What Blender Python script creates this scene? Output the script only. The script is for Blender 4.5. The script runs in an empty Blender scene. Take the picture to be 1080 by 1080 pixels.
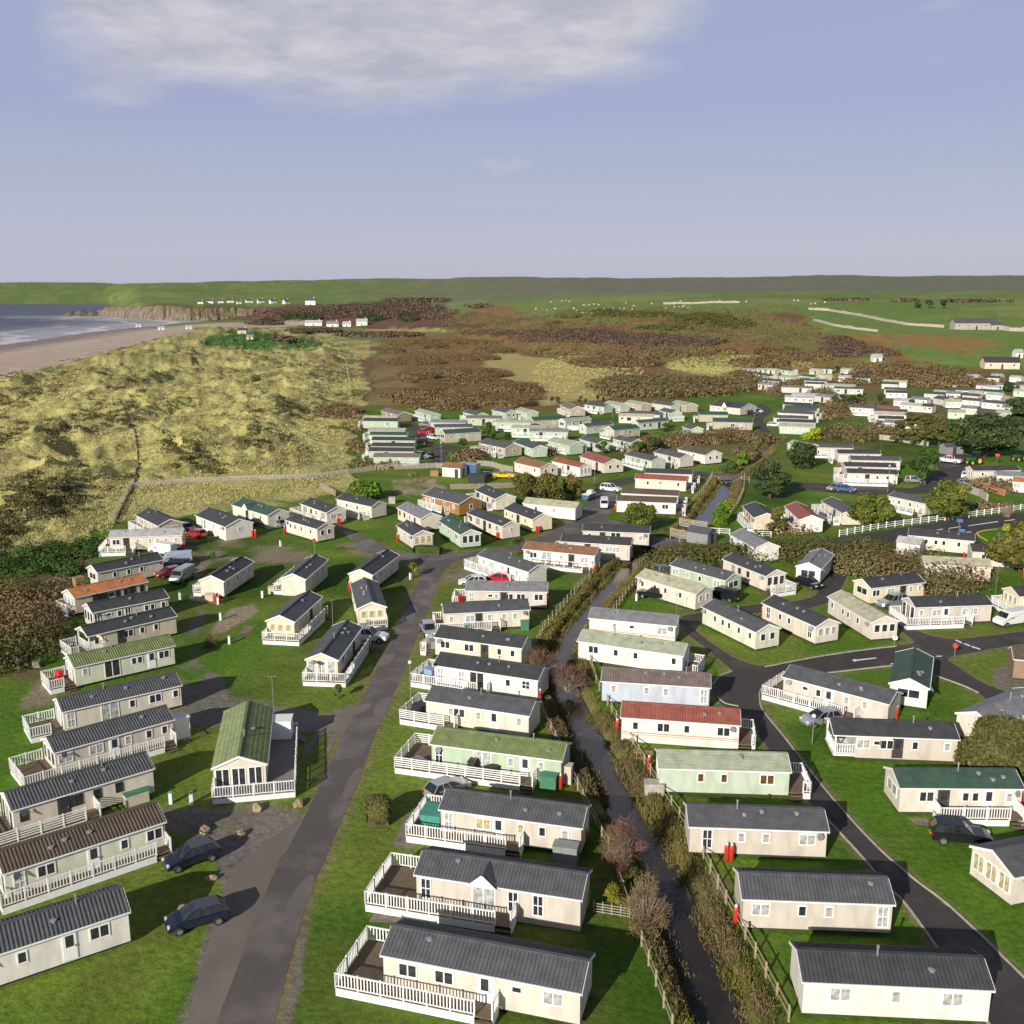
import bpy, math, random
import numpy as np
from math import radians as R
random.seed(7)
rng = np.random.default_rng(11)
scene = bpy.context.scene
col = scene.collection
D = bpy.data

# ------------------------------------------------------------------ camera
F, YH, HC = 1060.0, 303.0, 42.0            # focal length and horizon in 1080-px units, drone height in m
PITCH = math.atan((540 - YH) / F)
CP, SP = math.cos(PITCH), math.sin(PITCH)
cam = D.cameras.new("camera"); cam.sensor_width = 36; cam.lens = 36 * F / 1080
cam.clip_start = 1; cam.clip_end = 30000
camo = D.objects.new("camera", cam); col.objects.link(camo)
camo.location = (0, 0, HC); camo.rotation_euler = (R(90) - PITCH, 0, 0)
scene.camera = camo

def ray(px, py):
    u = (px - 540) / F; v = (py - 540) / F
    return u, CP - v * SP, -(v * CP + SP)
def flat(px, py, h=0.0):
    dx, dy, dz = ray(px, py)
    t = (h - HC) / dz
    return dx * t, dy * t
def project(X, Y, Zh):
    z = Y * CP + (HC - Zh) * SP
    yd = -Y * SP + (HC - Zh) * CP
    return 540 + F * X / z, 540 + F * yd / z

# zoom windows used while measuring the photograph
ZW = dict(a=(0,560,4.909),b=(0,740,4.595),c=(200,560,4.909),d=(200,730,4.408),e=(400,540,4.5),f=(380,730,4.154),
  g=(580,560,4.32),h=(600,750,4.696),i=(800,740,3.857),j=(800,560,3.857),k=(350,400,4.32),l=(560,400,4.0),
  m=(800,370,3.857),n=(0,420,4.909),o=(160,470,4.5),q=(780,375,7.2),r=(930,375,7.2),s=(930,460,7.2),
  t=(930,540,7.2),u=(700,500,7.2),v=(560,520,7.2),x=(420,400,7.2),y=(570,410,7.2),p=(0,0,1.0))
def P(zn, x, y):
    ox, oy, sc = ZW[zn]
    return ox + x / sc, oy + y / sc

# ------------------------------------------------------------------ noise
def _hash(ix, iy, seed):
    n = (ix.astype(np.int64) * 374761393 + iy.astype(np.int64) * 668265263 + seed * 982451653) & 0x7fffffff
    n = ((n ^ (n >> 13)) * 1274126177) & 0x7fffffff
    return ((n ^ (n >> 16)) & 0xffff) / 65535.0
def vnoise(x, y, seed=0):
    ix = np.floor(x); iy = np.floor(y); fx = x - ix; fy = y - iy
    ux = fx * fx * (3 - 2 * fx); uy = fy * fy * (3 - 2 * fy)
    a = _hash(ix, iy, seed); b = _hash(ix + 1, iy, seed); c = _hash(ix, iy + 1, seed); d = _hash(ix + 1, iy + 1, seed)
    return (a + (b - a) * ux) * (1 - uy) + (c + (d - c) * ux) * uy
def fbm(x, y, seed=0, n=4):
    s = 0; a = .5; 
    for k in range(n):
        s = s + a * vnoise(x * 2 ** k + 17.3 * k, y * 2 ** k - 9.1 * k, seed + k); a *= .5
    return s / (1 - .5 ** n)
def sstep(a, b, x):
    t = np.clip((x - a) / (b - a), 0, 1); return t * t * (3 - 2 * t)
def sdist(poly, X, Y):
    """signed distance, positive inside"""
    inside = np.zeros(X.shape, bool); d2 = np.full(X.shape, 1e18)
    n = len(poly)
    for i in range(n):
        x0, y0 = poly[i]; x1, y1 = poly[(i + 1) % n]
        ex, ey = x1 - x0, y1 - y0; l2 = ex * ex + ey * ey + 1e-12
        t = np.clip(((X - x0) * ex + (Y - y0) * ey) / l2, 0, 1)
        dx = X - x0 - t * ex; dy = Y - y0 - t * ey
        d2 = np.minimum(d2, dx * dx + dy * dy)
        c = (y0 > Y) != (y1 > Y)
        xi = x0 + (Y - y0) * ex / (ey if abs(ey) > 1e-9 else 1e-9)
        inside ^= c & (X < xi)
    d = np.sqrt(d2)
    return np.where(inside, d, -d)
def ldist(line, X, Y):
    d2 = np.full(X.shape, 1e18); best = np.zeros(X.shape)
    for i in range(len(line) - 1):
        x0, y0, w0 = line[i]; x1, y1, w1 = line[i + 1]
        ex, ey = x1 - x0, y1 - y0; l2 = ex * ex + ey * ey + 1e-12
        t = np.clip(((X - x0) * ex + (Y - y0) * ey) / l2, 0, 1)
        q = (X - x0 - t * ex) ** 2 + (Y - y0 - t * ey) ** 2
        m = q < d2; d2 = np.where(m, q, d2); best = np.where(m, w0 + (w1 - w0) * t, best)
    return np.sqrt(d2), best

# ------------------------------------------------------------------ terrain height
SEA = -4.0
SEA_POLY = [flat(x, y, SEA) for x, y in ((-1500,560),(-700,452),(-200,390),(0,364),(100,350),(180,341.8),(216,338.6),(180,337),(140,335),(103,333.5),(112,325),(130,321),(0,319.8),(-600,319.5),(-1500,320))]
DUNE_POLY = [flat(x, y) for x, y in ((-900,660),(0,602),(60,592),(104,582),(120,552),(138,516),(240,500),(330,496),(366,488),(362,430),(385,380),(372,362),(330,352),(232,346),(180,353),(100,375),(0,400),(-900,520))]
RIVER = []
for x, y, w in ((770,1090,2.6),(735,1010,2.6),(712,960,2.5),(688,900,2.5),(655,845,2.5),(632,800,2.5),(612,765,2.6),(596,730,2.5),(590,700,2.4),(604,668,2.6),(632,632,2.6),(662,600,2.8),(690,580,2.6),(722,565,2.8),(742,550,3.4),(755,532,4.2),(764,518,3.4),(768,505,2.4),(782,495,2.2),(803,482,2.4),(808,472,2.2),(822,462,2)):
    X, Y = flat(x, y, -.5); RIVER.append((X, Y, w * .84))
HB = [(-400,329,322,1.06),(100,330,323,1.05),(150,332.5,322,1.06),(200,333.2,321,1.08),(262,335,319,1.2),(300,341,318,1.28),(400,345,316.5,1.35),(470,352,316,1.6),(540,368,315,1.75),(600,380,314,1.8),(800,390,314,1.8),(1080,396,314.5,1.8),(1600,400,315,1.8)]
_hx, _hb, _hc, _hr = (np.array(c, float) for c in zip(*HB))
def height(X, Y):
    X = np.asarray(X, float); Y = np.asarray(Y, float)
    Ys = np.maximum(Y, 1)
    px = 540 + F * X / (Ys * CP + 20 * SP)
    yb = np.interp(px, _hx, _hb); yc = np.interp(px, _hx, _hc); rt = np.interp(px, _hx, _hr)
    Yb = HC * 1087 / (yb - YH) ; Yc = Yb * rt
    hc = HC - (yc - YH) * Yc / 1087
    u = np.clip((Y - Yb) / (Yc - Yb), 0, 1)
    land = sstep(106, 150, px)
    h = hc * (1 - (1 - u) ** 1.5) * sstep(0, .12, u) * land
    h = h + np.clip(Y - Yc, 0, 3000) * .0135 * land
    h = h + u * (fbm(X / 90, Y / 90, 3) - .5) * 7 * land
    h = h + sstep(1300, 3000, Y) * (fbm(X / 800 + 2, Y / 1500, 7, 3) - .42) * 75 * sstep(-300, 400, px)
    far = sstep(3150, 3400, Y) * (1 - land)
    h = h + far * (12 + np.clip(Y - 3400, 0, 3000) * .018)
    ds = sdist(SEA_POLY, X, Y)
    dd = sdist(DUNE_POLY, X, Y)
    # dunes
    m = sstep(2, 26, dd)
    big = 1 - np.abs(2 * fbm(X / 42 + .3, Y / 60, 21, 3) - 1)
    mid = 1 - np.abs(2 * fbm(X / 11, Y / 15, 31, 3) - 1)
    sml = fbm(X / 2.6, Y / 3.6, 41, 3)
    fade = 1 / (1 + np.maximum(Y - 150, 0) / 260)
    h = h + m * ((big ** 2 - .35) * 6.5 + (mid ** 2 - .4) * 2.8) + sstep(0, 8, dd) * ((sml - .5) * 1.4 + (fbm(X / 5.5, Y / 6.5, 45, 3) - .5) * 1.7)
    # beach and sea bed
    bw = np.clip(-dd, 0, None)
    beach = (ds > -1e5) & (dd < 0)
    shore = sstep(0, 55, np.where((px < 330) & (Y > 90), bw, 0)) * (ds > -130) 
    tb = np.clip(ds + 130, 0, 130) / 130
    left = (1 - sstep(200, 330, px)) * (Y < 1700)
    h = h + np.where(left > 0, -3.9 * np.minimum(np.where(dd < 0, 1, 0), sstep(0, 1, np.clip(1 + ds / 110, 0, 1))) * sstep(0, 1, left) * sstep(250, 420, Y), 0)
    h = np.where(ds > 0, SEA - .1 - 3 * sstep(0, 60, ds) + (h - h), h)
    # stream
    dr, w = ldist(RIVER, X, Y)
    h = h - 1.5 * (1 - sstep(w * .45, w * .5 + 1.3, dr))
    return h
def at(px, py):
    """a pixel of the photograph -> the point of the ground it shows"""
    dx, dy, dz = ray(px, py)
    x, y = flat(px, py)
    if dz < -1e-4 and y < 330 and x > -50 - .05 * y: return x, y, 0.0
    ts = 45 * (1.004 ** np.arange(1150)); 
    X = dx * ts; Y = dy * ts; H = HC + dz * ts
    g = height(X, Y); k = int(np.argmax(H < g))
    if k == 0: return float(X[-1]), float(Y[-1]), float(g[-1])
    a = (H[k-1] - g[k-1]) / ((H[k-1] - g[k-1]) - (H[k] - g[k]) + 1e-9)
    t = ts[k-1] + a * (ts[k] - ts[k-1])
    x, y = dx * t, dy * t
    return x, y, float(height(np.array([x]), np.array([y]))[0])

# ------------------------------------------------------------------ materials
def nt(name):
    m = D.materials.new(name); m.use_nodes = True
    t = m.node_tree; return m, t, t.nodes["Principled BSDF"]
def lk(t, a, b): t.links.new(a, b)
def noise(t, scale, detail=4, vec=None, rough=.55):
    n = t.nodes.new("ShaderNodeTexNoise"); n.inputs["Scale"].default_value = scale
    n.inputs["Detail"].default_value = detail; n.inputs["Roughness"].default_value = rough
    if vec is not None: lk(t, vec, n.inputs["Vector"])
    return n
def coord(t, kind="Object"):
    return t.nodes.new("ShaderNodeTexCoord").outputs[kind]
def vscale(t, vec, s):
    m = t.nodes.new("ShaderNodeMapping"); m.inputs["Scale"].default_value = s; lk(t, vec, m.inputs["Vector"]); return m.outputs[0]
def mixc(t, fac, a, b, mode="MIX"):
    n = t.nodes.new("ShaderNodeMix"); n.data_type = "RGBA"; n.blend_type = mode
    for s, v in ((0, fac), (6, a), (7, b)):
        if hasattr(v, "links"): lk(t, v, n.inputs[s])
        elif s == 0: n.inputs[0].default_value = v
        else: n.inputs[s].default_value = (*v, 1)
    return n.outputs[2]
def ramp(t, fac, stops):
    n = t.nodes.new("ShaderNodeValToRGB"); lk(t, fac, n.inputs[0])
    e = n.color_ramp.elements
    while len(e) < len(stops): e.new(.5)
    for k, (p, c) in enumerate(stops):
        e[k].position = p; e[k].color = (*((c,) * 3 if not hasattr(c, "__len__") else c), 1)
    return n.outputs[0]
def bump(t, b, h, strength=.5, dist=.02):
    n = t.nodes.new("ShaderNodeBump"); n.inputs["Strength"].default_value = strength; n.inputs["Distance"].default_value = dist
    lk(t, h, n.inputs["Height"]); lk(t, n.outputs[0], b.inputs["Normal"])
def simple(name, c, rough=.6, var=.18, scale=3, metal=0, spec=.4):
    m, t, b = nt(name)
    n = noise(t, scale, 4, coord(t))
    f = ramp(t, n.outputs[0], [(.3, 1 - var), (.7, 1 + var * .5)])
    lk(t, mixc(t, 1, c, f, "MULTIPLY"), b.inputs["Base Color"])
    b.inputs["Roughness"].default_value = rough; b.inputs["Metallic"].default_value = metal
    b.inputs["Specular IOR Level"].default_value = spec
    return m
def wall_mat(name, c, board=.16, vertical=False):
    m, t, b = nt(name); o = coord(t)
    n = noise(t, 1.3, 5, vscale(t, o, (1, 1, .35)))
    n2 = noise(t, .35, 2, o)
    f = ramp(t, n.outputs[0], [(.3, .80), (.55, 1.0), (.7, 1.05)])
    c1 = mixc(t, 1, c, f, "MULTIPLY")
    c2 = mixc(t, 1, c1, ramp(t, n2.outputs[0], [(.3, (.93, .93, .95)), (.7, (1.03, 1.02, 1))]), "MULTIPLY")
    lk(t, c2, b.inputs["Base Color"]); b.inputs["Roughness"].default_value = .62
    w = t.nodes.new("ShaderNodeTexWave"); w.wave_profile = "SAW"; w.bands_direction = "X" if vertical else "Z"
    w.inputs["Scale"].default_value = 1 / board / 2 / math.pi * math.pi * .32; lk(t, o, w.inputs["Vector"])
    bump(t, b, w.outputs["Fac"], .55, .03)
    return m
def roof_mat(name, c, rib=True, rough=.55, moss=0.0):
    m, t, b = nt(name); o = coord(t)
    n = noise(t, 1.1, 6, o); n2 = noise(t, 9, 3, vscale(t, o, (3, .4, 1)))
    c1 = mixc(t, 1, c, ramp(t, n.outputs[0], [(.28, .72), (.5, 1), (.75, 1.3)]), "MULTIPLY")
    c1 = mixc(t, 1, c1, ramp(t, n2.outputs[0], [(.3, .85), (.7, 1.12)]), "MULTIPLY")
    lk(t, c1, b.inputs["Base Color"]); b.inputs["Roughness"].default_value = rough
    w = t.nodes.new("ShaderNodeTexWave"); w.bands_direction = "Y"; w.wave_profile = "SAW"
    w.inputs["Scale"].default_value = .95; lk(t, o, w.inputs["Vector"])
    if rib: bump(t, b, w.outputs["Fac"], .7, .04)
    else: bump(t, b, n2.outputs[0], .3, .02)
    return m
WALL = {k: wall_mat("cladding_" + k, c, v) for k, c, v in (
    ("cream", (.67,.61,.51), .16), ("white", (.75,.72,.65), .16), ("yellow", (.74,.66,.47), .16), ("pink", (.58,.525,.455), .16),
    ("sage", (.66,.68,.53), .16), ("mint", (.50,.585,.46), .16), ("beige", (.66,.56,.44), .16), ("blue", (.50,.55,.63), .16),
    ("olive", (.27,.25,.15), .16), ("taupe", (.45,.40,.30), .16), ("wood", (.36,.19,.06), .16), ("green", (.42,.525,.38), .16),("brown",(.30,.20,.13),.16))}
ROOF = {k: roof_mat("roof_" + k, c, rb, ro) for k, c, rb, ro in (
    ("dark", (.050,.052,.056), True, .6), ("slate", (.082,.085,.092), True, .6), ("grey", (.20,.20,.21), False, .5), ("green", (.155,.20,.075), True, .6),
    ("fir", (.045,.085,.06), True, .6), ("red", (.27,.085,.06), True, .65), ("orange", (.42,.16,.055), True, .65), ("brown", (.10,.075,.055), True, .6),
    ("pale", (.42,.40,.28), False, .55), ("light", (.40,.40,.40), False, .45), ("rust", (.24,.12,.07), True, .6), ("lichen", (.33,.36,.26), True, .6), ("mauve", (.17,.13,.125), True, .6))}
M = dict(
    trim=simple("white_upvc", (.82,.82,.80), .4, .08), skirt=simple("skirting_paint", (.78,.76,.72), .6, .2, 2),
    dark=simple("dark_chassis", (.05,.045,.04), .8), deckwood=simple("deck_boards", (.16,.115,.075), .8, .35, 5),
    deckgrey=simple("grey_deck_boards", (.22,.20,.19), .8, .3, 5),
    red=simple("gas_bottle_red", (.48,.04,.022), .4, .15), steel=simple("galvanised_steel", (.45,.46,.47), .4, .15, 6, .6),
    brass=simple("valve_brass", (.5,.45,.35), .35, .1, 6, .7), rubber=simple("tyre_rubber", (.02,.02,.02), .8),
    rim=simple("wheel_alloy", (.5,.5,.52), .3, .1, 9, .8), lamp=simple("headlight_lens", (.7,.7,.72), .15, .05), tail=simple("tail_light", (.35,.01,.01), .25, .1),
    plank=simple("weathered_fence_wood", (.34,.28,.21), .85, .35, 4), post=simple("post_wood", (.38,.31,.20), .85, .35, 6),
    greywood=simple("silvered_wood", (.40,.36,.30), .85, .3, 4),
    rock=simple("sandstone", (.38,.28,.17), .9, .4, 3), slab=simple("weathered_slab", (.21,.175,.135), .9, .4, 2), concrete=simple("concrete_slab", (.42,.39,.34), .9, .3, 2),
    bark=simple("bark", (.12,.09,.06), .9, .4, 8), palebark=simple("pale_bark", (.30,.25,.18), .9, .4, 8),
    plastic=simple("beige_plastic", (.55,.48,.38), .6), green_plastic=simple("green_plastic", (.06,.20,.11), .5), black_plastic=simple("black_plastic", (.03,.03,.03), .5),
    stone=simple("rubble_stone", (.40,.36,.30), .9, .4, 1.5), bluepaint=simple("blue_paint", (.06,.12,.35), .5), yellowpaint=simple("yellow_paint", (.75,.55,.04), .5),
    whitepaint=simple("white_paint", (.8,.8,.78), .5, .1), redpaint=simple("red_paint", (.6,.03,.03), .45), greenpaint=simple("green_paint", (.03,.16,.04), .4), terracotta=simple("terracotta", (.42,.19,.09), .8),
    cable=simple("grey_metal", (.25,.26,.27), .5), table=simple("table_wood", (.33,.21,.11), .8, .3, 5), bag=simple("blue_cover", (.25,.35,.55), .6), tealcover=simple("teal_cover", (.06,.28,.22), .6))
def glass(name, c, rough=.08):
    m, t, b = nt(name)
    n = noise(t, 2.3, 2, coord(t)); lk(t, mixc(t, 1, c, ramp(t, n.outputs[0], [(.35, .55), (.65, 1.25)]), "MULTIPLY"), b.inputs["Base Color"])
    b.inputs["Roughness"].default_value = rough; b.inputs["Specular IOR Level"].default_value = .7
    return m
G = dict(dark=glass("window_glass_dark", (.035,.038,.045)), pale=glass("window_glass_curtained", (.42,.42,.41), .12), blind=glass("window_glass_blind", (.48,.40,.22), .15), brown=glass("window_glass_brown", (.14,.07,.03)), smoked=glass("car_glass", (.02,.022,.027), .05))

# ------------------------------------------------------------------ mesh helpers
class MB:
    def __init__(s): s.v = []; s.f = []
    def quad(s, *p):
        n = len(s.v); s.v += [tuple(q) for q in p]; s.f.append(tuple(range(n, n + len(p)))); return s
    def box(s, x0, x1, y0, y1, z0, z1):
        n = len(s.v)
        s.v += [(x0,y0,z0),(x1,y0,z0),(x1,y1,z0),(x0,y1,z0),(x0,y0,z1),(x1,y0,z1),(x1,y1,z1),(x0,y1,z1)]
        s.f += [tuple(n + i for i in q) for q in ((3,2,1,0),(4,5,6,7),(0,1,5,4),(1,2,6,5),(2,3,7,6),(3,0,4,7))]; return s
    def bar(s, a, b, w, h=None, up=(0,0,1)):
        """square bar from a to b"""
        h = w if h is None else h
        a = np.array(a, float); b = np.array(b, float); d = b - a; d /= np.linalg.norm(d) + 1e-12
        u = np.array(up, float)
        if abs(d @ u) > .95: u = np.array((0., 1., 0.))
        r = np.cross(d, u); r /= np.linalg.norm(r); q = np.cross(r, d)
        n = len(s.v)
        for e in (a, b):
            for i, j in ((-1,-1),(1,-1),(1,1),(-1,1)): s.v.append(tuple(e + r * i * w / 2 + q * j * h / 2))
        s.f += [tuple(n + i for i in t) for t in ((0,1,2,3),(7,6,5,4),(0,4,5,1),(1,5,6,2),(2,6,7,3),(3,7,4,0))]; return s
    def tube(s, pts, rad, k=8, cap=True):
        pts = [np.array(p, float) for p in pts]
        rad = [rad] * len(pts) if not hasattr(rad, "__len__") else rad
        n = len(s.v)
        for i, p in enumerate(pts):
            d = pts[min(i + 1, len(pts) - 1)] - pts[max(i - 1, 0)]; d /= np.linalg.norm(d) + 1e-12
            u = np.array((0., 0., 1.)) if abs(d[2]) < .9 else np.array((1., 0., 0.))
            r = np.cross(d, u); r /= np.linalg.norm(r); q = np.cross(r, d)
            for j in range(k):
                a = 2 * math.pi * j / k; s.v.append(tuple(p + (r * math.cos(a) + q * math.sin(a)) * rad[i]))
        for i in range(len(pts) - 1):
            for j in range(k):
                s.f.append((n + i*k + j, n + i*k + (j+1) % k, n + (i+1)*k + (j+1) % k, n + (i+1)*k + j))
        if cap:
            s.f.append(tuple(n + j for j in reversed(range(k)))); s.f.append(tuple(n + (len(pts)-1)*k + j for j in range(k)))
        return s
    def lathe(s, prof, k=12, c=(0,0,0)):
        n = len(s.v)
        for r, z in prof:
            for j in range(k):
                a = 2 * math.pi * j / k; s.v.append((c[0] + r * math.cos(a), c[1] + r * math.sin(a), c[2] + z))
        for i in range(len(prof) - 1):
            for j in range(k): s.f.append((n+i*k+j, n+i*k+(j+1)%k, n+(i+1)*k+(j+1)%k, n+(i+1)*k+j))
        s.f.append(tuple(n + j for j in reversed(range(k)))); s.f.append(tuple(n + (len(prof)-1)*k + j for j in range(k)))
        return s
    def mesh(s, name, mat, smooth=False):
        me = D.meshes.new(name); me.from_pydata(s.v, [], s.f); me.materials.append(mat)
        if smooth: me.polygons.foreach_set("use_smooth", [True] * len(me.polygons))
        me.update(); return me
    def build(s, name, mat, parent=None, smooth=False): return put(name, s.mesh(name, mat, smooth), parent)
def put(name, me, parent=None, loc=None, rz=None):
    o = D.objects.new(name, me); col.objects.link(o)
    if parent is not None: o.parent = parent
    if loc is not None: o.location = loc
    if rz is not None: o.rotation_euler = (0, 0, rz)
    return o
USED = {}
def tag(o, label, cat, group=None, kind=None):
    import re
    if label and len(re.findall(r"[A-Za-z0-9']+", label)) > 16: print("LONG", label)
    if label: o["label"] = label
    if cat: o["category"] = cat
    if group: o["group"] = group
    if kind: o["kind"] = kind
    return o
def empty(name, loc, rz=0.0, label=None, cat=None, group=None):
    o = D.objects.new(name, None); col.objects.link(o); o.location = loc; o.rotation_euler = (0, 0, rz)
    o.empty_display_size = .5
    return tag(o, label, cat, group)
def copy_tree(o, parent=None):
    c = o.copy(); col.objects.link(c); c.parent = parent
    for ch in list(o.children): copy_tree(ch, c)
    return c
def struct(o, kind="structure"): o["kind"] = kind; return o
# ------------------------------------------------------------------ ground: one terrain sheet, land cover as colour per vertex
def terrain():
    v = np.concatenate([np.arange(840, 300, -1.6), np.arange(300, 60, -.85), np.arange(60, 13, -1.0)])
    Ys = np.concatenate([[-160, -60, 10, 30, 44], HC * 1087 / v, [3600, 3900, 4300, 4800, 5600, 7000, 9000]])
    T = np.arange(-1.05, 1.0501, 1.75 / 1060)
    Yg, Tg = np.meshgrid(Ys, T, indexing="ij")
    Xg = Tg * np.maximum(Yg, 0) + Tg * 60 * np.clip((60 - Yg) / 60, 0, 4) + Tg * 12
    Zg = height(Xg, Yg)
    nr, nc = Xg.shape
    px, py = project(Xg, np.maximum(Yg, 30), Zg)
    # ragged edges for the land cover
    j1 = fbm(Xg / 9, Yg / 9, 61, 3) - .5; j2 = fbm(Xg / 9 + 40, Yg / 9, 71, 3) - .5
    sc = np.clip((py - YH) / 42, .35, 8)
    # beyond ~300 m jitter shrinks with the picture scale
    w1 = fbm(Xg / 34, Yg / 60, 63, 4) - .5; w2 = fbm(Xg / 34 + 8, Yg / 60, 65, 4) - .5; farj = sstep(200, 330, Yg)
    jx = px + j1 * sc * 9 + w1 * farj * 60; jy = py + j2 * sc * 4 + w2 * farj * 16 * np.clip((py - YH) / 60, .2, 1.2)
    C = np.zeros((nr, nc, 3)); 
    def paint(poly, c, soft=0.0):
        d = sdist(poly, jx, jy)
        a = (d > 0).astype(float) if soft == 0 else sstep(-soft, soft, d)
        C[:] = C * (1 - a[..., None]) + np.array(c) * a[..., None]
        return a
    big = fbm(Xg / 60, Yg / 60, 5, 4); med = fbm(Xg / 14, Yg / 14, 6, 4); fine = fbm(Xg / 3.2, Yg / 3.2, 8, 3)
    fld = np.array((.135,.20,.045)); fld2 = np.array((.28,.27,.10))
    C[:] = fld
    a = sstep(.5, .62, big)[..., None]; C[:] = C * (1 - a * .45) + fld2 * a * .45
    # distant moor and woods beyond the crest
    farm = sstep(950, 1500, Yg) * sstep(250, 640, px + 200 * (big - .5)); C[:] = C * (1 - farm[..., None] * .75) + np.array((.16,.145,.13)) * farm[..., None] * .75
    # park lawn
    lawn = np.array((.082,.170,.014))
    PARK = [(-900,1500),(-900,640),(0,600),(110,560),(130,548),(375,512),(372,428),(520,424),(690,440),(780,392),(905,380),(1080,388),(1900,400),(1900,1500)]
    paint(PARK, lawn, 3)
    ml = (sdist(PARK, px, py) > 0)[..., None]
    dry = sstep(.5, .68, med)[..., None]; C[:] = np.where(ml, C * (1 - dry * .42) + np.array((.165,.195,.035)) * dry * .55, C)
    dk = sstep(.55, .7, fbm(Xg / 25, Yg / 25, 15, 4))[..., None]; C[:] = np.where(ml, C * (1 - dk * .36), C)
    ol = sstep(.52, .66, fbm(Xg / 5, Yg / 7, 19, 4))[..., None]; C[:] = np.where(ml, C * (1 - ol * .4) + np.array((.13,.145,.03)) * ol * .4, C)
    # dune grass
    DG = [(-1500,690),(0,604),(60,593),(105,584),(118,556),(128,550),(205,540),(360,524),(378,508),(376,430),(400,384),(394,360),(330,350),(225,343),(180,352),(100,374),(0,399),(-900,520)]
    a = paint(DG, (.46,.425,.165), 2)
    DM = a.copy(); dn = fbm(Xg / 7, Yg / 10, 51, 4)
    g1 = (a * sstep(.50, .66, dn) * .5)[..., None]; C[:] = C * (1 - g1) + np.array((.25,.25,.08)) * g1
    g2 = (a * sstep(.58, .74, fbm(Xg / 16, Yg / 26, 53, 4)) * .6)[..., None]; C[:] = C * (1 - g2) + np.array((.12,.12,.05)) * g2
    g3 = (a * sstep(.60, .72, fbm(Xg / 20 + 9, Yg / 34, 57, 4)) * .5)[..., None]; C[:] = C * (1 - g3) + np.array((.17,.105,.055)) * g3
    # thin trodden paths through the dunes
    for pl in ([(222,367),(236,385),(228,402),(210,420),(214,450),(206,470)], [(140,514),(118,500),(104,480),(96,500),(80,525),(20,520),(-60,530)], [(60,430),(90,420),(130,424),(170,414)], [(300,505),(280,470),(262,440),(268,410),(290,380)], [(104,470),(106,485),(98,502)]):
        dl, _w = ldist([(*flat(x, y), 1.0) for x, y in pl], Xg, Yg); g = (a * (1 - sstep(.3, 1.1, dl + j1)) * .6)[..., None]
        C[:] = C * (1 - g) + np.array((.13,.125,.05)) * g
    # darker scrubby ground at the left edge of the park
    paint([(-900,900),(-900,640),(0,606),(70,594),(112,588),(90,612),(78,650),(40,690),(0,720)], (.115,.095,.045), 6)
    paint([(-500,575),(-100,574),(0,572),(60,580),(112,588),(108,593),(50,592),(0,588),(-300,590)], (.26,.20,.11), 3)
    fpk = [(770,394),(905,382),(1080,390),(1500,392),(1500,440),(1080,438),(1010,452),(930,446),(880,440),(860,424),(820,420),(790,410)]
    a = (sstep(-2, 3, sdist(fpk, jx, jy)) * (.45 + .5 * sstep(.40, .56, med)))[..., None]; C[:] = C * (1 - a) + np.array((.15,.125,.055)) * a
    fp2 = [(660,458),(776,452),(800,470),(840,462),(930,448),(935,470),(860,478),(800,486),(720,476),(660,482)]
    a = (sstep(-2, 3, sdist(fp2, jx, jy)) * .7 * sstep(.36, .54, med))[..., None]; C[:] = C * (1 - a) + np.array((.14,.12,.05)) * a
    # brown plain of bracken between dunes and hill
    pale = (.40,.345,.13)
    paint([(372,432),(386,400),(402,362),(470,350),(545,366),(600,376),(800,386),(905,384),(940,402),(905,414),(790,396),(700,440),(520,430)], (.205,.12,.056), 2)
    brk = ((py > 345) & (py < 440) & (px > 390) & (px < 930))[..., None]
    b2 = sstep(.48, .66, fbm(Xg / 30, Yg / 55, 81, 4))[..., None]; C[:] = np.where(brk & (ml == 0), C * (1 - b2 * .5) + np.array((.11,.075,.035)) * b2 * .5, C)
    b3 = sstep(.50, .62, fbm(Xg / 16 + 5, Yg / 30, 83, 4))[..., None]; C[:] = np.where(brk & (ml == 0), C * (1 - b3 * .55) + np.array((.27,.235,.09)) * b3 * .55, C)
    b4 = sstep(.55, .68, fbm(Xg / 20 - 7, Yg / 36, 85, 4))[..., None]; C[:] = np.where(brk & (ml == 0), C * (1 - b4 * .5) + np.array((.13,.135,.045)) * b4 * .5, C)
    paint([(516,372),(560,366),(600,372),(612,384),(640,392),(648,412),(640,424),(570,426),(562,416),(580,406),(540,398),(514,386)], pale, 2)
    paint([(668,382),(700,376),(760,378),(830,384),(905,388),(880,398),(830,398),(770,401),(700,392)], pale, 2)
    paint([(420,345),(460,344),(470,349),(430,352),(380,352)], pale, 1)
    # the hill behind: heath, bracken and grass
    paint([(545,370),(470,352),(474,334),(510,324),(560,322),(620,330),(720,332),(840,330),(866,346),(915,356),(975,380),(905,386),(800,389),(600,379)], (.21,.12,.05), 1.5)
    hz_ = (sdist([(470,352),(474,330),(600,318),(850,324),(866,346),(975,382),(800,391),(600,382)], px, py) > 0)
    g = (hz_ * sstep(.42, .56, fbm(Xg / 34 + 3, Yg / 60, 91, 4)) * .85)[..., None]; C[:] = C * (1 - g) + np.array((.17,.175,.05)) * g
    g = (hz_ * sstep(.56, .66, fbm(Xg / 22 + 3, Yg / 40, 95, 4)) * .7)[..., None]; C[:] = C * (1 - g) + np.array((.13,.07,.05)) * g
    paint([(560,330),(640,326),(700,330),(690,336),(600,344)], (.17,.20,.05), 3)
    paint([(540,322),(600,318.5),(720,318),(840,321),(850,330),(760,329),(700,333),(640,337),(580,334)], (.15,.20,.05), 2)
    paint([(885,354),(930,352),(1010,364),(1080,372),(1200,378),(1080,378),(960,368)], (.27,.16,.06), 2)
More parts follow.
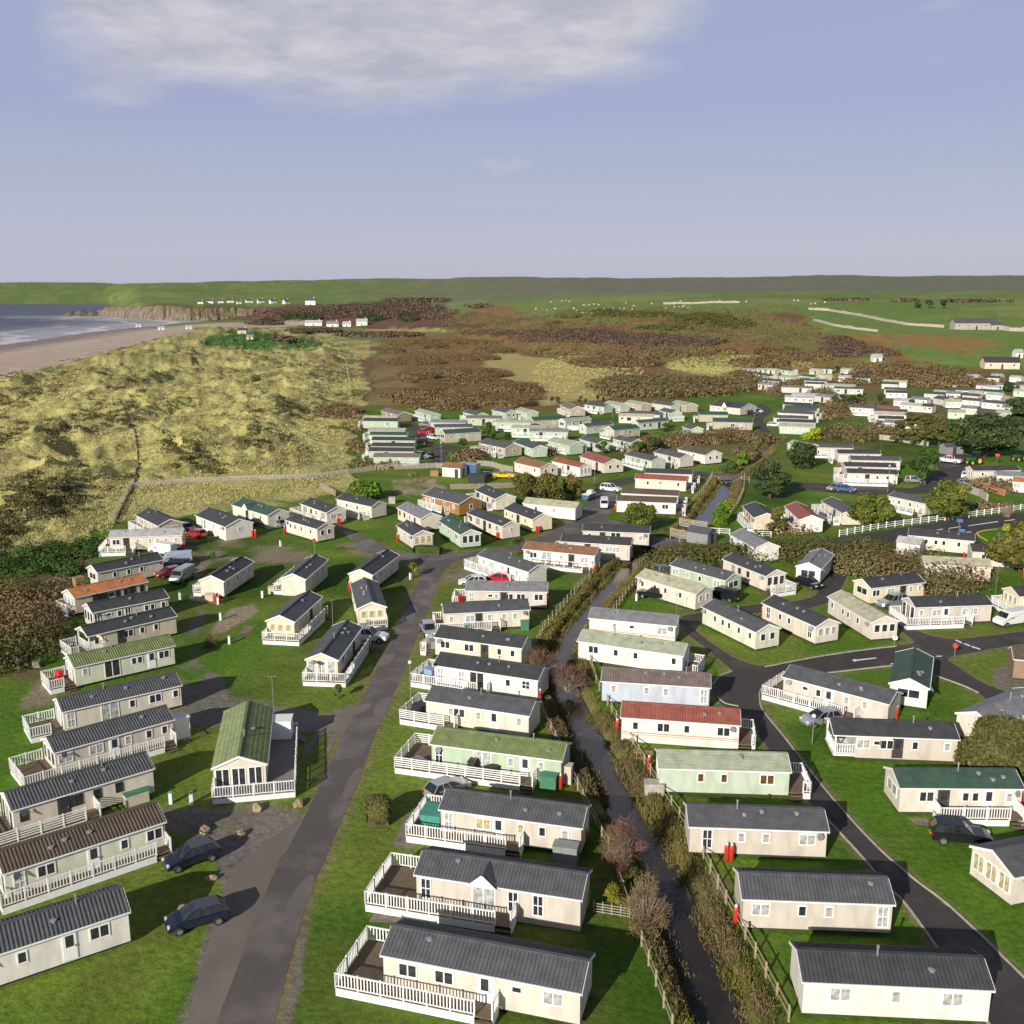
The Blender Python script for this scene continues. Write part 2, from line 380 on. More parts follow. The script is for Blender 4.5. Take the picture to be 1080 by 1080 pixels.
    paint([(845,322),(1010,336),(1080,342),(1400,350),(1400,385),(1080,386),(985,380),(920,352),(870,342)], (.135,.205,.05), 1.5)
    paint([(905,351),(960,353),(1040,360),(1060,366),(1000,370),(950,362)], (.25,.16,.06), 3)
    # headland woods and fields
    paint([(262,343),(262,322),(330,322),(440,318),(478,330),(470,344),(400,346)], (.14,.075,.055), 1.2)
    paint([(178,322),(262,318),(430,316),(476,316),(470,320),(340,322)], (.12,.21,.05), 1)
    paint([(130,324),(180,320),(262,324),(262,336),(190,338),(100,336),(100,322)], (.125,.10,.052), 1)
    paint([(214,360),(232,349),(292,352),(348,362),(330,370),(222,367)], (.055,.135,.025), 1)
    # beach
    dd = sdist(DUNE_POLY, Xg, Yg); ds = sdist(SEA_POLY, Xg, Yg)
    be = ((dd < 4 * j1 * 2) & (px < 330) & (Yg > 90) & (ds > -200 - 40 * j2) & (Yg < 1250) & (py < 560))
    be = be & ~((px > 205) & (py > 345)) 
    C[be] = np.array((.47,.375,.30))
    wet = sstep(-75, -20, ds + 30 * (big - .5)) * be; C[:] = C * (1 - wet[..., None]) + np.array((.25,.205,.19)) * wet[..., None]
    # worn ground: mud, gravel standings and car tracks
    mud = (.235,.19,.125); grv = (.185,.165,.145)
    for pl, c, s in (
        ([(178,596),(192,575),(212,566),(232,578),(290,577),(320,582),(330,589),(270,592),(232,596),(205,612),(185,612)], mud, 4),
        ([(205,568),(245,560),(262,570),(225,583)], mud, 4),
        ([(175,712),(205,690),(232,712),(246,738),(288,742),(288,768),(205,766),(165,782),(170,745)], grv, 4),
        ([(188,680),(205,640),(212,650),(208,690)], grv, 4),
        ([(240,642),(262,638),(268,646),(240,668),(224,670)], (.30,.24,.17), 2), 
        ([(320,760),(372,742),(392,750),(372,790),(330,770)], grv, 3),
        ([(160,858),(235,852),(270,846),(322,858),(318,880),(300,910),(262,952),(230,990),(215,1090),(330,1090),(312,960),(322,872),(300,905),(258,915),(238,888),(205,890)], grv, 4),
        ([(232,880),(330,862),(318,1090),(190,1090),(228,960)], grv, 4),
        ([(400,580),(430,585),(380,572),(352,578),(398,590)], mud, 3),
        ([(412,510),(455,507),(470,517),(440,522),(415,520)], (.36,.28,.19), 2),
        ([(455,604),(480,593),(500,596),(470,612)], mud, 3),
        ([(600,630),(625,612),(648,600),(655,588),(640,590),(610,608)], mud, 3),
        ([(20,735),(48,716),(56,742),(22,750)], mud, 3), ([(10,690),(45,700),(60,716),(20,722)], (.15,.11,.06), 4),
        ([(1044,708),(1080,700),(1130,720),(1080,742),(1046,724)], grv, 4),
        ([(744,926),(766,920),(775,948),(756,952)], mud, 3)):
        d = sdist(pl, px + j1 * 26, py + j2 * 12); a = (sstep(-s, s, d) * sstep(.30, .52, fine * .5 + med * .5))[..., None]
        C[:] = C * (1 - a) + np.array(c) * a
    # dry, worn verges along the roads
    for poly in (MAINROAD, RRD):
        d = -sdist([flat(q[0], q[1]) for q in poly], Xg, np.maximum(Yg, 30)); a = ((1 - sstep(.1, .9 + 1.2 * (med - .4), d)) * (d > -.6) * (Yg < 260) * .75)[..., None]
        C[:] = C * (1 - a) + np.array((.20,.175,.075)) * a
    # faint wheel tracks and trodden paths across the lawns
    tr = np.abs(fbm(Xg / 13 + 2, Yg / 13, 141, 3) - .5); a = ((1 - sstep(.006, .022, tr)) * sstep(.45, .6, fbm(Xg / 30, Yg / 30, 143, 3)) * .55)[..., None]
    C[:] = np.where(ml & (Yg < 330)[..., None], C * (1 - a) + np.array((.19,.17,.07)) * a, C)
    # stream banks
    dr, w = ldist(RIVER, Xg, Yg)
    bk = (1 - sstep(w * .5 + .8, w * .5 + 2.6 + j1 * 2, dr))[..., None]
    C[:] = C * (1 - bk) + np.array((.155,.135,.045)) * bk
    bed = (1 - sstep(w * .45, w * .5 + .5, dr))[..., None]; C[:] = C * (1 - bed) + np.array((.05,.04,.03)) * bed
    C *= (.86 + .28 * fine)[..., None]
    co = np.stack([Xg, Yg, Zg], -1).reshape(-1, 3)
    idx = np.arange(nr * nc).reshape(nr, nc)
    q = np.stack([idx[:-1,:-1], idx[:-1,1:], idx[1:,1:], idx[1:,:-1]], -1).reshape(-1, 4)
    me = D.meshes.new("ground"); me.vertices.add(len(co)); me.vertices.foreach_set("co", co.astype(np.float32).ravel())
    me.loops.add(q.size); me.loops.foreach_set("vertex_index", q.astype(np.int32).ravel())
    me.polygons.add(len(q)); me.polygons.foreach_set("loop_start", np.arange(0, q.size, 4, dtype=np.int32))
    me.update(calc_edges=True)
    me.polygons.foreach_set("use_smooth", np.ones(len(q), bool))
    ca = me.color_attributes.new("land_cover", "FLOAT_COLOR", "POINT")
    ca.data.foreach_set("color", np.concatenate([C.reshape(-1, 3), DM.reshape(-1, 1)], 1).astype(np.float32).ravel())
    m, t, b = nt("ground_cover")
    at_ = t.nodes.new("ShaderNodeAttribute"); at_.attribute_name = "land_cover"
    o = coord(t)
    n1 = noise(t, 1.6, 6, o, .7); n2 = noise(t, .12, 4, o); n3 = noise(t, 9, 3, o, .7)
    c = mixc(t, 1, at_.outputs["Color"], ramp(t, n1.outputs[0], [(.3, .62), (.5, 1), (.7, 1.38)]), "MULTIPLY")
    c = mixc(t, 1, c, ramp(t, n2.outputs[0], [(.3, (.86,.9,.9)), (.7, (1.14,1.08,1.05))]), "MULTIPLY")
    c = mixc(t, 1, c, ramp(t, n3.outputs[0], [(.3, .75), (.7, 1.25)]), "MULTIPLY")
    lk(t, c, b.inputs["Base Color"]); b.inputs["Roughness"].default_value = .9; b.inputs["Specular IOR Level"].default_value = .15
    # rough tussocks where the marram grows, mown turf elsewhere
    n4 = noise(t, .55, 5, o, .65)
    h1 = t.nodes.new("ShaderNodeMath"); h1.operation = "MULTIPLY"; lk(t, n4.outputs[0], h1.inputs[0]); lk(t, at_.outputs["Alpha"], h1.inputs[1])
    h2 = t.nodes.new("ShaderNodeMath"); h2.operation = "MULTIPLY_ADD"; h2.inputs[1].default_value = 6.0; lk(t, h1.outputs[0], h2.inputs[0]); lk(t, n1.outputs[0], h2.inputs[2])
    bump(t, b, h2.outputs[0]  , .5, .3)
    me.materials.append(m)
    o = D.objects.new("ground", me); col.objects.link(o); struct(o)

# ------------------------------------------------------------------ sheets on the flat part of the ground
def spline(pts, n=5):
    """rounded closed outline through pixel points"""
    out = []
    k = len(pts)
    for i in range(k):
        p0, p1, p2, p3 = (np.array(pts[(i + j) % k][:2], float) for j in (-1, 0, 1, 2))
        if len(pts[i]) > 2 or len(pts[(i+1) % k]) > 2: out.append(tuple(p1)); continue
        for s in range(n):
            u = s / n
            out.append(tuple(.5 * (2*p1 + (p2-p0)*u + (2*p0-5*p1+4*p2-p3)*u*u + (3*p1-p0-3*p2+p3)*u**3)))
    return out
def sheet(name, pts, z, mat, n=4, kind="structure"):
    w = [flat(x, y) for x, y in (spline(pts, n) if n else pts)]
    import mathutils
    me = D.meshes.new(name)
    tri = mathutils.geometry.tessellate_polygon([[mathutils.Vector((x, y, 0)) for x, y in w]])
    f = []
    for a, b, c in tri:
        (x0,y0),(x1,y1),(x2,y2) = w[a], w[b], w[c]
        f.append((a, b, c) if (x1-x0)*(y2-y0)-(x2-x0)*(y1-y0) > 0 else (a, c, b))
    me.from_pydata([(x, y, z) for x, y in w], [], f)
    me.materials.append(mat); me.update()
    o = D.objects.new(name, me); col.objects.link(o)
    if kind: struct(o, kind)
    return o
def road_mat(name, c, patch=.5, c2=(.22,.19,.165)):
    m, t, b = nt(name); o = coord(t)
    n1 = noise(t, .22, 5, o, .6); n2 = noise(t, 14, 3, o, .8); n3 = noise(t, .06, 3, vscale(t, o, (1, .35, 1)))
    base = mixc(t, ramp(t, n1.outputs[0], [(.48, 0), (.66, patch)]), c, c2)
    base = mixc(t, 1, base, ramp(t, n2.outputs[0], [(.3, .7), (.7, 1.3)]), "MULTIPLY")
    base = mixc(t, 1, base, ramp(t, n3.outputs[0], [(.35, .82), (.65, 1.18)]), "MULTIPLY")
    lk(t, base, b.inputs["Base Color"]); lk(t, ramp(t, n1.outputs[0], [(.45, .9), (.6, .62)]), b.inputs["Roughness"])
    bump(t, b, n2.outputs[0], .4, .02); return m
RO = road_mat("old_asphalt", (.105,.093,.087), .8, (.19,.165,.145)); RN = road_mat("new_asphalt", (.046,.040,.038), .6, (.085,.072,.064)); RG = road_mat("gravel", (.19,.165,.14), .5, (.12,.115,.08))
MAINROAD = [(190,1180,1),(284,932),(302,898),(322.5,859),(338,827),(354,793),(370,759),(386,730),(401,699),(416,668),(425,646),(433,629),(439,618),(443,607),(431,598),(418,590),(402,582),(393,577),(401,573),(417,581),(436,584),(467,583.5),(498,582),(524,578),(538,575),(558,569),(578,561),(606,545),(622,537),(633,533),(640,528),(650,530),(640,538),(634,546),(605,560),(588,570),(565,578),(533,584),(502,588),(482,592),(470,600),(461,615),(450,646),(440,671),(420,721),(415,731),(405,753),(393,780),(379,821),(356,875),(345,902),(318,970),(262,1180,1)]
sheet("access_road", MAINROAD, .012, RO)
RP = road_mat("worn_sheen_asphalt", (.165,.145,.13), .7, (.12,.105,.095))  # lighter colour paints in the wet sheen of the road, along with some wear
for pl in ([(398,757),(408,752),(413,736),(404,738),(394,748)], [(362,757),(385,750),(392,742),(376,744),(360,750)], [(424,655),(436,652),(440,640),(430,640)], [(360,842),(372,838),(382,812),(372,815)], [(452,592),(480,588),(500,583),(478,584),(455,586)], [(300,960),(322,956),(332,925),(318,930)], [(398,702),(410,700),(416,690),(404,692)]):
    sheet("road_sheen_patch", pl, .016, RP)
sheet("side_lane", [(351,553),(358,553),(382,565),(400,573),(400,583),(382,581),(364,563)], .008, RO)
sheet("track", [(372,757),(393,745),(402,752),(385,790),(352,772),(288,772),(282,760),(288,744)], .006, RG)
sheet("parking_bay", [(290,1180,1),(262,1180),(180,1180),(225,975),(250,915),(275,893),(312,866),(324,866),(300,905),(284,940)], .007, RG)
RRD = [(1090,1150,1),(968,971),(935,935),(904,898),(870,862),(846,838),(820,802),(797,772),(778,752),(760,742),(751,730),(752,722),(759,713),(772,708),(760,696.6),(740,680),(719,664),(714,655),(719,650),(740,646),(779,640),(802,637),(839,634),(862,626),(868,604),(892,605),(886,622),(876,634),(845,643),(805,646),(786,648),(742,655),(731,657),(735,666),(756,682),(779,696),(807,703),(830,699),(865,692),(917,684),(945,681),(964,678),(958,671),(946,662),(952,656),(966,664),(981,670),(1010,674),(1080,666),(1190,655,1),(1190,668,1),(1080,679),(1033,687),(1003,693),(1001,697),(1010,703),(1026,714),(1046,724),(1110,748,1),(1090,770,1),(1032,731),(1015,723),(987,713),(955,702),(942,702),(872,710),(834,714),(812,719),(803,727),(801,736),(805,750),(826,776),(856,815),(891,857),(930,898),(966,929),(997,955),(1018,971),(1180,1130,1)]
sheet("park_road", RRD, .012, RN)
terrain()
sheet("public_road", [(700,574),(735,575),(790,574),(860,569),(930,560),(972,553),(1013,547),(1080,540),(1300,518,1),(1300,528,1),(1080,553),(1055,556),(1036,559),(1030,564),(1036,572),(1048,580),(1020,590,1),(1000,590,1),(1012,580),(975,574),(930,574),(860,580),(790,585),(735,585),(700,582)], .012, RN)
sheet("bridge_approach", [(590,572),(620,556),(640,548),(665,554),(700,566),(720,574),(715,584),(690,578),(660,566),(640,562),(600,578)], .010, RO)
sheet("upper_lane", [(727,497),(750,499),(796,503),(844,509),(878,510),(945,514),(966,514),(978,505),(984,494),(985,484),(1002,478),(1030,484),(1018,500),(1010,514),(984,520),(945,521),(898,521.5),(844,515),(796,507),(732,503),(690,507),(632,514),(634,508),(690,500)], .009, RN)
sheet("far_lane", [(794,428),(800,426.5),(808,427.5),(814,433),(811,437),(806,441),(805,445),(810,452),(815,462),(808,462),(800,452),(795,446),(796,441),(802,437),(803,433),(797,430)], .009, RN)
sheet("close_lane", [(430,445),(437,445),(446,455),(455,467),(479,471),(471,480),(467,489),(455,488),(460,477),(452,470),(438,459)], .009, RN)
sheet("cross_lane", [(612,438),(632,444),(640,446),(620,448),(600,443)], .008, RN)
sheet("yard", [(585,560),(610,542),(634,512),(648,514),(648,530),(640,545),(612,558)], .007, RO)
# kerbs of the newer road
def strip(pts, w, z0, z1, mb):
    ww = [np.array((*flat(x, y), 0)) for x, y in pts]
    for a, b in zip(ww[:-1], ww[1:]): mb.bar((a[0], a[1], (z0+z1)/2), (b[0], b[1], (z0+z1)/2), w, z1 - z0)
def open_spline(pts, n=6):
    p = [pts[0]] + list(pts) + [pts[-1]]; out = []
    for i in range(1, len(p) - 2):
        p0, p1, p2, p3 = (np.array(q, float) for q in p[i-1:i+3])
        for s in range(n):
            u = s / n; out.append(tuple(.5 * (2*p1 + (p2-p0)*u + (2*p0-5*p1+4*p2-p3)*u*u + (3*p1-p0-3*p2+p3)*u**3)))
    out.append(tuple(pts[-1])); return out
for pl in ([(1180,1130),(1018,971),(966,929),(930,898),(891,857),(856,815),(826,776),(805,750),(801,736),(803,727),(812,719),(834,714),(872,710),(942,702)],
           [(1090,1150),(968,971),(935,935),(904,898),(870,862)], [(772,708),(760,713),(752,722)], [(779,745),(765,742),(756,735)], [(807,703.5),(865,692.5),(917,685),(945,682)], [(987,713),(1015,723),(1032,731)]):
    mb = MB(); strip(open_spline(pl), .14, -.02, .10, mb); struct(mb.build("kerb", M["concrete"]))
# painted marks
def mark(pts, z=.018): return sheet("road_marking", pts, z, M["whitepaint"], 0)
mark([P("j",380,527),P("j",392,520),P("j",394,524),P("j",478,515),P("j",479,519),P("j",396,529),P("j",397,533)])
for a, b in (((800,446),(826,458)),((834,460),(858,470)),((864,472),(900,484)),((720,512),(745,512)),((535,543),(550,541))):
    mark([P("j",*a),P("j",a[0]+4,a[1]-4),P("j",b[0]+4,b[1]-4),P("j",*b)])
for a, b in (((285,158),(315,154)),((365,148),(465,133)),((510,127),(600,115)),((655,108),(885,76)),((930,71),(1010,61)),((640,158),(680,153))):
    mark([P("t",a[0],a[1]),P("t",a[0]+6,a[1]-6),P("t",b[0],b[1]-6),P("t",b[0],b[1])])
mb = sheet("road_marking", [P("t",*q) for q in ((880,127),(770,138),(722,152),(716,168),(740,190),(800,222),(808,216),(752,186),(730,168),(736,156),(778,144),(880,132))], .018, M["yellowpaint"], 0)

# stream water
def water():
    pts = []; 
    for i in range(len(RIVER) - 1):
        p0 = RIVER[max(i-1,0)]; p1 = RIVER[i]; p2 = RIVER[i+1]; p3 = RIVER[min(i+2, len(RIVER)-1)]
        for s in range(5):
            u = s / 5; pts.append([.5 * (2*b + (c-a)*u + (2*a-5*b+4*c-d)*u*u + (3*b-a-3*c+d)*u**3) for a, b, c, d in zip(p0, p1, p2, p3)])
    mb = MB(); L = []
    for i, (x, y, w) in enumerate(pts):
        a = pts[max(i-1,0)]; b = pts[min(i+1,len(pts)-1)]; dx, dy = b[0]-a[0], b[1]-a[1]; l = math.hypot(dx, dy)
        h = w / 2 + .55; L.append(((x - dy/l*h, y + dx/l*h, -.62), (x + dy/l*h, y - dx/l*h, -.62)))
    for a, b in zip(L[:-1], L[1:]): mb.quad(a[0], a[1], b[1], b[0])
    m, t, b = nt("stream_water"); o = coord(t); n = noise(t, .5, 3, o); n2 = noise(t, 2.2, 3, o)
    lk(t, mixc(t, ramp(t, n.outputs[0], [(.5, 0), (.7, .6)]), (.032,.024,.020), (.05,.052,.026)), b.inputs["Base Color"])
    b.inputs["Roughness"].default_value = .12; bump(t, b, n2.outputs[0], .25, .05)
    struct(mb.build("stream", m))
water()
# sea with breakers
def sea():
    m, t, b = nt("sea_water"); o = coord(t)
    n = noise(t, .012, 5, vscale(t, o, (1, 2.6, 1)), .65); n2 = noise(t, .12, 4, vscale(t, o, (1, 2, 1))); n3 = noise(t, .004, 3, o)
    # foam lines run along the beach
    w = t.nodes.new("ShaderNodeTexWave"); w.inputs["Scale"].default_value = .0042; w.inputs["Distortion"].default_value = 7; w.inputs["Detail"].default_value = 4; w.inputs["Detail Scale"].default_value = 1.4
    mp = t.nodes.new("ShaderNodeMapping"); mp.inputs["Rotation"].default_value = (0, 0, R(-20)); lk(t, o, mp.inputs["Vector"]); lk(t, mp.outputs[0], w.inputs["Vector"])
    c = mixc(t, ramp(t, n.outputs[0], [(.35, 0), (.7, 1)]), (.045,.058,.085), (.10,.11,.145))
    at_ = t.nodes.new("ShaderNodeAttribute"); at_.attribute_name = "shallow"
    c = mixc(t, at_.outputs["Fac"], c, (.36,.345,.365))
    mu = t.nodes.new("ShaderNodeMath"); mu.operation = "MULTIPLY"; lk(t, ramp(t, w.outputs["Fac"], [(.86, 0), (.96, .6)]), mu.inputs[0]); lk(t, at_.outputs["Fac"], mu.inputs[1])
    c = mixc(t, mu.outputs[0], c, (.7,.7,.72))
    lk(t, c, b.inputs["Base Color"]); b.inputs["Roughness"].default_value = .5; b.inputs["Specular IOR Level"].default_value = .3; bump(t, b, n2.outputs[0], .5, .5)
    X, Y = np.meshgrid(np.linspace(-9000, 60, 260) , np.concatenate([np.linspace(150, 1800, 220), np.linspace(1850, 9000, 40)]))
    X = -60 - (X / -9000) ** 2.2 * 9000 * np.sign(-X) if False else X
    xs = -np.concatenate([np.linspace(0, 1500, 240), np.linspace(1530, 9000, 40)])[::-1]
    ys = np.concatenate([np.linspace(150, 1800, 220), np.linspace(1850, 9000, 40)])
    X, Y = np.meshgrid(xs, ys); nr, nc = X.shape
    ds = sdist(SEA_POLY, X, Y); sh = (1 - sstep(10, 190, ds + 60 * (fbm(X / 80, Y / 50, 99) - .5))) * (Y < 1700)
    idx = np.arange(nr * nc).reshape(nr, nc); q = np.stack([idx[:-1,:-1], idx[:-1,1:], idx[1:,1:], idx[1:,:-1]], -1).reshape(-1, 4)
    me = D.meshes.new("sea"); me.from_pydata(np.stack([X.ravel(), Y.ravel(), np.full(X.size, SEA)], -1).tolist(), [], q.tolist())
    a = me.attributes.new("shallow", "FLOAT", "POINT"); a.data.foreach_set("value", np.clip(sh, 0, 1).astype(np.float32).ravel())
    me.materials.append(m); o = D.objects.new("sea", me); col.objects.link(o); struct(o)
sea()

# ------------------------------------------------------------------ daylight
SUN_AZ, SUN_EL = 31.0, 22.0               # shadows run 31 degrees right of straight away
sd = D.lights.new("sun", "SUN"); sd.energy = 5.0; sd.angle = R(.5); sd.color = (1, .93, .82)
so = D.objects.new("sun", sd); col.objects.link(so); so.rotation_euler = (R(90 - SUN_EL), 0, -R(SUN_AZ))
w = D.worlds.new("World"); scene.world = w; w.use_nodes = True; t = w.node_tree
bg = t.nodes["Background"]; bg.inputs["Strength"].default_value = .05
sky = t.nodes.new("ShaderNodeTexSky"); sky.sky_type = "NISHITA"; sky.sun_disc = False
sky.sun_elevation = R(SUN_EL); sky.sun_rotation = R(180 + SUN_AZ); sky.air_density = 1.0; sky.dust_density = 1.2; sky.ozone_density = 2.0
g = t.nodes.new("ShaderNodeTexCoord").outputs["Generated"]
sep = t.nodes.new("ShaderNodeSeparateXYZ"); lk(t, g, sep.inputs[0])
def mth(op, a, b=None):
    n = t.nodes.new("ShaderNodeMath"); n.operation = op
    for s, v in ((0, a), (1, b)):
        if v is None: continue
        if hasattr(v, "links"): lk(t, v, n.inputs[s])
        else: n.inputs[s].default_value = v
    return n.outputs[0]
zc = mth("MAXIMUM", sep.outputs[2], .03)
cv = t.nodes.new("ShaderNodeCombineXYZ"); lk(t, mth("DIVIDE", sep.outputs[0], mth("ADD", zc, .12)), cv.inputs[0]); lk(t, mth("DIVIDE", sep.outputs[1], mth("ADD", zc, .12)), cv.inputs[1]); lk(t, mth("MULTIPLY", zc, 3.0), cv.inputs[2])
n1 = noise(t, 1.15, 8, cv.outputs[0], .56); n1.inputs["Distortion"].default_value = .25
n2 = noise(t, 4.5, 5, cv.outputs[0], .6)
# a bank of cloud left of centre, high up
ax = mth("DIVIDE", sep.outputs[0], mth("MAXIMUM", sep.outputs[1], .05))
side = mth("MULTIPLY", ramp(t, mth("ADD", mth("MULTIPLY", ax, 1.0), .5), [(.03, 0), (.16, 1)]), ramp(t, mth("ADD", mth("MULTIPLY", ax, 1.0), .5), [(.56, 1), (.72, 0)]))
up = ramp(t, zc, [(.135, .0), (.215, 1)])
cl = ramp(t, mth("ADD", n1.outputs[0], mth("MULTIPLY", mth("SUBTRACT", mth("MULTIPLY", side, up), .5), .55)), [(.36, 0), (.60, .95)])
skyc = mixc(t, ramp(t, zc, [(.28, .82), (.62, .0)]), sky.outputs[0], mixc(t, ramp(t, zc, [(.03, 0), (.16, 1)]), (9.6, 9.9, 12.2), (7.3, 8.0, 11.8)))
ccol = mixc(t, ramp(t, n2.outputs[0], [(.35, 0), (.65, 1)]), (8.0,8.1,9.6), (11.2,11.0,12.0))
lk(t, mixc(t, cl, skyc, ccol), bg.inputs[0])
vs = scene.view_settings; vs.view_transform = "Standard"; vs.look = "None"; vs.gamma = 1; vs.exposure = .2
scene.cycles.use_denoising = True
scene.cycles.max_bounces = 5
# ------------------------------------------------------------------ mobile homes
EAVE, RIDGE, BASE = 2.5, 3.22, .32
_mesh = {}
def cached(key, fn):
    if key not in _mesh: _mesh[key] = fn()
    return _mesh[key]
def win_mesh(w, h, style):
    """frame and pane; local: centred in x, sill at z=0, outward is -y"""
    def fr():
        mb = MB(); t = .09 if style != "slim" else .05
        mb.box(-w/2, w/2, -.05, .02, 0, t); mb.box(-w/2, w/2, -.05, .02, h - t, h)
        mb.box(-w/2, -w/2 + t, -.05, .02, t, h - t); mb.box(w/2 - t, w/2, -.05, .02, t, h - t)
        if w > 1.0 or style == "patio":
            mb.box(-t/2, t/2, -.048, .02, t, h - t)
        if style == "georgian":
            mb.box(-w/2 + t, w/2 - t, -.045, .02, h*.5 - .03, h*.5 + .03)
            if w <= 1.0: mb.box(-.03, .03, -.047, .02, t, h - t)
        return mb.mesh("window", M["dark"] if style == "slim" else M["trim"])
    def pa(k):
        return lambda: MB().box(-w/2 + .04, w/2 - .04, -.025, .03, .04, h - .04).mesh("pane", G[k])
    return cached(("w", w, h, style), fr), {k: cached(("p", w, h, style, k), pa(k)) for k in ("dark", "pale", "blind", "brown")}
def add_window(parent, x, y, rz, z, w, h, style, pane, name="window"):
    f, p = win_mesh(w, h, style)
    o = put(name, f, parent, (x, y, z), rz); put("pane", p[pane], o); return o
def door_mesh(white):
    def f():
        mb = MB(); w, h = .82, 1.95
        mb.box(-w/2 - .07, w/2 + .07, -.03, .02, 0, h + .07)
        mb.box(-w/2, w/2, -.06, .0, .03, h); return mb.mesh("door", M["trim"] if white else M["dark"])
    return cached(("door", white), f)
def add_door(parent, x, y, rz, white, z=.42):
    o = put("door", door_mesh(white), parent, (x, y, z), rz)
    put("door_pane", cached(("dp",), lambda: MB().box(-.24, .24, -.07, -.05, .95, 1.75).mesh("door_pane", G["dark"])), o)
    put("handle", cached(("dh",), lambda: MB().box(.28, .34, -.12, -.05, .9, 1.04).mesh("handle", M["steel"])), o)
    return o
def picket_run(a, b, style, z0, rail, mb):
    """one straight run of veranda railing"""
    ax, ay = a; bx, by = b; L = math.hypot(bx-ax, by-ay)
    if L < .15: return
    ux, uy = (bx-ax)/L, (by-ay)/L
    top = z0 + 1.0
    n = max(1, round(L / 1.6))
    for i in range(n + 1):
        x, y = ax + ux*L*i/n, ay + uy*L*i/n; mb.box(x-.05, x+.05, y-.05, y+.05, z0 - .02, top + .10)
    mb.bar((ax, ay, top), (bx, by, top), .09, .07)
    if style == "h":
        for k in (.2, .4, .6, .8): mb.bar((ax, ay, z0 + k), (bx, by, z0 + k), .03, .09)
    elif style == "g":
        mb.bar((ax, ay, z0 + .12), (bx, by, z0 + .12), .05, .05)
    else:
        mb.bar((ax, ay, z0 + .13), (bx, by, z0 + .13), .05, .06)
        k = max(2, int(L / .21))
        for i in range(1, k):
            x, y = ax + ux*L*i/k, ay + uy*L*i/k; mb.box(x-.035, x+.035, y-.02, y+.02, z0 + .13, top)
def veranda(root, W, L, spec, style, floor, z0=.58):
    """spec: list of (x0,y0,x1,y1) deck rectangles and list of rail runs"""
    rects, runs, steps = spec
    f = MB()
    for k, (x0, y0, x1, y1) in enumerate(rects): f.box(x0, x1, y0, y1, z0 - .08 - .003*k, z0 - .003*k)
    v = f.build("veranda", M[floor], root)
    s = MB()
    for a, b in runs:
        ax, ay = a; bx, by = b
        dx, dy = bx-ax, by-ay; l = math.hypot(dx, dy)
        if l < .1: continue
        nx, ny = dy/l*.02, -dx/l*.02
        for k in range(3):
            za, zb = .03 + k*.175, .03 + k*.175 + .165
            s.bar((ax+nx, ay+ny, (za+zb)/2), (bx+nx, by+ny, (za+zb)/2), .025, zb - za)
    s.build("skirt", M["trim"], v)
    mbs = MB()
    for k, (a, b) in enumerate(runs):
        mb = MB(); picket_run(a, b, style, z0, True, mb)
        if mb.v: mb.build("railing", M["trim"], v)
    if steps:
        x, y, dx, dy = steps
        st = MB()
        for k in range(3):
            z = z0 - .19*(k+1); q = .28*k
            if dy: 
                ya, yb = sorted((y + dy*q, y + dy*(q+.28))); st.box(x-.5, x+.5, ya, yb, max(.0, z-.05), z)
            else:
                xa, xb = sorted((x + dx*q, x + dx*(q+.28))); st.box(xa, xb, y-.5, y+.5, max(.0, z-.05), z)
        st.build("steps", M[floor], v)
    return v
COUNT = [0]
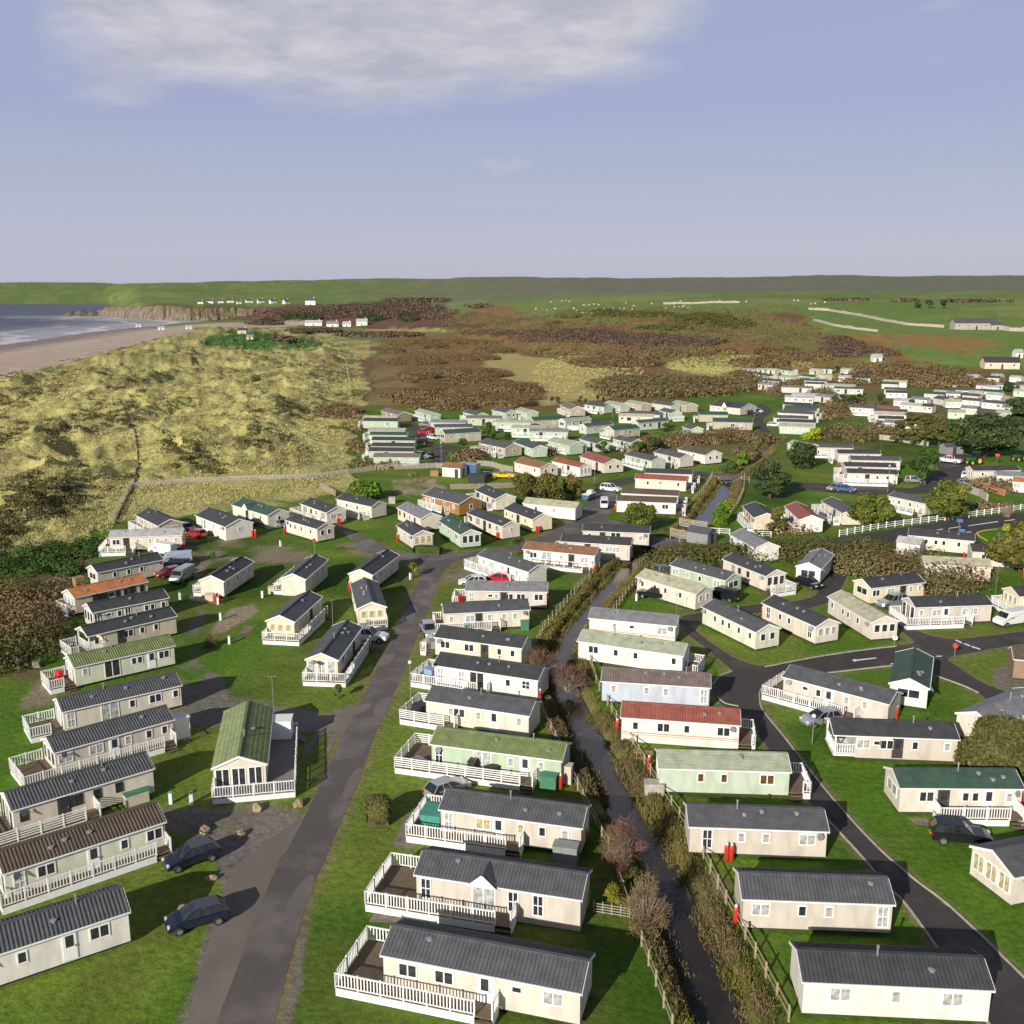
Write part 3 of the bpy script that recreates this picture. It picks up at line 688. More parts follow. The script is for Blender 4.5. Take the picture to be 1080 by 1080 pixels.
def home(zn, x0, y0, x1, y1, roof, wall, feat, label, lod=2):
    COUNT[0] += 1
    r = random.Random(COUNT[0] * 31 + 5)
    ft = {}
    for tk in feat.split():
        k, _, v = tk.partition("="); ft[k] = v or True
    pa, pb = P(zn, x0, y0), P(zn, x1, y1)
    lift = float(ft.get("z", 0))
    ax, ay = flat(*pa, EAVE + lift); bx, by = flat(*pb, EAVE + lift)
    L = math.hypot(bx-ax, by-ay); ang = math.atan2(by-ay, bx-ax)
    if "L" in ft: L = float(ft["L"])
    L = min(max(L, 5.0), 12.6)
    W = float(ft.get("W", 3.45))
    root = empty("mobile_home", (ax, ay, lift), ang, label, "mobile home", ft.get("grp") and ft["grp"].replace("_", " "))
    er, rr = EAVE, EAVE + (RIDGE - EAVE) * (W / 3.45) ** .8 * float(ft.get("pitch", 1))
    wm = WALL[wall]; rm = ROOF[roof]
    z0 = .04 if "skirt" in ft else BASE
    # porch: the gable end at p0 is open under the roof
    px0 = 1.9 if "porch" in ft else 0.0
    prof = [(0, z0), (W, z0), (W, er), (W/2, rr), (0, er)]
    mb = MB(); n = 5
    mb.v = [(px0, y, z) for y, z in prof] + [(L, y, z) for y, z in prof]
    mb.f = [tuple(reversed(range(5))), tuple(range(5, 10))] + [(i, (i+1) % 5, 5 + (i+1) % 5, 5 + i) for i in range(5)]
    mb.f[0] = (4, 3, 2, 1, 0)
    mb.build("wall", wm, root)
    if z0 > .1:
        MB().box(px0 + .25, L - .25, .3, W - .3, .0, z0).build("chassis", M["dark"], root)
    if "porch" in ft:
        p = MB().box(0, px0, 0, W, z0 + .1, z0 + .25)
        for yy in (.08, W - .08): p.box(.05, .2, yy - .07, yy + .07, z0 + .2, er)
        p.quad((.06, .1, er), (.06, W - .1, er), (.06, W/2, rr - .05))
        pc = p.build("porch", M["trim"], root)
        mb = MB(); picket_run((.1, .1), (.1, W - .1), "p", z0 + .25, True, mb); picket_run((.1, .05), (px0, .05), "p", z0 + .25, True, mb); mb.build("railing", M["trim"], pc)
    # roof
    oh, og, th = .14, .13, .07
    sl = (rr - er) / (W / 2)
    R_ = MB()
    if "tile" in ft:
        per = .25; k = int((L + 2*og) / per); xs = []; zs = []
        for i in range(k + 1):
            x = -og + i * (L + 2*og) / k
            for dx, dz in ((0, 0), (.08, 0), (.115, .05), (.20, .05)):
                if x + dx <= L + og + 1e-6: xs.append(x + dx); zs.append(dz)
    else:
        xs = [-og, L + og]; zs = [0, 0]
    rows = 7 if "tile" in ft else 2
    for side in (0, 1):
        base = len(R_.v)
        for j in range(rows):
            u = j / (rows - 1)
            for st_ in ((0, 1) if ("tile" in ft and 0 < j < rows - 1) else (0,)):
                for x, dz in zip(xs, zs):
                    d = -oh + (W/2 + oh) * u
                    z = er + sl * d + th + dz + (.0 if "tile" not in ft else (.03 if st_ == 0 and j > 0 else 0))
                    y = d if side == 0 else W - d
                    R_.v.append((x, y, z))
        nrow = (len(R_.v) - base) // len(xs); nx = len(xs)
        for j in range(nrow - 1):
            for i in range(nx - 1):
                q = (base + j*nx + i, base + j*nx + i + 1, base + (j+1)*nx + i + 1, base + (j+1)*nx + i)
                R_.f.append(q if side == 0 else q[::-1])
    # underside and edges
    zl = er - sl*oh
    for side in (0, 1):
        ye = -oh if side == 0 else W + oh
        R_.quad((-og, ye, zl), (L+og, ye, zl), (L+og, ye, zl + th), (-og, ye, zl + th))
        R_.quad((-og, ye, zl), (-og, W/2, rr), (L+og, W/2, rr), (L+og, ye, zl))
    ro = R_.build("roof", rm, root)
    if lod >= 1:
        for x in (-og - .03, L + og):
            tb = MB()
            for side in (0, 1):
                ye = -oh - .02 if side == 0 else W + oh + .02
                zz = er + sl*(-oh - .02); k = len(tb.v)
                tb.v += [(x, ye, zz - .1), (x + .03, ye, zz - .1), (x + .03, ye, zz + .1), (x, ye, zz + .1), (x, W/2, rr - .1), (x + .03, W/2, rr - .1), (x + .03, W/2, rr + .1), (x, W/2, rr + .1)]
                tb.f += [tuple(k + i for i in q) for q in ((0,1,2,3), (4,7,6,5), (0,4,5,1), (1,5,6,2), (2,6,7,3), (3,7,4,0))]
            tb.build("barge_board", M["trim"] if "darktrim" not in ft else M["dark"], root)
        tb = MB().box(-og + .02, L + og - .02, -oh - .09, -oh - .005, zl - .02, zl + .07); tb.build("gutter", M["trim"], root)
    if lod >= 2:
        cap = MB().bar((-og, W/2, rr + th + .05), (L + og, W/2, rr + th + .05), .26, .06); cap.build("ridge_cap", rm, ro)
        for i in range(r.randint(1, 3)):
            x = r.uniform(.15, .9) * L; yv = W/2 - r.uniform(.4, 1.1)
            zz = er + sl*yv + th
            put("roof_vent", cached(("vent",), lambda: MB().lathe([(.16, -.05), (.16, .08), (.22, .08), (.22, .15), (.08, .2)], 8).mesh("roof_vent", M["steel"])), ro, (x, yv, zz))
        if r.random() < .55:
            x = r.uniform(.3, .8) * L
            put("flue_pipe", cached(("flue",), lambda: MB().lathe([(.06, -.1), (.06, .6), (.10, .6), (.10, .72)], 8).mesh("flue_pipe", M["steel"])), ro, (x, W*.45, rr - .02))
    if "dormer" in ft:
        x = float(ft["dormer"]) * L; d = MB()
        zt = rr + .12; hw = 1.0
        d.v += [(x - hw, -.45, er - .05), (x, -.45, zt), (x + hw, -.45, er - .05), (x - hw*1.1, W*.02, er), (x, W*.5, zt), (x + hw*1.1, W*.02, er)]
        k = len(d.v) - 6; d.f += [(k, k+1, k+4, k+3), (k+1, k+2, k+5, k+4)]
        g_ = d.build("porch_gable", rm, ro)
        t2 = MB().bar((x - hw, -.47, er - .05), (x, -.47, zt), .05, .14).bar((x, -.47, zt), (x + hw, -.47, er - .05), .05, .14)
        t2.quad((x - hw + .1, -.44, er - .05), (x + hw - .1, -.44, er - .05), (x, -.44, zt - .1)); t2.build("gable_board", M["trim"], g_)
    # openings on the long side seen
    spec = ft.get("s")
    frm = ft.get("fr") or ("slim" if wall in ("mint", "beige", "cream") and r.random() < .4 else "std")
    if not spec:
        k = {2: r.choice((4, 5, 5)), 1: 4, 0: 3}[lod]
        xs_ = [(i + .5 + r.uniform(-.18, .18)) / k for i in range(k)]
        dpos = r.randrange(1, k - 1) if k > 3 else 1
        if r.random() < .25 or lod == 0: dpos = -1
        toks = []
        for i, q in enumerate(xs_):
            toks.append(("d" if r.random() < .6 else "D") if i == dpos else r.choice("wwWwv")); toks[-1] += f"{q:.2f}"
        spec = ",".join(toks)
    if spec != "0":
        for tk in spec.split(","):
            c, q = tk[0], float(tk[1:]) * L
            pane = r.choice(("dark", "dark", "pale", "pale", "pale"))
            if "blind" in ft and r.random() < .6: pane = "blind"
            if "brownwin" in ft: pane = "brown"
            if "darkwin" in ft: pane = "dark"
            zs_ = 1.28
            if c == "w": add_window(root, q, 0, 0, zs_, .62, .85, frm, pane)
            elif c == "v": add_window(root, q, 0, 0, zs_ + .3, .7, .5, frm, "dark")
            elif c == "W": add_window(root, q, 0, 0, zs_ - .05, 1.25, .95, frm, pane)
            elif c == "G": add_window(root, q, 0, 0, zs_, .95, .95, "georgian", "dark")
            elif c == "T": add_window(root, q, 0, 0, .7, .8, 1.6, "georgian", pane)
            elif c == "P": add_window(root, q, 0, 0, .45, 1.7, 1.95, "patio", r.choice(("dark", "pale")), "patio_door")
            elif c == "d": add_door(root, q, 0, 0, True)
            elif c == "D": add_door(root, q, 0, 0, False)
    # gable ends: g0 at p0 end, g1 at p1 end
    for key, x, rz in (("g0", px0, -R(90)), ("g1", L, R(90))):
        st = ft.get(key)
        if not st: continue
        pane = "blind" if "blind" in ft else r.choice(("dark", "pale"))
        if st == "bay":
            for q in (-.31, 0, .31): add_window(root, x, W/2 + q*W, rz, .95, W*.27, 1.35, "std", pane)
        elif st == "two":
            for q in (-.2, .2): add_window(root, x, W/2 + q*W, rz, 1.2, .8, .95, "std", pane)
        elif st == "one": add_window(root, x, W/2 + .1, rz, 1.25, .75, .85, "std", pane)
        elif st == "wide": add_window(root, x, W/2, rz, 1.15, W*.62, 1.0, "std", pane)
        elif st == "three":
            for q in (-.29, 0, .29): add_window(root, x, W/2 + q*W, rz, 1.15, W*.24, 1.05, "std", pane)
        elif st == "patio":
            for q in (-.30, .02, .33): add_window(root, x, W/2 + q*W, rz, .5, W*.28, 1.85, "patio" if q == .02 else "std", pane, "patio_door" if q == .02 else "window")
    if "stripe" in ft:
        MB().box(.05, L - .05, -.03, -.004, .98, 1.05).box(.05, L - .05, -.03, -.004, .80, .84).build("stripe", M["terracotta"], root)
    # satellite dish, meter boxes near the camera only
    if lod >= 2 and r.random() < .5:
        x = r.choice((.06, .94)) * L
        dsh = put("satellite_dish", cached(("dish",), lambda: MB().lathe([(.02, 0), (.18, .04), (.28, .12), (.29, .12)], 10).bar((0,0,0), (0, .0, -.25), .04).mesh("satellite_dish", M["cable"])), root, (x, -.3, 2.15))
        dsh.rotation_euler = (R(70), 0, R(25))
    # verandas
    vs_ = ft.get("v")
    if vs_:
        dl = float(ft.get("dl", 2.6)); df = float(ft.get("df", 1.4))
        rects, runs, steps = [], [], None
        g = .02
        if "l" in vs_ and "f" in vs_:
            e = float(ft.get("fe", 1.0)) * L
            rects = [(-dl, -df, -g, W), (-g, -df, e, -.03)]
            runs = [((-dl, W), (-.2, W)), ((-dl, -df), (-dl, W)), ((-dl, -df), (e - 1.1, -df)), ((e, -df), (e, -.1))]; steps = (e - .5, -df - .02, 0, -1)
        elif "r" in vs_ and "f" in vs_:
            e = float(ft.get("fe", 0)) * L
            rects = [(L + g, -df, L + dl, W), (e, -df, L + g, -.03)]
            runs = [((L + .2, W), (L + dl, W)), ((L + dl, -df), (L + dl, W)), ((e + 1.1, -df), (L + dl, -df)), ((e, -df), (e, -.1))]; steps = (e + .5, -df - .02, 0, -1)
        elif "f" in vs_:
            a, b = (float(q) * L for q in ft.get("fx", ".05:.95").split(":"))
            rects = [(a, -df, b, -.03)]; runs = [((a, -df), (b - 1.1, -df)), ((a, -df), (a, -.1)), ((b, -df), (b, -.1))]; steps = (b - .5, -df - .02, 0, -1)
        elif "l" in vs_:
            rects = [(-dl, 0, -g, W)]; runs = [((-dl, W), (-.2, W)), ((-dl, 0), (-dl, W)), ((-dl, 0), (-1.2, 0))]; steps = (-.6, -.02, 0, -1)
        elif "r" in vs_:
            rects = [(L + g, 0, L + dl, W)]; runs = [((L + .2, W), (L + dl, W)), ((L + dl, 0), (L + dl, W)), ((L + 1.2, 0), (L + dl, 0))]; steps = (L + .6, -.02, 0, -1)
        if "b" in vs_:   # deck along the far side
            rects.append((.4, W + .03, L * .9, W + 1.3)); runs += [((.4, W + 1.3), (L * .9, W + 1.3)), ((.4, W + .1), (.4, W + 1.3))]
        veranda(root, W, L, (rects, runs, steps), ft.get("rail", "p" if lod == 2 else "h"), ft.get("floor", "deckwood"))
    root["_box"] = 0; del root["_box"]
    return root
def seton(root, x, y):
    """a point beside a home: local metres -> world"""
    a = root.rotation_euler.z; l = root.location
    return l.x + x*math.cos(a) - y*math.sin(a), l.y + x*math.sin(a) + y*math.cos(a)
# ---------------- near and middle homes: (zoom window, eave line p0-p1 of the long side seen, roof, cladding, features, label)
H = {}
def hm(key, *a, **k): H[key] = home(*a, **k)
B = "mobile home"
# the left column, stepping down from the dunes
hm("n1","n",565,722,940,708,"light","cream","v=lf dl=1.2 fe=.35 df=2.4 s=W.09,D.23,w.39,w.56,w.66,w.78,w.92 W=3.4","cream mobile home with pale grey flat-looking roof, nearest the steps to the dunes")
hm("n2","n",705,604,820,660,"dark","taupe","g1=wide W=4.2 v=f df=1.5 fx=.0:.8","taupe mobile home with dark roof behind the pale grey roofed one, against the dunes")
hm("a2","a",505,215,843,148,"dark","pink","g0=wide s=w.25,w.46,w.66 darkwin","pinkish mobile home with dark roof just behind the orange roofed one")
hm("a3","a",385,345,762,262,"orange","beige","tile s=D.28,W.38,v.49,w.58,w.69,D.78,w.92 g0=bay darkwin v=l dl=1.0","beige mobile home with a bright orange tiled roof")
hm("a4","a",480,422,870,345,"dark","pink","g0=bay s=T.05,v.2,w.34,T.45,w.7,w.78,w.93 darkwin","pinkish mobile home with dark roof directly in front of the orange roofed one")
hm("a5","a",455,545,910,440,"dark","beige","porch s=w.09,D.36,W.44,w.6,w.76 darkwin v=l dl=2.0","beige mobile home with dark roof and pillared open porch, just behind the striped green roof")
hm("a6","a",385,705,900,592,"green","sage","tile g0=patio s=w.1,P.36,w.58,w.64,d.76,W.89 v=l dl=2.6 floor=deckwood","pale sage mobile home with striped green tiled roof and small turfed deck, left column")
hm("a7","a",325,935,935,797,"slate","cream","tile g0=patio s=T.06,P.38,w.57,W.77,w.95 v=l dl=3.0","cream mobile home with slate roof directly before the striped green one, left column")
hm("a8","b",265,245,838,85,"slate","pink","tile g0=bay s=W.08,W.33,d.48,w.6,w.78,w.92 v=lf dl=2.9 df=1.2 fe=.97","pinkish mobile home with brown deck and long picket railing in the left column")
hm("a9","b",60,525,740,322,"slate","cream","tile g0=patio s=w.07,D.34,W.42,w.58,w.74 darkwin v=lf dl=1.8 df=1.5 fe=.55 rail=h","cream mobile home with slate roof and green-lidded box at its steps, left column")
hm("a10","b",20,830,795,580,"brown","sage","tile g0=patio s=T.08,W.24,d.53,w.73,W.93 v=f df=1.1 fx=-.05:1.0 skirt","pale sage mobile home with brown tiled roof and white picket veranda beside the black hatchback")
hm("a11","b",-140,1262,620,1015,"slate","white","tile s=w.3,d.6,W.8","white mobile home with slate roof cut by the bottom left corner")
# the loose group left of the access road
hm("c1","c",175,260,328,160,"dark","cream","s=W.15,w.45,v.65,W.85 v=b","cream mobile home with dark roof beside the parked silver van")
hm("c2","c",598,250,712,150,"slate","cream","skirt s=w.3,w.5,W.78 v=b","cream mobile home with white skirting and slate roof in front of the red round sign")
hm("c3","c",945,228,1075,130,"dark","cream","s=W.1,w.3,w.45,w.75 L=11","cream mobile home with dark roof just left of the upper road junction")
hm("c4","c",838,275,872,405,"slate","yellow","g1=three W=3.5 v=rf dl=1.6 df=.0 fe=1.0 blind darkwin L=11","x")
H["c4"]["label"] = "yellow mobile home with three gable windows, behind the white four-by-four"
hm("c5","c",540,470,682,342,"slate","yellow","g0=three blind v=lf dl=1.6 df=1.1 fe=.9 s=W.2,w.4,D.6,w.85","yellowish mobile home with tan blinds and white corner deck amid the left lawn")
hm("c6","c",765,668,888,498,"slate","yellow","g0=patio s=W.2,W.4,D.65,w.85 v=lf dl=1.6 df=1.2 fe=.95 skirt","yellowish mobile home with patio doors and folded parasol on its deck")
hm("d7","d",352,332,383,52,"green","cream","tile g0=patio W=4.3 s=W.2,d.4,W.7 v=lf dl=1.7 df=2.4 fe=.85 floor=deckgrey L=11.6","cream mobile home with moss green tiled roof and wide grey deck beside the gravel bay")
# row between access road and stream, back to front
hm("e1","e",86,65,160,112,"dark","pink","g1=bay blind","short pinkish mobile home with bay front behind the clipped hedge at the junction")
hm("e2","e",285,42,388,108,"fir","mint","g1=bay s=w.2,w.45,W.8 darkwin","mint green mobile home with dark green roof near the cabbage palm")
hm("e3","e",420,5,585,68,"dark","cream","g1=one v=l dl=1.0 s=w.1,W.3,D.5,w.65,w.85","cream mobile home with dark roof behind the mint green one by the cabbage palm")
hm("e5","e",470,205,708,283,"slate","white","v=lf dl=2.2 df=1.0 fe=.85 s=w.12,W.28,w.5,d.62,w.78","white mobile home with slate roof at the bend of the road, behind the red car")
hm("e6","e",685,175,1022,207,"rust","white","v=f df=1.5 fx=.1:.97 s=W.14,P.33,w.54,D.68,W.86 rail=g","white mobile home with rusty brown roof and glazed white deck")
hm("e7","g",50,47,365,66,"dark","pink","v=l dl=1.4 s=w.08,W.27,D.39,W.7,W.8 skirt","pinkish mobile home with dark roof directly behind the rusty brown roof")
hm("e7b","g",150,-2,452,10,"dark","pink","s=w.1,D.3,P.5,W.9","pinkish mobile home with dark roof by the slatted bridge parapet")
hm("e8","e",412,372,795,378,"grey","pink","v=l dl=1.9 s=T.07,v.3,w.38,D.47,W.53,W.68,W.9","pinkish cream mobile home with grey roof in front of the red and white cars")
hm("e9","e",310,482,712,462,"slate","cream","v=lf dl=1.2 df=1.1 fe=.64 s=w.08,W.3,D.4,w.53,w.7,w.83","cream mobile home with slate roof and green deck boxes, behind the silver parked car")
hm("e10","e",265,592,675,645,"dark","cream","v=l dl=1.9 s=W.12,W.4,D.58,w.75,w.9 darkwin","cream mobile home with dark roof whose deck meets the nose of the silver car")
hm("e11","e",262,725,752,797,"dark","white","tile v=lf dl=2.4 df=1.0 fe=.55 s=T.06,T.27,P.42,w.72,G.89","white mobile home with dark tiled roof and square paned windows by the bare red shrub")
hm("f1","f",288,35,738,102,"slate","cream","v=lf dl=2.4 df=1.0 fe=.32 rail=h s=w.25,W.33,w.52,d.67,w.91","cream mobile home with plain slate roof directly behind the green tiled one, centre row")
hm("f2","f",312,225,880,298,"green","green","tile v=lf dl=2.9 df=1.6 fe=.82 rail=h s=T.06,P.4,w.62,d.73,w.85 skirt","mint green mobile home with green tiled roof and large white railed deck")
hm("f3","f",352,510,968,592,"slate","pink","tile v=lf dl=2.4 df=1.3 fe=.6 s=T.06,W.31,d.42,w.58,w.73,w.89 blind","pinkish mobile home with slate tiled roof and teal covered furniture on its deck")
hm("f4","f",245,795,965,905,"slate","pink","tile v=lf dl=3.2 df=1.5 fe=.62 s=T.06,P.42,T.6,T.75 dormer=.42 skirt","pinkish mobile home with gabled porch over its patio doors, front of the centre row")
# row right of the stream
hm("g1","g",180,395,572,432,"grey","white","stripe s=w.3,v.5,W.85","white mobile home with grey roof and two brown bands, just right of the stream bend")
hm("g2","g",130,500,605,568,"lichen","white","v=r dl=1.7 s=W.15,w.37,w.56,w.92","white mobile home with lichen grey-green roof and small railed deck, right of the stream")
hm("g3","g",238,682,728,712,"mauve","blue","tile s=w.11,w.42,w.6,T.95","pale blue-grey mobile home with mauve-brown tiled roof")
hm("h1","h",262,28,845,68,"red","white","tile stripe v=r dl=1.5 s=w.12,W.36,w.56,W.87 skirt","white mobile home with red tiled roof beside the stream")
hm("h2","h",450,280,1045,297,"lichen","mint","brownwin v=r dl=1.8 s=w.32,w.5,W.83 g0=two L=10.8","mint green mobile home with pale lichen roof and brown windows, beside the stream")
hm("h3","h",600,568,1280,592,"slate","pink","s=T.13,w.38,w.56,W.86","pinkish mobile home with slate roof and two red gas bottles before its long wall")
hm("h4","h",865,925,1605,952,"slate","pink","tile s=W.12,w.4,w.58,T.94","pinkish mobile home with slate roof, front of the row right of the stream")
hm("g5","g",398,208,665,287,"pale","cream","g1=two darkwin s=w.1,w.32,w.5,w.75","cream mobile home with pale olive roof between the two black cars")
hm("g6","g",550,155,800,225,"slate","green","g1=wide s=W.1,w.33,w.55,W.85","mint green mobile home with slate roof behind the black van, right of the stream")
hm("g7","g",790,128,985,205,"dark","cream","g1=bay v=r dl=2.3 s=w.25,w.4,w.6","cream mobile home with dark roof and white end deck, right of the mint one")
hm("g8","g",697,345,940,460,"slate","sage","g1=two darkwin s=w.25,w.4,w.52,w.7,w.9","pale sage mobile home with slate roof on the lawn inside the lane's bend")
hm("j2a","j",18,292,235,388,"dark","cream","g1=three darkwin s=T.12,w.35,w.52,T.9","cream mobile home with dark roof, left neighbour of the pale beige roofed one")
hm("j2","j",286,268,462,372,"pale","cream","g1=three darkwin s=w.1,w.36,w.48,w.7","cream mobile home with pale beige roof on the lawn left of the lane mouth")
hm("j1","j",458,232,675,208,"dark","yellow","g0=wide s=W.1,W.37,D.6,w.75,w.92 W=3.6","yellow-cream mobile home with dark roof behind the silver car and the pinkish decked home")
hm("j3","j",640,310,950,300,"dark","pink","g0=patio v=lf dl=1.7 df=1.4 fe=.68 s=w.08,W.28,d.4,W.67,W.76","pinkish mobile home with near-black roof and white veranda beside the white van")
hm("j4","j",253,155,305,95,"grey","white","g0=wide L=9 s=w.3,d.6","white mobile home with grey roof facing the camera on the dark asphalt stand")
hm("j6","r" if 0 else "t",205,175,700,220,"dark","cream","s=w.28,w.43,w.55,w.78 darkwin","long cream mobile home with dark roof beside the public road")
hm("j7","t",690,300,920,312,"dark","cream","s=W.25,W.78 L=7.6","short cream mobile home with dark roof before the long one by public road")
hm("j8","t",330,396,757,418,"pale","beige","s=w.7,W.2 L=9","beige mobile home with pale beige roof half hidden by bare scrub")
hm("j9","t",1045,640,1230,632,"dark","yellow","g0=three blind v=lf dl=1.6 df=1.5 fe=.9 L=9.5","yellow-cream mobile home with tan blinds at the right edge behind the white van")
hm("j10","j",1042,520,1330,548,"brown","brown","s=w.2,w.6 L=9.5","brown mobile home at the right edge beyond the gravel patch")
hm("i1","j",103,592,530,703,"slate","pink","tile v=lf dl=1.6 df=1.5 fe=.75 s=v.22,w.35,d.45,w.62,w.79","pinkish mobile home with slate roof inside the curve of the right road")
hm("i2","i",310,133,812,152,"dark","pink","porch s=W.24,v.35,W.43,D.52,w.66,w.92","pinkish mobile home with dark roof and white open porch behind a parked silver car")
hm("i3","i",578,348,1075,352,"fir","cream","g0=wide v=f df=1.6 fx=.28:.95 s=W.22,D.36,w.54,w.62,d.73,w.9","cream mobile home with fir green roof beside the black estate car")
hm("i4","i",1040,712,1640,592,"slate","cream","g0=bay blind W=4.0 s=w.2","cream mobile home with tan blinded gable cut by the right edge, front right")
hm("i5","i",965,102,1200,-5,"grey","cream","W=3.8 s=w.3,w.6 L=10","cream mobile home with grey roof behind the big brown bush at the right edge")
hm("i6","j",690,640,706,512,"fir","white","W=3.6 g0=wide s=w.5 L=9.5","white mobile home with patchy dark green roof end-on at the road junction")
# around the upper left green
hm("o1","o",210,330,350,385,"dark","white","W=5.0 g1=one s=T.2,T.3,w.6 skirt","wide white mobile home with dark roof in front of the dunes")
hm("o2","o",383,280,562,335,"fir","sage","W=4.4 g1=one s=D.42,W.6,w.8 skirt dormer=.42","sage mobile home with dark green roof and gabled porch before the dunes")
hm("o3","o",708,275,830,318,"dark","cream","W=3.9 g1=wide v=lf dl=1.6 df=1.5 fe=.8","cream mobile home with dark roof and long white deck under the dunes fence")
hm("o4","o",637,352,785,395,"dark","cream","W=3.4 g1=two darkwin s=w.15,w.3,w.5,w.8","small cream mobile home with two gable windows beside the upper lane's red gas bottle")
hm("o5","k",22,545,180,580,"dark","cream","W=3.6 v=f df=1.6 fx=.1:.95 s=w.3,w.42,w.6,w.75","cream mobile home with dark roof next to the round green hedge by the upper green")
hm("k30","k",300,585,405,635,"grey","cream","W=4.0 s=w.1,w.3,d.55,w.75","cream mobile home with pale grey roof left of the brown timber lodge")
hm("k31","k",415,525,580,568,"slate","wood","W=5.4 g1=one s=w.1,w.2,d.3,w.6,w.85 v=f df=1.2 fx=.0:.75","large golden brown timber lodge with slate roof")
H["k31"].name = "timber_lodge"; H["k31"]["category"] = "lodge"
hm("k32","k",655,505,735,540,"dark","cream","W=4.2 v=lf dl=1.6 df=1.4 fe=.9 L=9.5","cream mobile home with dark roof just right of the timber lodge")
hm("e4","k",785,590,915,638,"dark","yellow","W=4.0 s=w.1,w.3,D.5,w.75","yellow-cream mobile home with dark roof left of the long pale roofed one")
hm("k35","k",872,565,1104,588,"pale","white","s=w.25,w.6 L=10.5","long white mobile home with pale green-grey roof behind the orange-green tree clump")

# continuing the rows towards the camera
hm("x1","p",404,1006,612,1046,"slate","cream","tile v=lf dl=2.6 df=1.3 fe=.6","cream mobile home at the bottom edge, next before the gabled porch home")
hm("x2","p",848,1034,1046,1043,"dark","white","tile s=W.2,w.5,W.8","white mobile home with dark roof at the bottom edge, right of the stream")
# ---------------- the middle distance: green and cream homes beyond the wooden fence
def far(zn, rows, lod=1):
    for x0, y0, x1, y1, roof, wall, feat, label in rows: home(zn, x0, y0, x1, y1, roof, wall, feat, label, lod)
ST = "of eight stacked beside the dunes"
far("k", [
 (142,178,290,183,"pale","green","v=l dl=1.5 s=w.2,w.5,w.8","pale green mobile home with pale roof, farthest "+ST),
 (142,190,300,192,"dark","green","v=l dl=1.6 s=w.3,w.7","pale green mobile home with dark roof, second farthest "+ST),
 (167,235,330,238,"lichen","green","v=l dl=1.7 s=w.2,D.5,w.8","pale green mobile home with pale roof, third farthest "+ST),
 (172,254,342,256,"fir","mint","v=l dl=1.7 s=w.2,w.5,w.8","pale green mobile home with fir green roof, fourth farthest "+ST),
 (182,278,378,280,"dark","green","v=l dl=1.7 s=w.3,D.5,w.8","pale green mobile home with dark roof, fourth nearest "+ST),
 (182,306,372,308,"dark","mint","v=l dl=1.7 s=w.2,w.5,w.8","pale green mobile home with dark roof, third nearest "+ST),
 (168,328,372,330,"dark","green","v=l dl=1.7 s=w.2,D.4,w.8","pale green mobile home with dark roof, second nearest "+ST),
 (190,355,398,357,"mauve","green","s=W.6,W.85","pale green mobile home with mauve-grey roof, nearest "+ST),
 (225,145,330,170,"mauve","olive","W=4.6 s=w.3,d.6","olive lodge with dark roof behind the eight stacked green homes"),
 (380,145,452,165,"lichen","green","v=f df=1.2 g1=one","pale green mobile home with lichen roof at the top of the close"),
 (450,197,608,200,"grey","green","s=w.1,w.3,w.6,w.85","pale green mobile home with grey roof behind the olive one by the red cars"),
 (470,220,640,218,"slate","green","s=w.2,w.5","pale green mobile home with slate roof directly behind the olive one by the red cars"),
 (517,250,680,240,"fir","taupe","W=4.6 g0=wide skirt s=w.15,W.35,w.6","olive-taupe lodge with dark green roof beside the white and red cars"),
 (598,150,660,165,"slate","green","v=f df=1.4 W=4","pale green mobile home with slate roof against the brown thicket"),
 (612,178,770,180,"mauve","green","s=w.2,D.5,w.8","pale green mobile home with mauve roof in front of one against the brown thicket"),
 (730,140,800,155,"slate","green","g1=two W=4.2 L=9","pale green mobile home with slate roof end-on below the thicket's right half"),
 (838,140,905,158,"lichen","green","v=f df=1.4 W=4 L=9","pale green mobile home with lichen roof nearest the pale grass beyond the thicket"),
 (920,190,1072,182,"fir","taupe","W=4.6 g0=one skirt s=w.3,W.6","taupe lodge with fir green roof and white skirting in the back of the upper park"),
 (745,197,905,200,"lichen","green","v=f df=1.3 s=w.2,w.5,w.8","pale green mobile home with lichen roof behind the two white decked green ones"),
 (818,222,975,226,"lichen","mint","v=f df=1.3 s=w.2,D.4,w.7","mint mobile home with lichen roof and white deck, left of two decked neighbours"),
 (900,238,1075,241,"grey","green","v=f df=1.3 s=w.2,D.3,w.5,w.7","pale green mobile home with light grey roof and white deck, right of two decked neighbours"),
 (672,290,790,315,"slate","taupe","W=5.2 g1=one v=lf dl=1.5 df=1.8 fe=.95 s=d.2,W.35,d.6,W.8","large taupe lodge with slate roof and white pillared deck"),
 (828,285,925,320,"fir","mint","W=4 s=w.2,d.5,w.8","mint mobile home with dark green roof right of the large pillared taupe lodge"),
 (985,280,1085,305,"lichen","green","W=4 s=w.2,d.5","pale green mobile home with lichen roof above the small white red-roofed one"),
 (832,378,950,405,"rust","cream","W=5.0 g1=two s=w.2,w.5,d.8","wide cream mobile home with brown-red roof beside the orange-green tree clump"),
])
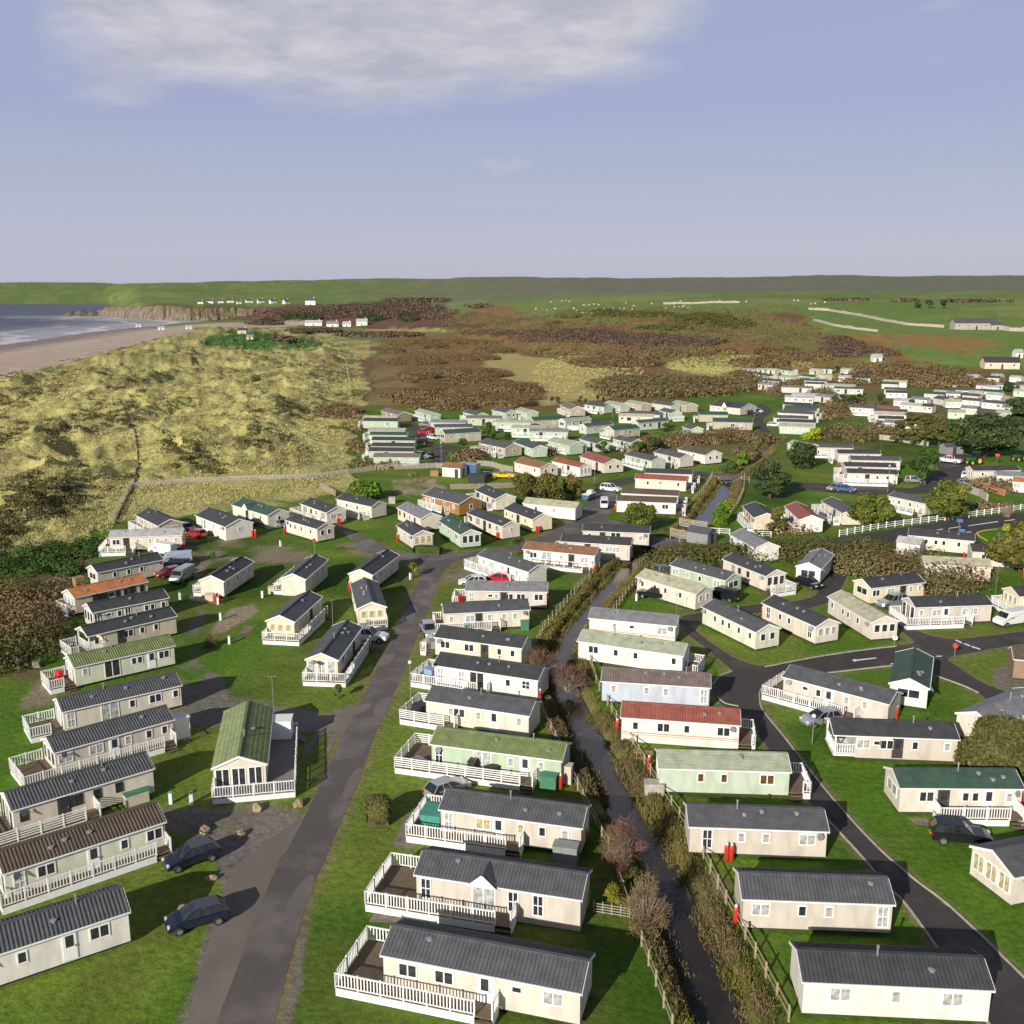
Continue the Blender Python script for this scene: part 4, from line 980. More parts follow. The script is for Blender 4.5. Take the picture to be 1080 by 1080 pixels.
far("l", [
 (90,345,205,372,"red","white","g1=bay v=f df=1.2 fx=.0:.9 s=w.1,w.4,D.6","small white mobile home with faded red roof and bay end"),
 (208,325,310,357,"red","cream","W=5.0 g1=two s=w.2,w.5,D.7","large cream mobile home with bright red roof, right of the smaller red roofed one"),
 (397,318,510,345,"slate","mint","W=4 v=f df=1.2 s=w.3,W.5,w.8","mint mobile home with slate roof right of the large red roofed one"),
 (520,308,630,333,"slate","pink","W=4 v=f df=1.2 s=w.1,w.4,D.6,w.8","pinkish mobile home with slate roof left of the white one with brown roof"),
 (620,295,735,320,"brown","white","W=5.2 g1=two s=w.1,w.4,d.6","wide white mobile home with brown roof near the stream bridge"),
 (482,395,680,402,"dark","cream","v=r dl=1.6 s=w.3,w.7","cream mobile home with dark roof directly behind the red roofed one by the stream"),
 (440,418,655,430,"red","cream","v=r dl=1.6 s=w.25,v.5,w.85","cream mobile home with dull red roof on the green by the stream"),
 (382,480,620,492,"brown","white","v=r dl=1.6 s=w.4,W.7","white mobile home with brown roof, farther of the brown roofed pair by the stream"),
 (362,512,612,522,"brown","white","v=r dl=1.8 darkwin s=w.2,v.4,w.6,W.82","white mobile home with brown roof, nearer of the brown roofed pair by the stream"),
])
far("y", [
 (150,125,250,165,"mauve","taupe","W=5 g1=one v=f df=1.2","taupe lodge with mauve roof below the small pines, upper park"),
 (335,120,490,140,"fir","mint","W=4.2 v=f df=1.4 s=w.2,D.5,w.8 L=9.5","mint mobile home with dark green roof below the small pines"),
 (483,110,630,135,"lichen","mint","W=4.2 v=f df=1.4 L=9.5","mint mobile home with pale lichen roof right of the small pines"),
 (645,105,790,130,"lichen","taupe","W=4.2 s=w.2,d.5 L=9.5","taupe mobile home with pale roof in the back row of the upper park"),
 (845,110,1000,132,"slate","mint","W=4 s=w.2,w.4,d.7 L=10","mint mobile home with slate roof in the back row under the brown wood"),
 (900,165,1010,190,"slate","mint","W=4 v=r dl=1.5 L=8","mint mobile home with slate roof and white side deck below the back row"),
 (660,185,905,200,"slate","mint","s=w.2,w.5,w.8","mint mobile home with slate roof behind the beige one with pale roof"),
 (595,208,855,215,"pale","beige","s=v.1,W.3,w.6","beige mobile home with pale roof in the middle of the upper park"),
 (745,262,970,245,"slate","mint","g0=one s=w.2,w.4,D.7","mint mobile home with slate roof right of the dark green roofed taupe lodge"),
 (190,250,385,232,"lichen","mint","g0=wide s=d.3,w.6","mint mobile home with lichen roof over a parked van, upper park"),
 (350,290,555,270,"slate","mint","g0=one s=w.3,w.6","mint mobile home with slate roof behind the dark green roofed taupe lodge"),
 (560,318,757,300,"fir","taupe","W=4.6 g0=bay v=l dl=1.6 s=W.3,W.6","taupe lodge with dark green roof and cream front deck"),
 (58,395,265,432,"lichen","green","W=4 v=f df=1.3 s=w.2,D.4,w.7","pale green mobile home with lichen roof and pink flowered deck"),
 (297,380,410,412,"slate","mint","W=3.8 L=9.5 s=w.4,D.7","mint mobile home with slate roof left of the round dark tree"),
 (552,380,690,410,"slate","green","W=3.8 v=f df=1.3 s=w.3,D.5,w.8","pale green mobile home with slate roof just right of the round dark tree"),
])
far("l", [
 (592,100,680,118,"lichen","taupe","W=4.6 L=10","taupe lodge with lichen roof at the right end of the back row"),
 (708,150,830,152,"fir","taupe","W=4.4 v=l dl=1.5","taupe mobile home with fir green roof in front of the park clubhouse"),
 (768,180,935,184,"fir","taupe","W=5 v=l dl=1.8 s=W.5,w.7","long taupe lodge with fir green roof and white fence beside the far lane"),
 (640,200,672,210,"slate","mint","W=3.6 g1=one L=6","small mint cabin with slate roof on the grass left of the far lane"),
])
ch = home("l", 755,110,905,126,"dark","cream","W=9 pitch=.9 s=W.1,d.3,W.5,W.8 dormer=.5 g1=two","cream park clubhouse with wide dark roof and entrance gable",1); ch.name = "clubhouse"; ch["category"] = "clubhouse"
far("q", [
 (330,372,540,382,"dark","mint","v=r dl=1.2","mint mobile home with dark roof, farthest of six stacked by the far lane"),
 (345,397,605,404,"fir","mint","v=r dl=1.3","mint mobile home with fir green roof, second farthest of six stacked by the far lane"),
 (335,416,585,424,"slate","mint","v=r dl=1.6","mint mobile home with slate roof, third farthest of six stacked by the far lane"),
 (290,434,560,448,"slate","cream","v=r dl=1.6 s=w.4,w.6","cream mobile home with slate roof, third nearest of six stacked by the far lane"),
 (258,473,520,482,"slate","mint","v=r dl=1.6","mint mobile home with slate roof, second nearest of six stacked by the far lane"),
 (300,502,578,512,"dark","taupe","s=w.3","taupe mobile home with dark roof, sandwiched behind the nearest of the far lane stack"),
 (305,536,560,546,"lichen","mint","s=w.2,w.4","mint mobile home with lichen roof, nearest of six stacked by the far lane"),
 (365,668,470,690,"lichen","mint","W=4 g1=wide L=8","mint mobile home with lichen roof behind the round green bush, left of the cream stack"),
 (550,697,860,703,"slate","pink","v=f df=1.2","pinkish mobile home with slate roof, farthest of the cream stack on the upper lane"),
 (345,318,510,324,"light","white","L=10 v=f df=1.2","white mobile home with light roof left of the dark hedge trees"),
 (398,298,490,302,"light","mint","L=9","mint mobile home with light roof peeping over the white one behind"),
 (570,306,660,316,"grey","pink","W=4 L=10","pinkish mobile home with grey roof left of the dark hedge trees"),
])
far("m", [
 (325,418,498,420,"dark","cream","v=l dl=1.6 s=w.3,w.7","cream mobile home with dark roof, second farthest of the cream stack on the upper lane"),
 (378,444,578,448,"slate","cream","v=l dl=1.6 s=w.3,w.6,v.9","cream mobile home with slate roof, middle of the cream stack on the upper lane"),
 (352,470,560,475,"dark","cream","v=l dl=1.8 s=D.3,w.6,w.8","cream mobile home with dark roof, second nearest of the cream stack on the upper lane"),
 (362,497,567,503,"dark","cream","v=lf dl=2.4 df=1.6 fe=.9 s=w.2,D.4,w.6,w.8","cream mobile home with dark roof and full white deck, nearest of the cream stack"),
 (108,632,168,687,"red","white","W=4 v=f df=1.4","white mobile home with pinkish red roof beside the white picket road fence"),
 (258,612,345,660,"slate","cream","W=3.8 v=lf dl=1.6 df=1.3 fe=.9","cream mobile home with slate roof right of the pinkish red roofed one"),
 (530,590,680,622,"slate","cream","v=f df=1.4 s=w.15,w.3,w.6,w.8","cream mobile home with slate roof between the two yellow-green trees"),
 (115,1,116,1,"red","cream","","x") if 0 else (970,507,1130,515,"grey","white","v=l dl=1.6","white mobile home with grey roof at the right edge by the upper lane"),
 (1036,532,1140,540,"orange","white","L=9","white mobile home with terracotta roof at the right edge by the upper lane"),
 (875,488,1065,486,"dark","cream","g0=three s=w.2,D.5,w.8","cream mobile home with dark roof near the green tractor"),
 (372,230,480,236,"slate","pink","v=f df=1.2","pinkish mobile home with slate roof, farthest of the white decked stack by the small green"),
 (450,232,568,236,"red","white","v=l dl=1.6","white mobile home with red roof in the white decked stack by the small green"),
 (470,245,605,250,"slate","cream","v=l dl=1.8","cream mobile home with slate roof right before the red one, white decked stack"),
 (475,259,600,263,"pale","cream","v=l dl=1.8","cream mobile home with pale roof in the middle of the white decked stack"),
 (490,276,592,279,"dark","white","v=l dl=1.8","white mobile home with dark roof, second nearest of the white decked stack"),
 (512,292,585,295,"grey","white","v=l dl=1.5 L=9","white mobile home with grey roof, nearest of the white decked stack"),
])
far("u", [
 (603,245,683,325,"dark","beige","W=4.2 v=f df=1.2 fx=.1:1 L=9.5","beige mobile home with dark roof between the bright green bush and the stream lawn"),
 (505,458,690,556,"grey","white","W=4 L=9","white mobile home with grey roof half sunk behind scrub by the white rail fence"),
])
# ---------------- far park: small in the picture, told apart by their neighbours
FQ = "mobile homes of the far park"
far("q", [
 (118,108,185,112,"lichen","mint","","mint mobile home with pale roof, leftmost of the far park's back row"),
 (190,108,268,114,"pale","mint","","mint mobile home with pale olive roof in the far park's back row"),
 (295,105,398,118,"fir","mint","","mint mobile home with fir green roof in the far park's back row"),
 (118,142,285,164,"dark","cream","","cream mobile home with dark roof at the left end of the far park"),
 (303,160,415,172,"lichen","mint","","mint mobile home with lichen roof in the heart of the far park"),
 (452,152,568,166,"fir","mint","","mint mobile home with fir green roof in the heart of the far park"),
 (578,147,658,156,"pale","beige","","beige mobile home with pale roof in the heart of the far park"),
 (530,108,602,115,"light","mint","","mint mobile home with light roof under the hill foot"),
 (634,101,702,105,"dark","mint","","mint mobile home with dark roof beside the dark conifer under the hill"),
 (768,106,832,110,"lichen","mint","","mint mobile home with lichen roof right of the dark conifer under the hill"),
 (752,162,842,166,"light","mint","","mint mobile home with light roof at the scrub edge of the far park"),
 (848,166,992,174,"dark","mint","","mint mobile home with dark roof at the scrub edge of the far park"),
 (150,187,300,196,"dark","taupe","","taupe mobile home with dark roof at the far park's left corner"),
 (142,218,252,226,"grey","beige","","beige mobile home with grey roof behind scrub at the far park's left corner"),
 (492,191,662,198,"slate","mint","","mint mobile home with slate roof in the middle row of the far park"),
 (498,214,640,219,"fir","white","","white mobile home with fir green roof in the middle row of the far park"),
 (318,240,560,250,"mauve","pink","L=12","long pinkish mobile home with mauve roof at the front of the far park"),
 (655,226,890,236,"lichen","mint","L=11.5","long mint mobile home with lichen roof behind the front one of the far park"),
 (718,250,922,256,"slate","mint","L=11","mint mobile home with slate roof, frontmost of the far park"),
 (10,112,112,116,"light","beige","","beige mobile home with light roof at the wood's edge left of the far park"),
])
far("r", [
 (10,197,190,205,"pale","white","","white mobile home with pale roof left of the long stone wall"),
 (0,213,122,218,"fir","mint","","mint mobile home with fir green roof left of the long stone wall"),
 (20,256,190,262,"slate","cream","","cream mobile home with slate roof in front of the one by the long stone wall"),
 (35,280,195,284,"dark","white","","white mobile home with dark roof above the cream cabin in the trees"),
 (90,340,165,344,"light","cream","W=4 L=6","small cream cabin among the dark hedge trees"),
 (142,372,210,377,"light","cream","L=7","cream cabin right of the red roof in the white decked stack"),
 (220,328,345,338,"grey","white","","white mobile home with grey roof at the left of the jumbled far right group"),
 (272,380,372,388,"dark","cream","","cream mobile home with dark roof above the left end of the conifer belt"),
 (390,322,482,336,"slate","pink","W=4.6","pinkish lodge with slate roof in the jumbled far right group"),
 (488,350,612,352,"pale","white","","white mobile home with pale roof in the jumbled far right group"),
 (582,333,742,346,"slate","white","","white mobile home with slate roof at the centre of the jumbled far right group"),
 (322,287,388,291,"fir","mint","L=7","mint cabin with fir green roof at the back of the jumbled far right group"),
 (490,287,576,291,"grey","white","W=4","white mobile home with grey roof behind the pinkish lodge in the far right group"),
 (658,283,746,287,"light","white","W=4","white mobile home with light roof left of the far right hedge"),
 (825,352,905,358,"lichen","green","","green mobile home with lichen roof beside the pale gabled one at far right"),
 (903,322,985,348,"pale","cream","W=4.6 g1=one","cream mobile home with pale olive roof and gable window at far right"),
 (714,433,866,458,"slate","white","","white mobile home with slate roof just above the conifer belt's right half"),
 (503,428,605,433,"lichen","mint","","mint mobile home with lichen roof peeping above the middle of the conifer belt"),
 (868,428,980,437,"lichen","green","","green mobile home with lichen roof above the large cypress"),
 (716,223,790,228,"mauve","pink","","pinkish mobile home with mauve roof below the farm track at far right"),
 (792,240,866,244,"light","white","","white mobile home with light roof below the farm track at far right"),
 (872,222,962,226,"grey","white","","white mobile home with grey roof above the far right hedge"),
 (967,224,1052,229,"slate","white","","white mobile home with slate roof at the right edge above the far right hedge"),
 (790,167,888,172,"dark","white","","white mobile home with dark roof under the barn"),
 (826,148,892,152,"light","white","","white mobile home with light roof just behind the dark roofed one under the barn"),
 (970,163,1046,168,"light","white","","white mobile home with light roof right of the pair under the barn"),
 (1030,212,1130,214,"slate","white","","white mobile home with slate roof cut by the right edge below the barn"),
 (1052,240,1150,243,"pale","cream","","cream mobile home with pale roof cut by the right edge, lower"),
 (388,276,442,280,"light","white","L=6","small white cabin right of the mint cabin in the far right group"),
 (612,300,662,304,"slate","cream","L=6","small cream cabin with slate roof in the middle of the far right group"),
 (600,396,706,402,"grey","pink","","pinkish mobile home with grey roof above the conifer belt's centre"),
 (792,296,850,300,"light","white","L=6","small white cabin left of the far right hedge's end"),
 (760,352,822,358,"slate","white","L=8","white mobile home with slate roof left of the green one at far right"),
 (910,392,990,398,"grey","cream","L=9","cream mobile home with grey roof in front of the gabled one at far right"),
 (1000,392,1090,400,"slate","pink","L=9","pinkish mobile home with slate roof at the right edge above the cypress"),
 (740,268,800,272,"fir","mint","L=8","mint mobile home with fir green roof behind the far right group"),
 (560,262,640,266,"slate","white","L=9","white mobile home with slate roof under the long pale wall"),
 (1000,268,1090,273,"light","mint","L=9","mint mobile home with light roof at the right edge behind the hedge"),
 (632,152,692,156,"light","pink","L=6","small pinkish cabin at the right end of the brown thicket"),
], 0)
# ------------------------------------------------------------------ vegetation
def leaf_mat(name, dark, mid, light):
    m, t, b = nt(name)
    a = t.nodes.new("ShaderNodeAttribute"); a.attribute_name = "tint"
    lk(t, ramp(t, a.outputs["Fac"], [(.0, dark), (.5, mid), (1.0, light)]), b.inputs["Base Color"])
    b.inputs["Roughness"].default_value = .7; b.inputs["Specular IOR Level"].default_value = .2
    return m
LEAF = {k: leaf_mat("leaves_" + k, *c) for k, c in dict(
    green=((.018,.05,.010),(.05,.10,.018),(.11,.17,.03)), dark=((.018,.034,.012),(.045,.07,.022),(.095,.125,.04)), rough=((.06,.062,.016),(.145,.14,.032),(.27,.24,.075)),
    bright=((.05,.11,.008),(.11,.20,.018),(.22,.30,.03)), olive=((.045,.052,.015),(.105,.105,.03),(.19,.175,.055)),
    autumn=((.035,.045,.012),(.105,.105,.024),(.21,.175,.04)), yellowgreen=((.035,.055,.010),(.10,.125,.02),(.21,.215,.035)),
    brown=((.09,.062,.028),(.19,.132,.062),(.29,.21,.10)), purple=((.062,.042,.03),(.13,.09,.062),(.20,.145,.10)),
    red=((.08,.035,.028),(.17,.085,.062),(.28,.165,.12)), reed=((.10,.085,.024),(.20,.165,.05),(.34,.28,.10)),
    scrub=((.075,.06,.027),(.165,.132,.06),(.27,.21,.10)), tan=((.10,.075,.035),(.22,.16,.08),(.36,.27,.14)),
    marram=((.31,.29,.105),(.46,.42,.165),(.60,.53,.24)), yellow=((.06,.08,.01),(.17,.17,.02),(.42,.34,.03)), rust=((.11,.068,.03),(.22,.135,.06),(.34,.22,.10)), lime=((.10,.17,.01),(.28,.36,.02),(.45,.5,.04))).items()}
def quads_mesh(name, c, n, s, asp, tint, mat, up=None):
    """c centres, n unit normals, s half sizes, asp elongation: many leaf-sized quads as one mesh"""
    N = len(c)
    ref = rng.normal(size=(N, 3)) if up is None else np.broadcast_to(up, (N, 3)) + rng.normal(size=(N, 3)) * .35
    u = np.cross(n, ref); u /= np.linalg.norm(u, axis=1, keepdims=True) + 1e-9
    v = np.cross(n, u)
    su = (s[:, None] * u); sv = (s * asp)[:, None] * v
    co = np.stack([c - su - sv, c + su - sv * .8, c + su * .6 + sv, c - su * .7 + sv * .9], 1).reshape(-1, 3)
    me = D.meshes.new(name); me.vertices.add(4 * N); me.vertices.foreach_set("co", co.astype(np.float32).ravel())
    me.loops.add(4 * N); me.loops.foreach_set("vertex_index", np.arange(4 * N, dtype=np.int32))
    me.polygons.add(N); me.polygons.foreach_set("loop_start", np.arange(0, 4 * N, 4, dtype=np.int32))
    me.update(calc_edges=True)
    a = me.attributes.new("tint", "FLOAT", "FACE"); a.data.foreach_set("value", np.clip(tint, 0, 1).astype(np.float32))
    me.materials.append(mat); return me
def unit(n): return n / (np.linalg.norm(n, axis=1, keepdims=True) + 1e-9)
def cloud(blobs, per, size, shell=.55, jit=.75, tv=.17):
    """leaves through ellipsoid clumps (x,y,z,rx,ry,rz); returns centres, normals, sizes, tints"""
    B_ = np.array(blobs, float); vol = (B_[:, 3] * B_[:, 4] * B_[:, 5]) ** (2/3)
    k = np.maximum(8, (per * vol / vol.mean()).astype(int)); i = np.repeat(np.arange(len(B_)), k); N = len(i)
    d = unit(rng.normal(size=(N, 3))); r = shell + (1 - shell) * rng.random(N) ** .6; r *= 1 + .18 * rng.normal(size=N) * (rng.random(N) < .3)
    c = B_[i, :3] + d * B_[i, 3:] * r[:, None]
    n = unit(d * .9 + rng.normal(size=(N, 3)) * jit + np.array((0, 0, .25)))
    tb = rng.normal(size=len(B_)) * .13
    t = .48 + tb[i] + rng.normal(size=N) * tv
    s = size * (.6 + .8 * rng.random(N))
    return c, n, s, t
def crown_blobs(w, h, k, flat_=.6, base=.25, sq=1.0):
    out = []
    for _ in range(k):
        a = rng.random() * 6.283; q = rng.random() ** .5; z = rng.random()
        env = math.sin(math.pi * min(1, .18 + .82 * (1 - z) ** .8)) ** .7 if sq == 1.0 else sq
        env = (1 - (2 * z - .85) ** 2 * .55)
        r = w * (.09 + .19 * rng.random() ** 1.3)
        out.append((math.cos(a) * q * w * .36 * env, math.sin(a) * q * w * .36 * env, h * (base + (1 - base) * (.12 + .76 * z)), r, r, r * flat_))
    return out
def pix(px, py, wpx, hpx):
    x, y, z = at(px, py)
    zc = y * CP + (HC - z) * SP; s = zc / F
    return x, y, z, wpx * s, hpx * s / max(.7, math.cos(math.atan2(HC, y)))
def shrub(px, py, wpx, hpx, leaf, label, k=9, per=110, size=None, name="shrub", cat="bush", trunk=None, group=None):
    x, y, z, w, h = pix(px, py, wpx, hpx)
    root = empty(name, (x, y, z - .05), rng.random() * 6, label, cat, group)
    bl = crown_blobs(w, h, k, .8, .05 if trunk is None else .3)
    size = size or max(.05, min(.2, w * .026))
    quads = cloud(bl, per * 2, size)
    put("foliage" if trunk is None else "crown", quads_mesh("foliage", *quads[:3], 1.25, quads[3], LEAF[leaf]), root)
    mb = MB()
    for i in range(4 if trunk is None else 6):
        b = bl[i % len(bl)]
        if trunk is None: mb.tube([(b[0]*.2, b[1]*.2, 0), (b[0]*.6, b[1]*.6, b[2]*.6), b[:3]], [w*.02, w*.014, w*.006], 5)
        else: mb.tube([(0, 0, h*.16), (b[0]*.45, b[1]*.45, h*.2 + b[2]*.4), b[:3]], [w*.028, w*.018, w*.007], 5)
    if trunk is not None: mb.tube([(0,0,-.1), (w*.02, 0, h*.2), (w*.03, w*.02, h*.5)], [w*.05, w*.036, w*.02], 7)
    mb.build("stem" if trunk is None else "trunk", M["bark"], root, True)
    return root
def tree(px, py, wpx, hpx, leaf, label, k=22, per=130, size=None, name="tree", cat="tree", layered=False, group=None):
    x, y, z, w, h = pix(px, py, wpx, hpx)
    root = empty(name, (x, y, z - .05), rng.random() * 6, label, cat, group)
    bl = []
    for i in range(k):
        if layered:
            zz = .22 + .72 * (i + .5) / k; rr_ = w * .5 * (1 - max(0, zz - .45) ** 1.2 * 1.3); a = rng.random() * 6.283; q = rr_ * (.25 + .7 * rng.random()) 
            r = w * (.12 + .1 * rng.random()); bl.append((math.cos(a)*q*.85, math.sin(a)*q*.85, h*zz, r*1.25, r*1.25, r*.45))
        else: bl = crown_blobs(w, h, k, .75, .2); break
    size = size or max(.07, min(.22, w * .022)); k2 = 2.3
    q = cloud(bl, per * k2, size, .45)
    put("crown", quads_mesh("crown", *q[:3], 1.3, q[3], LEAF[leaf]), root)
    mb = MB().tube([(0,0,-.2), (w*.015, 0, h*.2), (w*.03, w*.01, h*.45), (0, w*.01, h*.78)], [w*.05, w*.038, w*.026, w*.01], 7)
    for b in bl[:10]: mb.tube([(w*.02, 0, h*.14 + b[2]*.18), (b[0]*.5, b[1]*.5, b[2]*.72), b[:3]], [w*.022, w*.014, w*.005], 5)
    mb.build("trunk", M["bark"], root, True)
    return root
def bare_shrub(px, py, wpx, hpx, leaf, label, n=1500):
    x, y, z, w, h = pix(px, py, wpx, hpx)
    root = empty("bare_shrub", (x, y, z - .05), 0, label, "bush")
    # twigs fan out of the base; a haze of thin twiglets gives the bare crown its texture
    mb = MB()
    for i in range(95):
        a = rng.random() * 6.283; q = (.15 + .85 * rng.random()) * w * .5; zz = h * (1 - .55 * (q / (w * .5)) ** 2) * (.6 + .4 * rng.random())
        b0 = rng.normal(size=2) * w * .06; k_ = a + rng.normal() * .3
        mb.tube([(b0[0], b0[1], 0), (b0[0] + math.cos(a)*q*.35, b0[1] + math.sin(a)*q*.35, zz*.45), (math.cos(k_)*q*.75, math.sin(k_)*q*.75, zz*.8), (math.cos(k_)*q, math.sin(k_)*q, zz)], [w*.007, w*.0055, w*.004, w*.002], 4, False)
    mb.build("branch", M["palebark"], root)
    bl = crown_blobs(w * 1.25, h, 16, .9, .02); c, nn, s, t = cloud(bl, n / 16, .045, .05)
    d = unit(c * np.array((1, 1, .0)) * .6 + np.array((0, 0, h * .5)) + rng.normal(size=c.shape) * w * .13)
    nn = unit(np.cross(d, rng.normal(size=c.shape))); 
    put("twigs", quads_mesh("twigs", c, nn, np.full(len(c), .013), 20 + 14 * rng.random(len(c)), t, LEAF[leaf], up=None), root)
    return root
def clumps(name, ells, leaf, per=26, size=.33, dens=1.0, twig=False, base=None, cap=900):
    """a mass of scrub nobody could count: low clumps inside ellipses given in the photograph (cx,cy,rx,ry,height)"""
    bl = []
    for cx, cy, rx, ry, h in ells:
        # axes of the ellipse on the ground
        pts = [at(cx + rx*math.cos(a), cy + ry*math.sin(a)) for a in np.linspace(0, 6.283, 17)[:-1]]
        poly = [(p[0], p[1]) for p in pts]; xs = [p[0] for p in poly]; ys = [p[1] for p in poly]
        area = .5 * abs(sum(poly[i][0]*poly[i-1][1] - poly[i-1][0]*poly[i][1] for i in range(len(poly))))
        n = int(min(cap, max(6, area / (h * h * .8) * dens)))
        X = rng.uniform(min(xs), max(xs), n * 2); Y = rng.uniform(min(ys), max(ys), n * 2)
        ok = sdist(poly, X, Y) > 0
        ok &= rng.random(len(X)) < .35 + .65 * (fbm(X / 9, Y / 9, 77, 2) > .45)
        X, Y = X[ok][:n], Y[ok][:n]; Zz = height(X, Y)
        for x, y, z in zip(X, Y, Zz):
            r = h * (.42 + .35 * rng.random()); bl.append((x, y, z + r * .45, r * 2.2, r * 1.25, r * .95))
    c, n, s, t = cloud(bl, per * 1.35, size, .8, .26, .07)
    o = put(name, quads_mesh(name, c, n, s, 1.6 if twig else 1.25, t, LEAF[leaf], up=None))
    struct(o, "stuff"); return o
# --- masses of scrub
clumps("bracken_scrub", [(x, y, rx, ry, h) for x, y, rx, ry, h in ((415,371,10,1.3,2),(440,366,30,1.8,2.2),(480,362,50,1.4,2.2),(520,371,20,1.8,2.4),(440,383,32,1.7,2.3),(482,379,45,1.4,2.2),(440,398,22,1.8,2.4),(480,393,40,1.7,2.4),(507,396,30,2.8,3),(432,403,5,1,1.6),(455,415,30,1.8,2.2),(500,405,40,1.4,2.2),(532,411,26,3,3),(440,425,28,1.4,2),(475,421,40,1.8,2.4),(470,431,30,2,2.4),(502,425,40,3,2.8),(532,427,25,3,3),(415,419,10,1.2,1.8),(550,420,14,3,3))], "brown", 75, .17, 1.6, True)
clumps("willow_scrub", [(690,411,66,9,4.2),(742,412,30,8,4),(786,404,20,9,3.4),(560,417,12,4,2.5)], "scrub", 90, .24, 1.0, True)
clumps("willow_scrub", [(650,384,46,5,3),(664,375,40,5,3),(720,373,55,4,3),(588,372,30,3,2.5),(800,385,30,4,3),(840,378,38,4,3)], "brown", 70, .25, 1.0, True)
clumps("heath_scrub", [(600,352,52,3.5,3),(645,358,72,4.5,3),(705,362,60,4,3),(560,358,30,3,3),(885,364,24,7,3),(908,373,42,4,3),(520,352,36,2.5,3),(470,345,40,2,3)], "purple", 70, .26, 1.0)
clumps("gorse_scrub", [(742,338,34,5,3.4),(670,333,44,2,3),(772,343,22,4,3),(640,330,16,1.5,3),(700,347,30,2,2.6),(820,372,20,3,3),(600,335,14,1.2,3),(585,343,8,1.2,3)], "olive", 60, .28, .8)
clumps("woodland", [(300,333,34,5,7),(350,331,34,6,8),(400,329,38,6,8),(440,327,30,4,6),(470,331,14,2,5),(440,336,34,2,4)], "purple", 80, .5, .6)
clumps("woodland", [(330,337,10,3,7),(395,338,14,2.5,7),(432,337,10,2.5,6),(290,339,14,2,5),(310,336,8,3,7)], "dark", 70, .5, .6)
clumps("hedgerow", [(400,354,46,2,2.6),(300,358,12,2,2.5),(330,350,30,1.5,3),(280,342,18,1.2,3),(440,318,34,.8,5),(500,324,20,.8,4),(1030,318.5,40,.5,2.6),(890,317,24,.4,2.4),(955,318,14,.4,2.6)], "purple", 18, .7, .8)
clumps("thicket", [(958,397,56,8,4),(905,402,22,4,3.2),(990,403,38,6,4),(1036,404,20,5,3.4),(930,390,30,4,3.4)], "brown", 80, .25, .9, True)
clumps("thicket", [(725,466,50,4,2.4),(676,474,14,4,2.4),(378,462,5,24,2.2),(396,492,20,4,2),(356,436,20,6,2.2),(500,484,15,5,2.4),(572,479,10,4,2.2),(560,476,6,5,2),(880,438,15,6,2.4),(768,462,18,5,2.2)], "brown", 80, .15, 1.1, True)
clumps("thicket", [(892,461,28,7,2.8),(930,455,14,6,2.6),(866,418,10,5,2.8),(900,428,22,3,2.6),(806,464,14,4,2),(790,480,10,5,1.8),(850,406,24,2,2.6),(1030,421,30,3,2.4),(820,412,10,6,2.6),(1000,420,14,2,2.4)], "scrub", 80, .16, 1.1, True)
clumps("roadside_scrub", [(710,594,20,9,2.8),(742,596,26,9,3.2),(774,588,14,9,3.0),(698,602,12,6,2.0),(790,580,14,7,2.8)], "olive", 150, .10, 2.2, True)
clumps("roadside_scrub", [(846,586,28,9,3.0),(878,590,22,9,3.0),(818,590,24,7,2.6),(906,584,20,8,2.8),(800,580,10,6,2.4)], "olive", 150, .10, 2.0)
clumps("roadside_scrub", [(902,596,36,10,2.8),(944,604,28,10,3.2),(1004,620,28,12,3.2),(970,596,18,8,2.4),(988,606,14,8,2.6)], "scrub", 150, .10, 1.9, True)
clumps("roadside_scrub", [(1040,536,24,2,1.2),(830,560,26,4,1.8),(1046,516,34,5,2.2)], "tan", 50, .14, 1.2, True)
clumps("edge_scrub", [(20,655,32,22,2.6),(-40,660,50,30,3),(50,640,22,12,2.2),(70,622,12,9,1.6)], "brown", 150, .105, 1.1, True)
clumps("edge_scrub", [(14,690,28,16,2.6),(-30,700,40,16,3),(44,680,18,12,2),(12,624,14,8,2.4)], "olive", 150, .105, 1.2)
clumps("edge_scrub", [(30,590,40,8,1.6),(70,584,30,7,1.4),(100,578,16,8,1.2),(10,604,20,7,2.2),(-40,600,50,12,2.2),(60,602,24,6,1.4)], "green", 150, .105, 1.0)
def dune_scrub():
    n = 60000; px = rng.uniform(-150, 385, n); py = rng.uniform(350, 600, n)
    u = (px - 540) / F; v = (py - 540) / F; t = -HC / -(v*CP + SP); X = u*t; Y = (CP - v*SP)*t
    # damp hollows and lee slopes carry the darker growth, in streaks
    k = fbm(X / 15 + Y / 60, Y / 34, 303, 4) + .35 * (fbm(X / 4, Y / 5, 305, 3) - .5)
    left = 0
    ok = (k > .60 - left) & (sdist(DUNE_POLY, X, Y) > -8); X, Y, k = X[ok], Y[ok], k[ok]; Zz = height(X, Y); m = min(len(X), 3400)
    bl = [(x, y, z + .1, h*2.1, h*1.2, h*.8) for x, y, z, h in zip(X[:m], Y[:m], Zz[:m], .35 + .4*rng.random(m))]
    h2 = len(bl) // 4
    for nm, leaf, bb in (("dune_scrub", "olive", bl[h2:]), ("dune_bramble", "scrub", bl[:h2])):
        c, nn, s, tt = cloud(bb, 46, .12, .65, .4); struct(put(nm, quads_mesh(nm, c, nn, s, 1.3, tt - .12, LEAF[leaf]), None), "stuff")
dune_scrub()
clumps("bracken", [(480,365,80,12,.7),(640,365,90,10,.8),(840,388,60,6,.8)], "rust", 30, .13, .14, False, None, 1800)
clumps("bracken", [(620,345,90,14,.9),(780,350,90,16,.9),(500,342,40,12,.9),(700,330,120,5,.9)], "scrub", 24, .2, .07, False, None, 900)
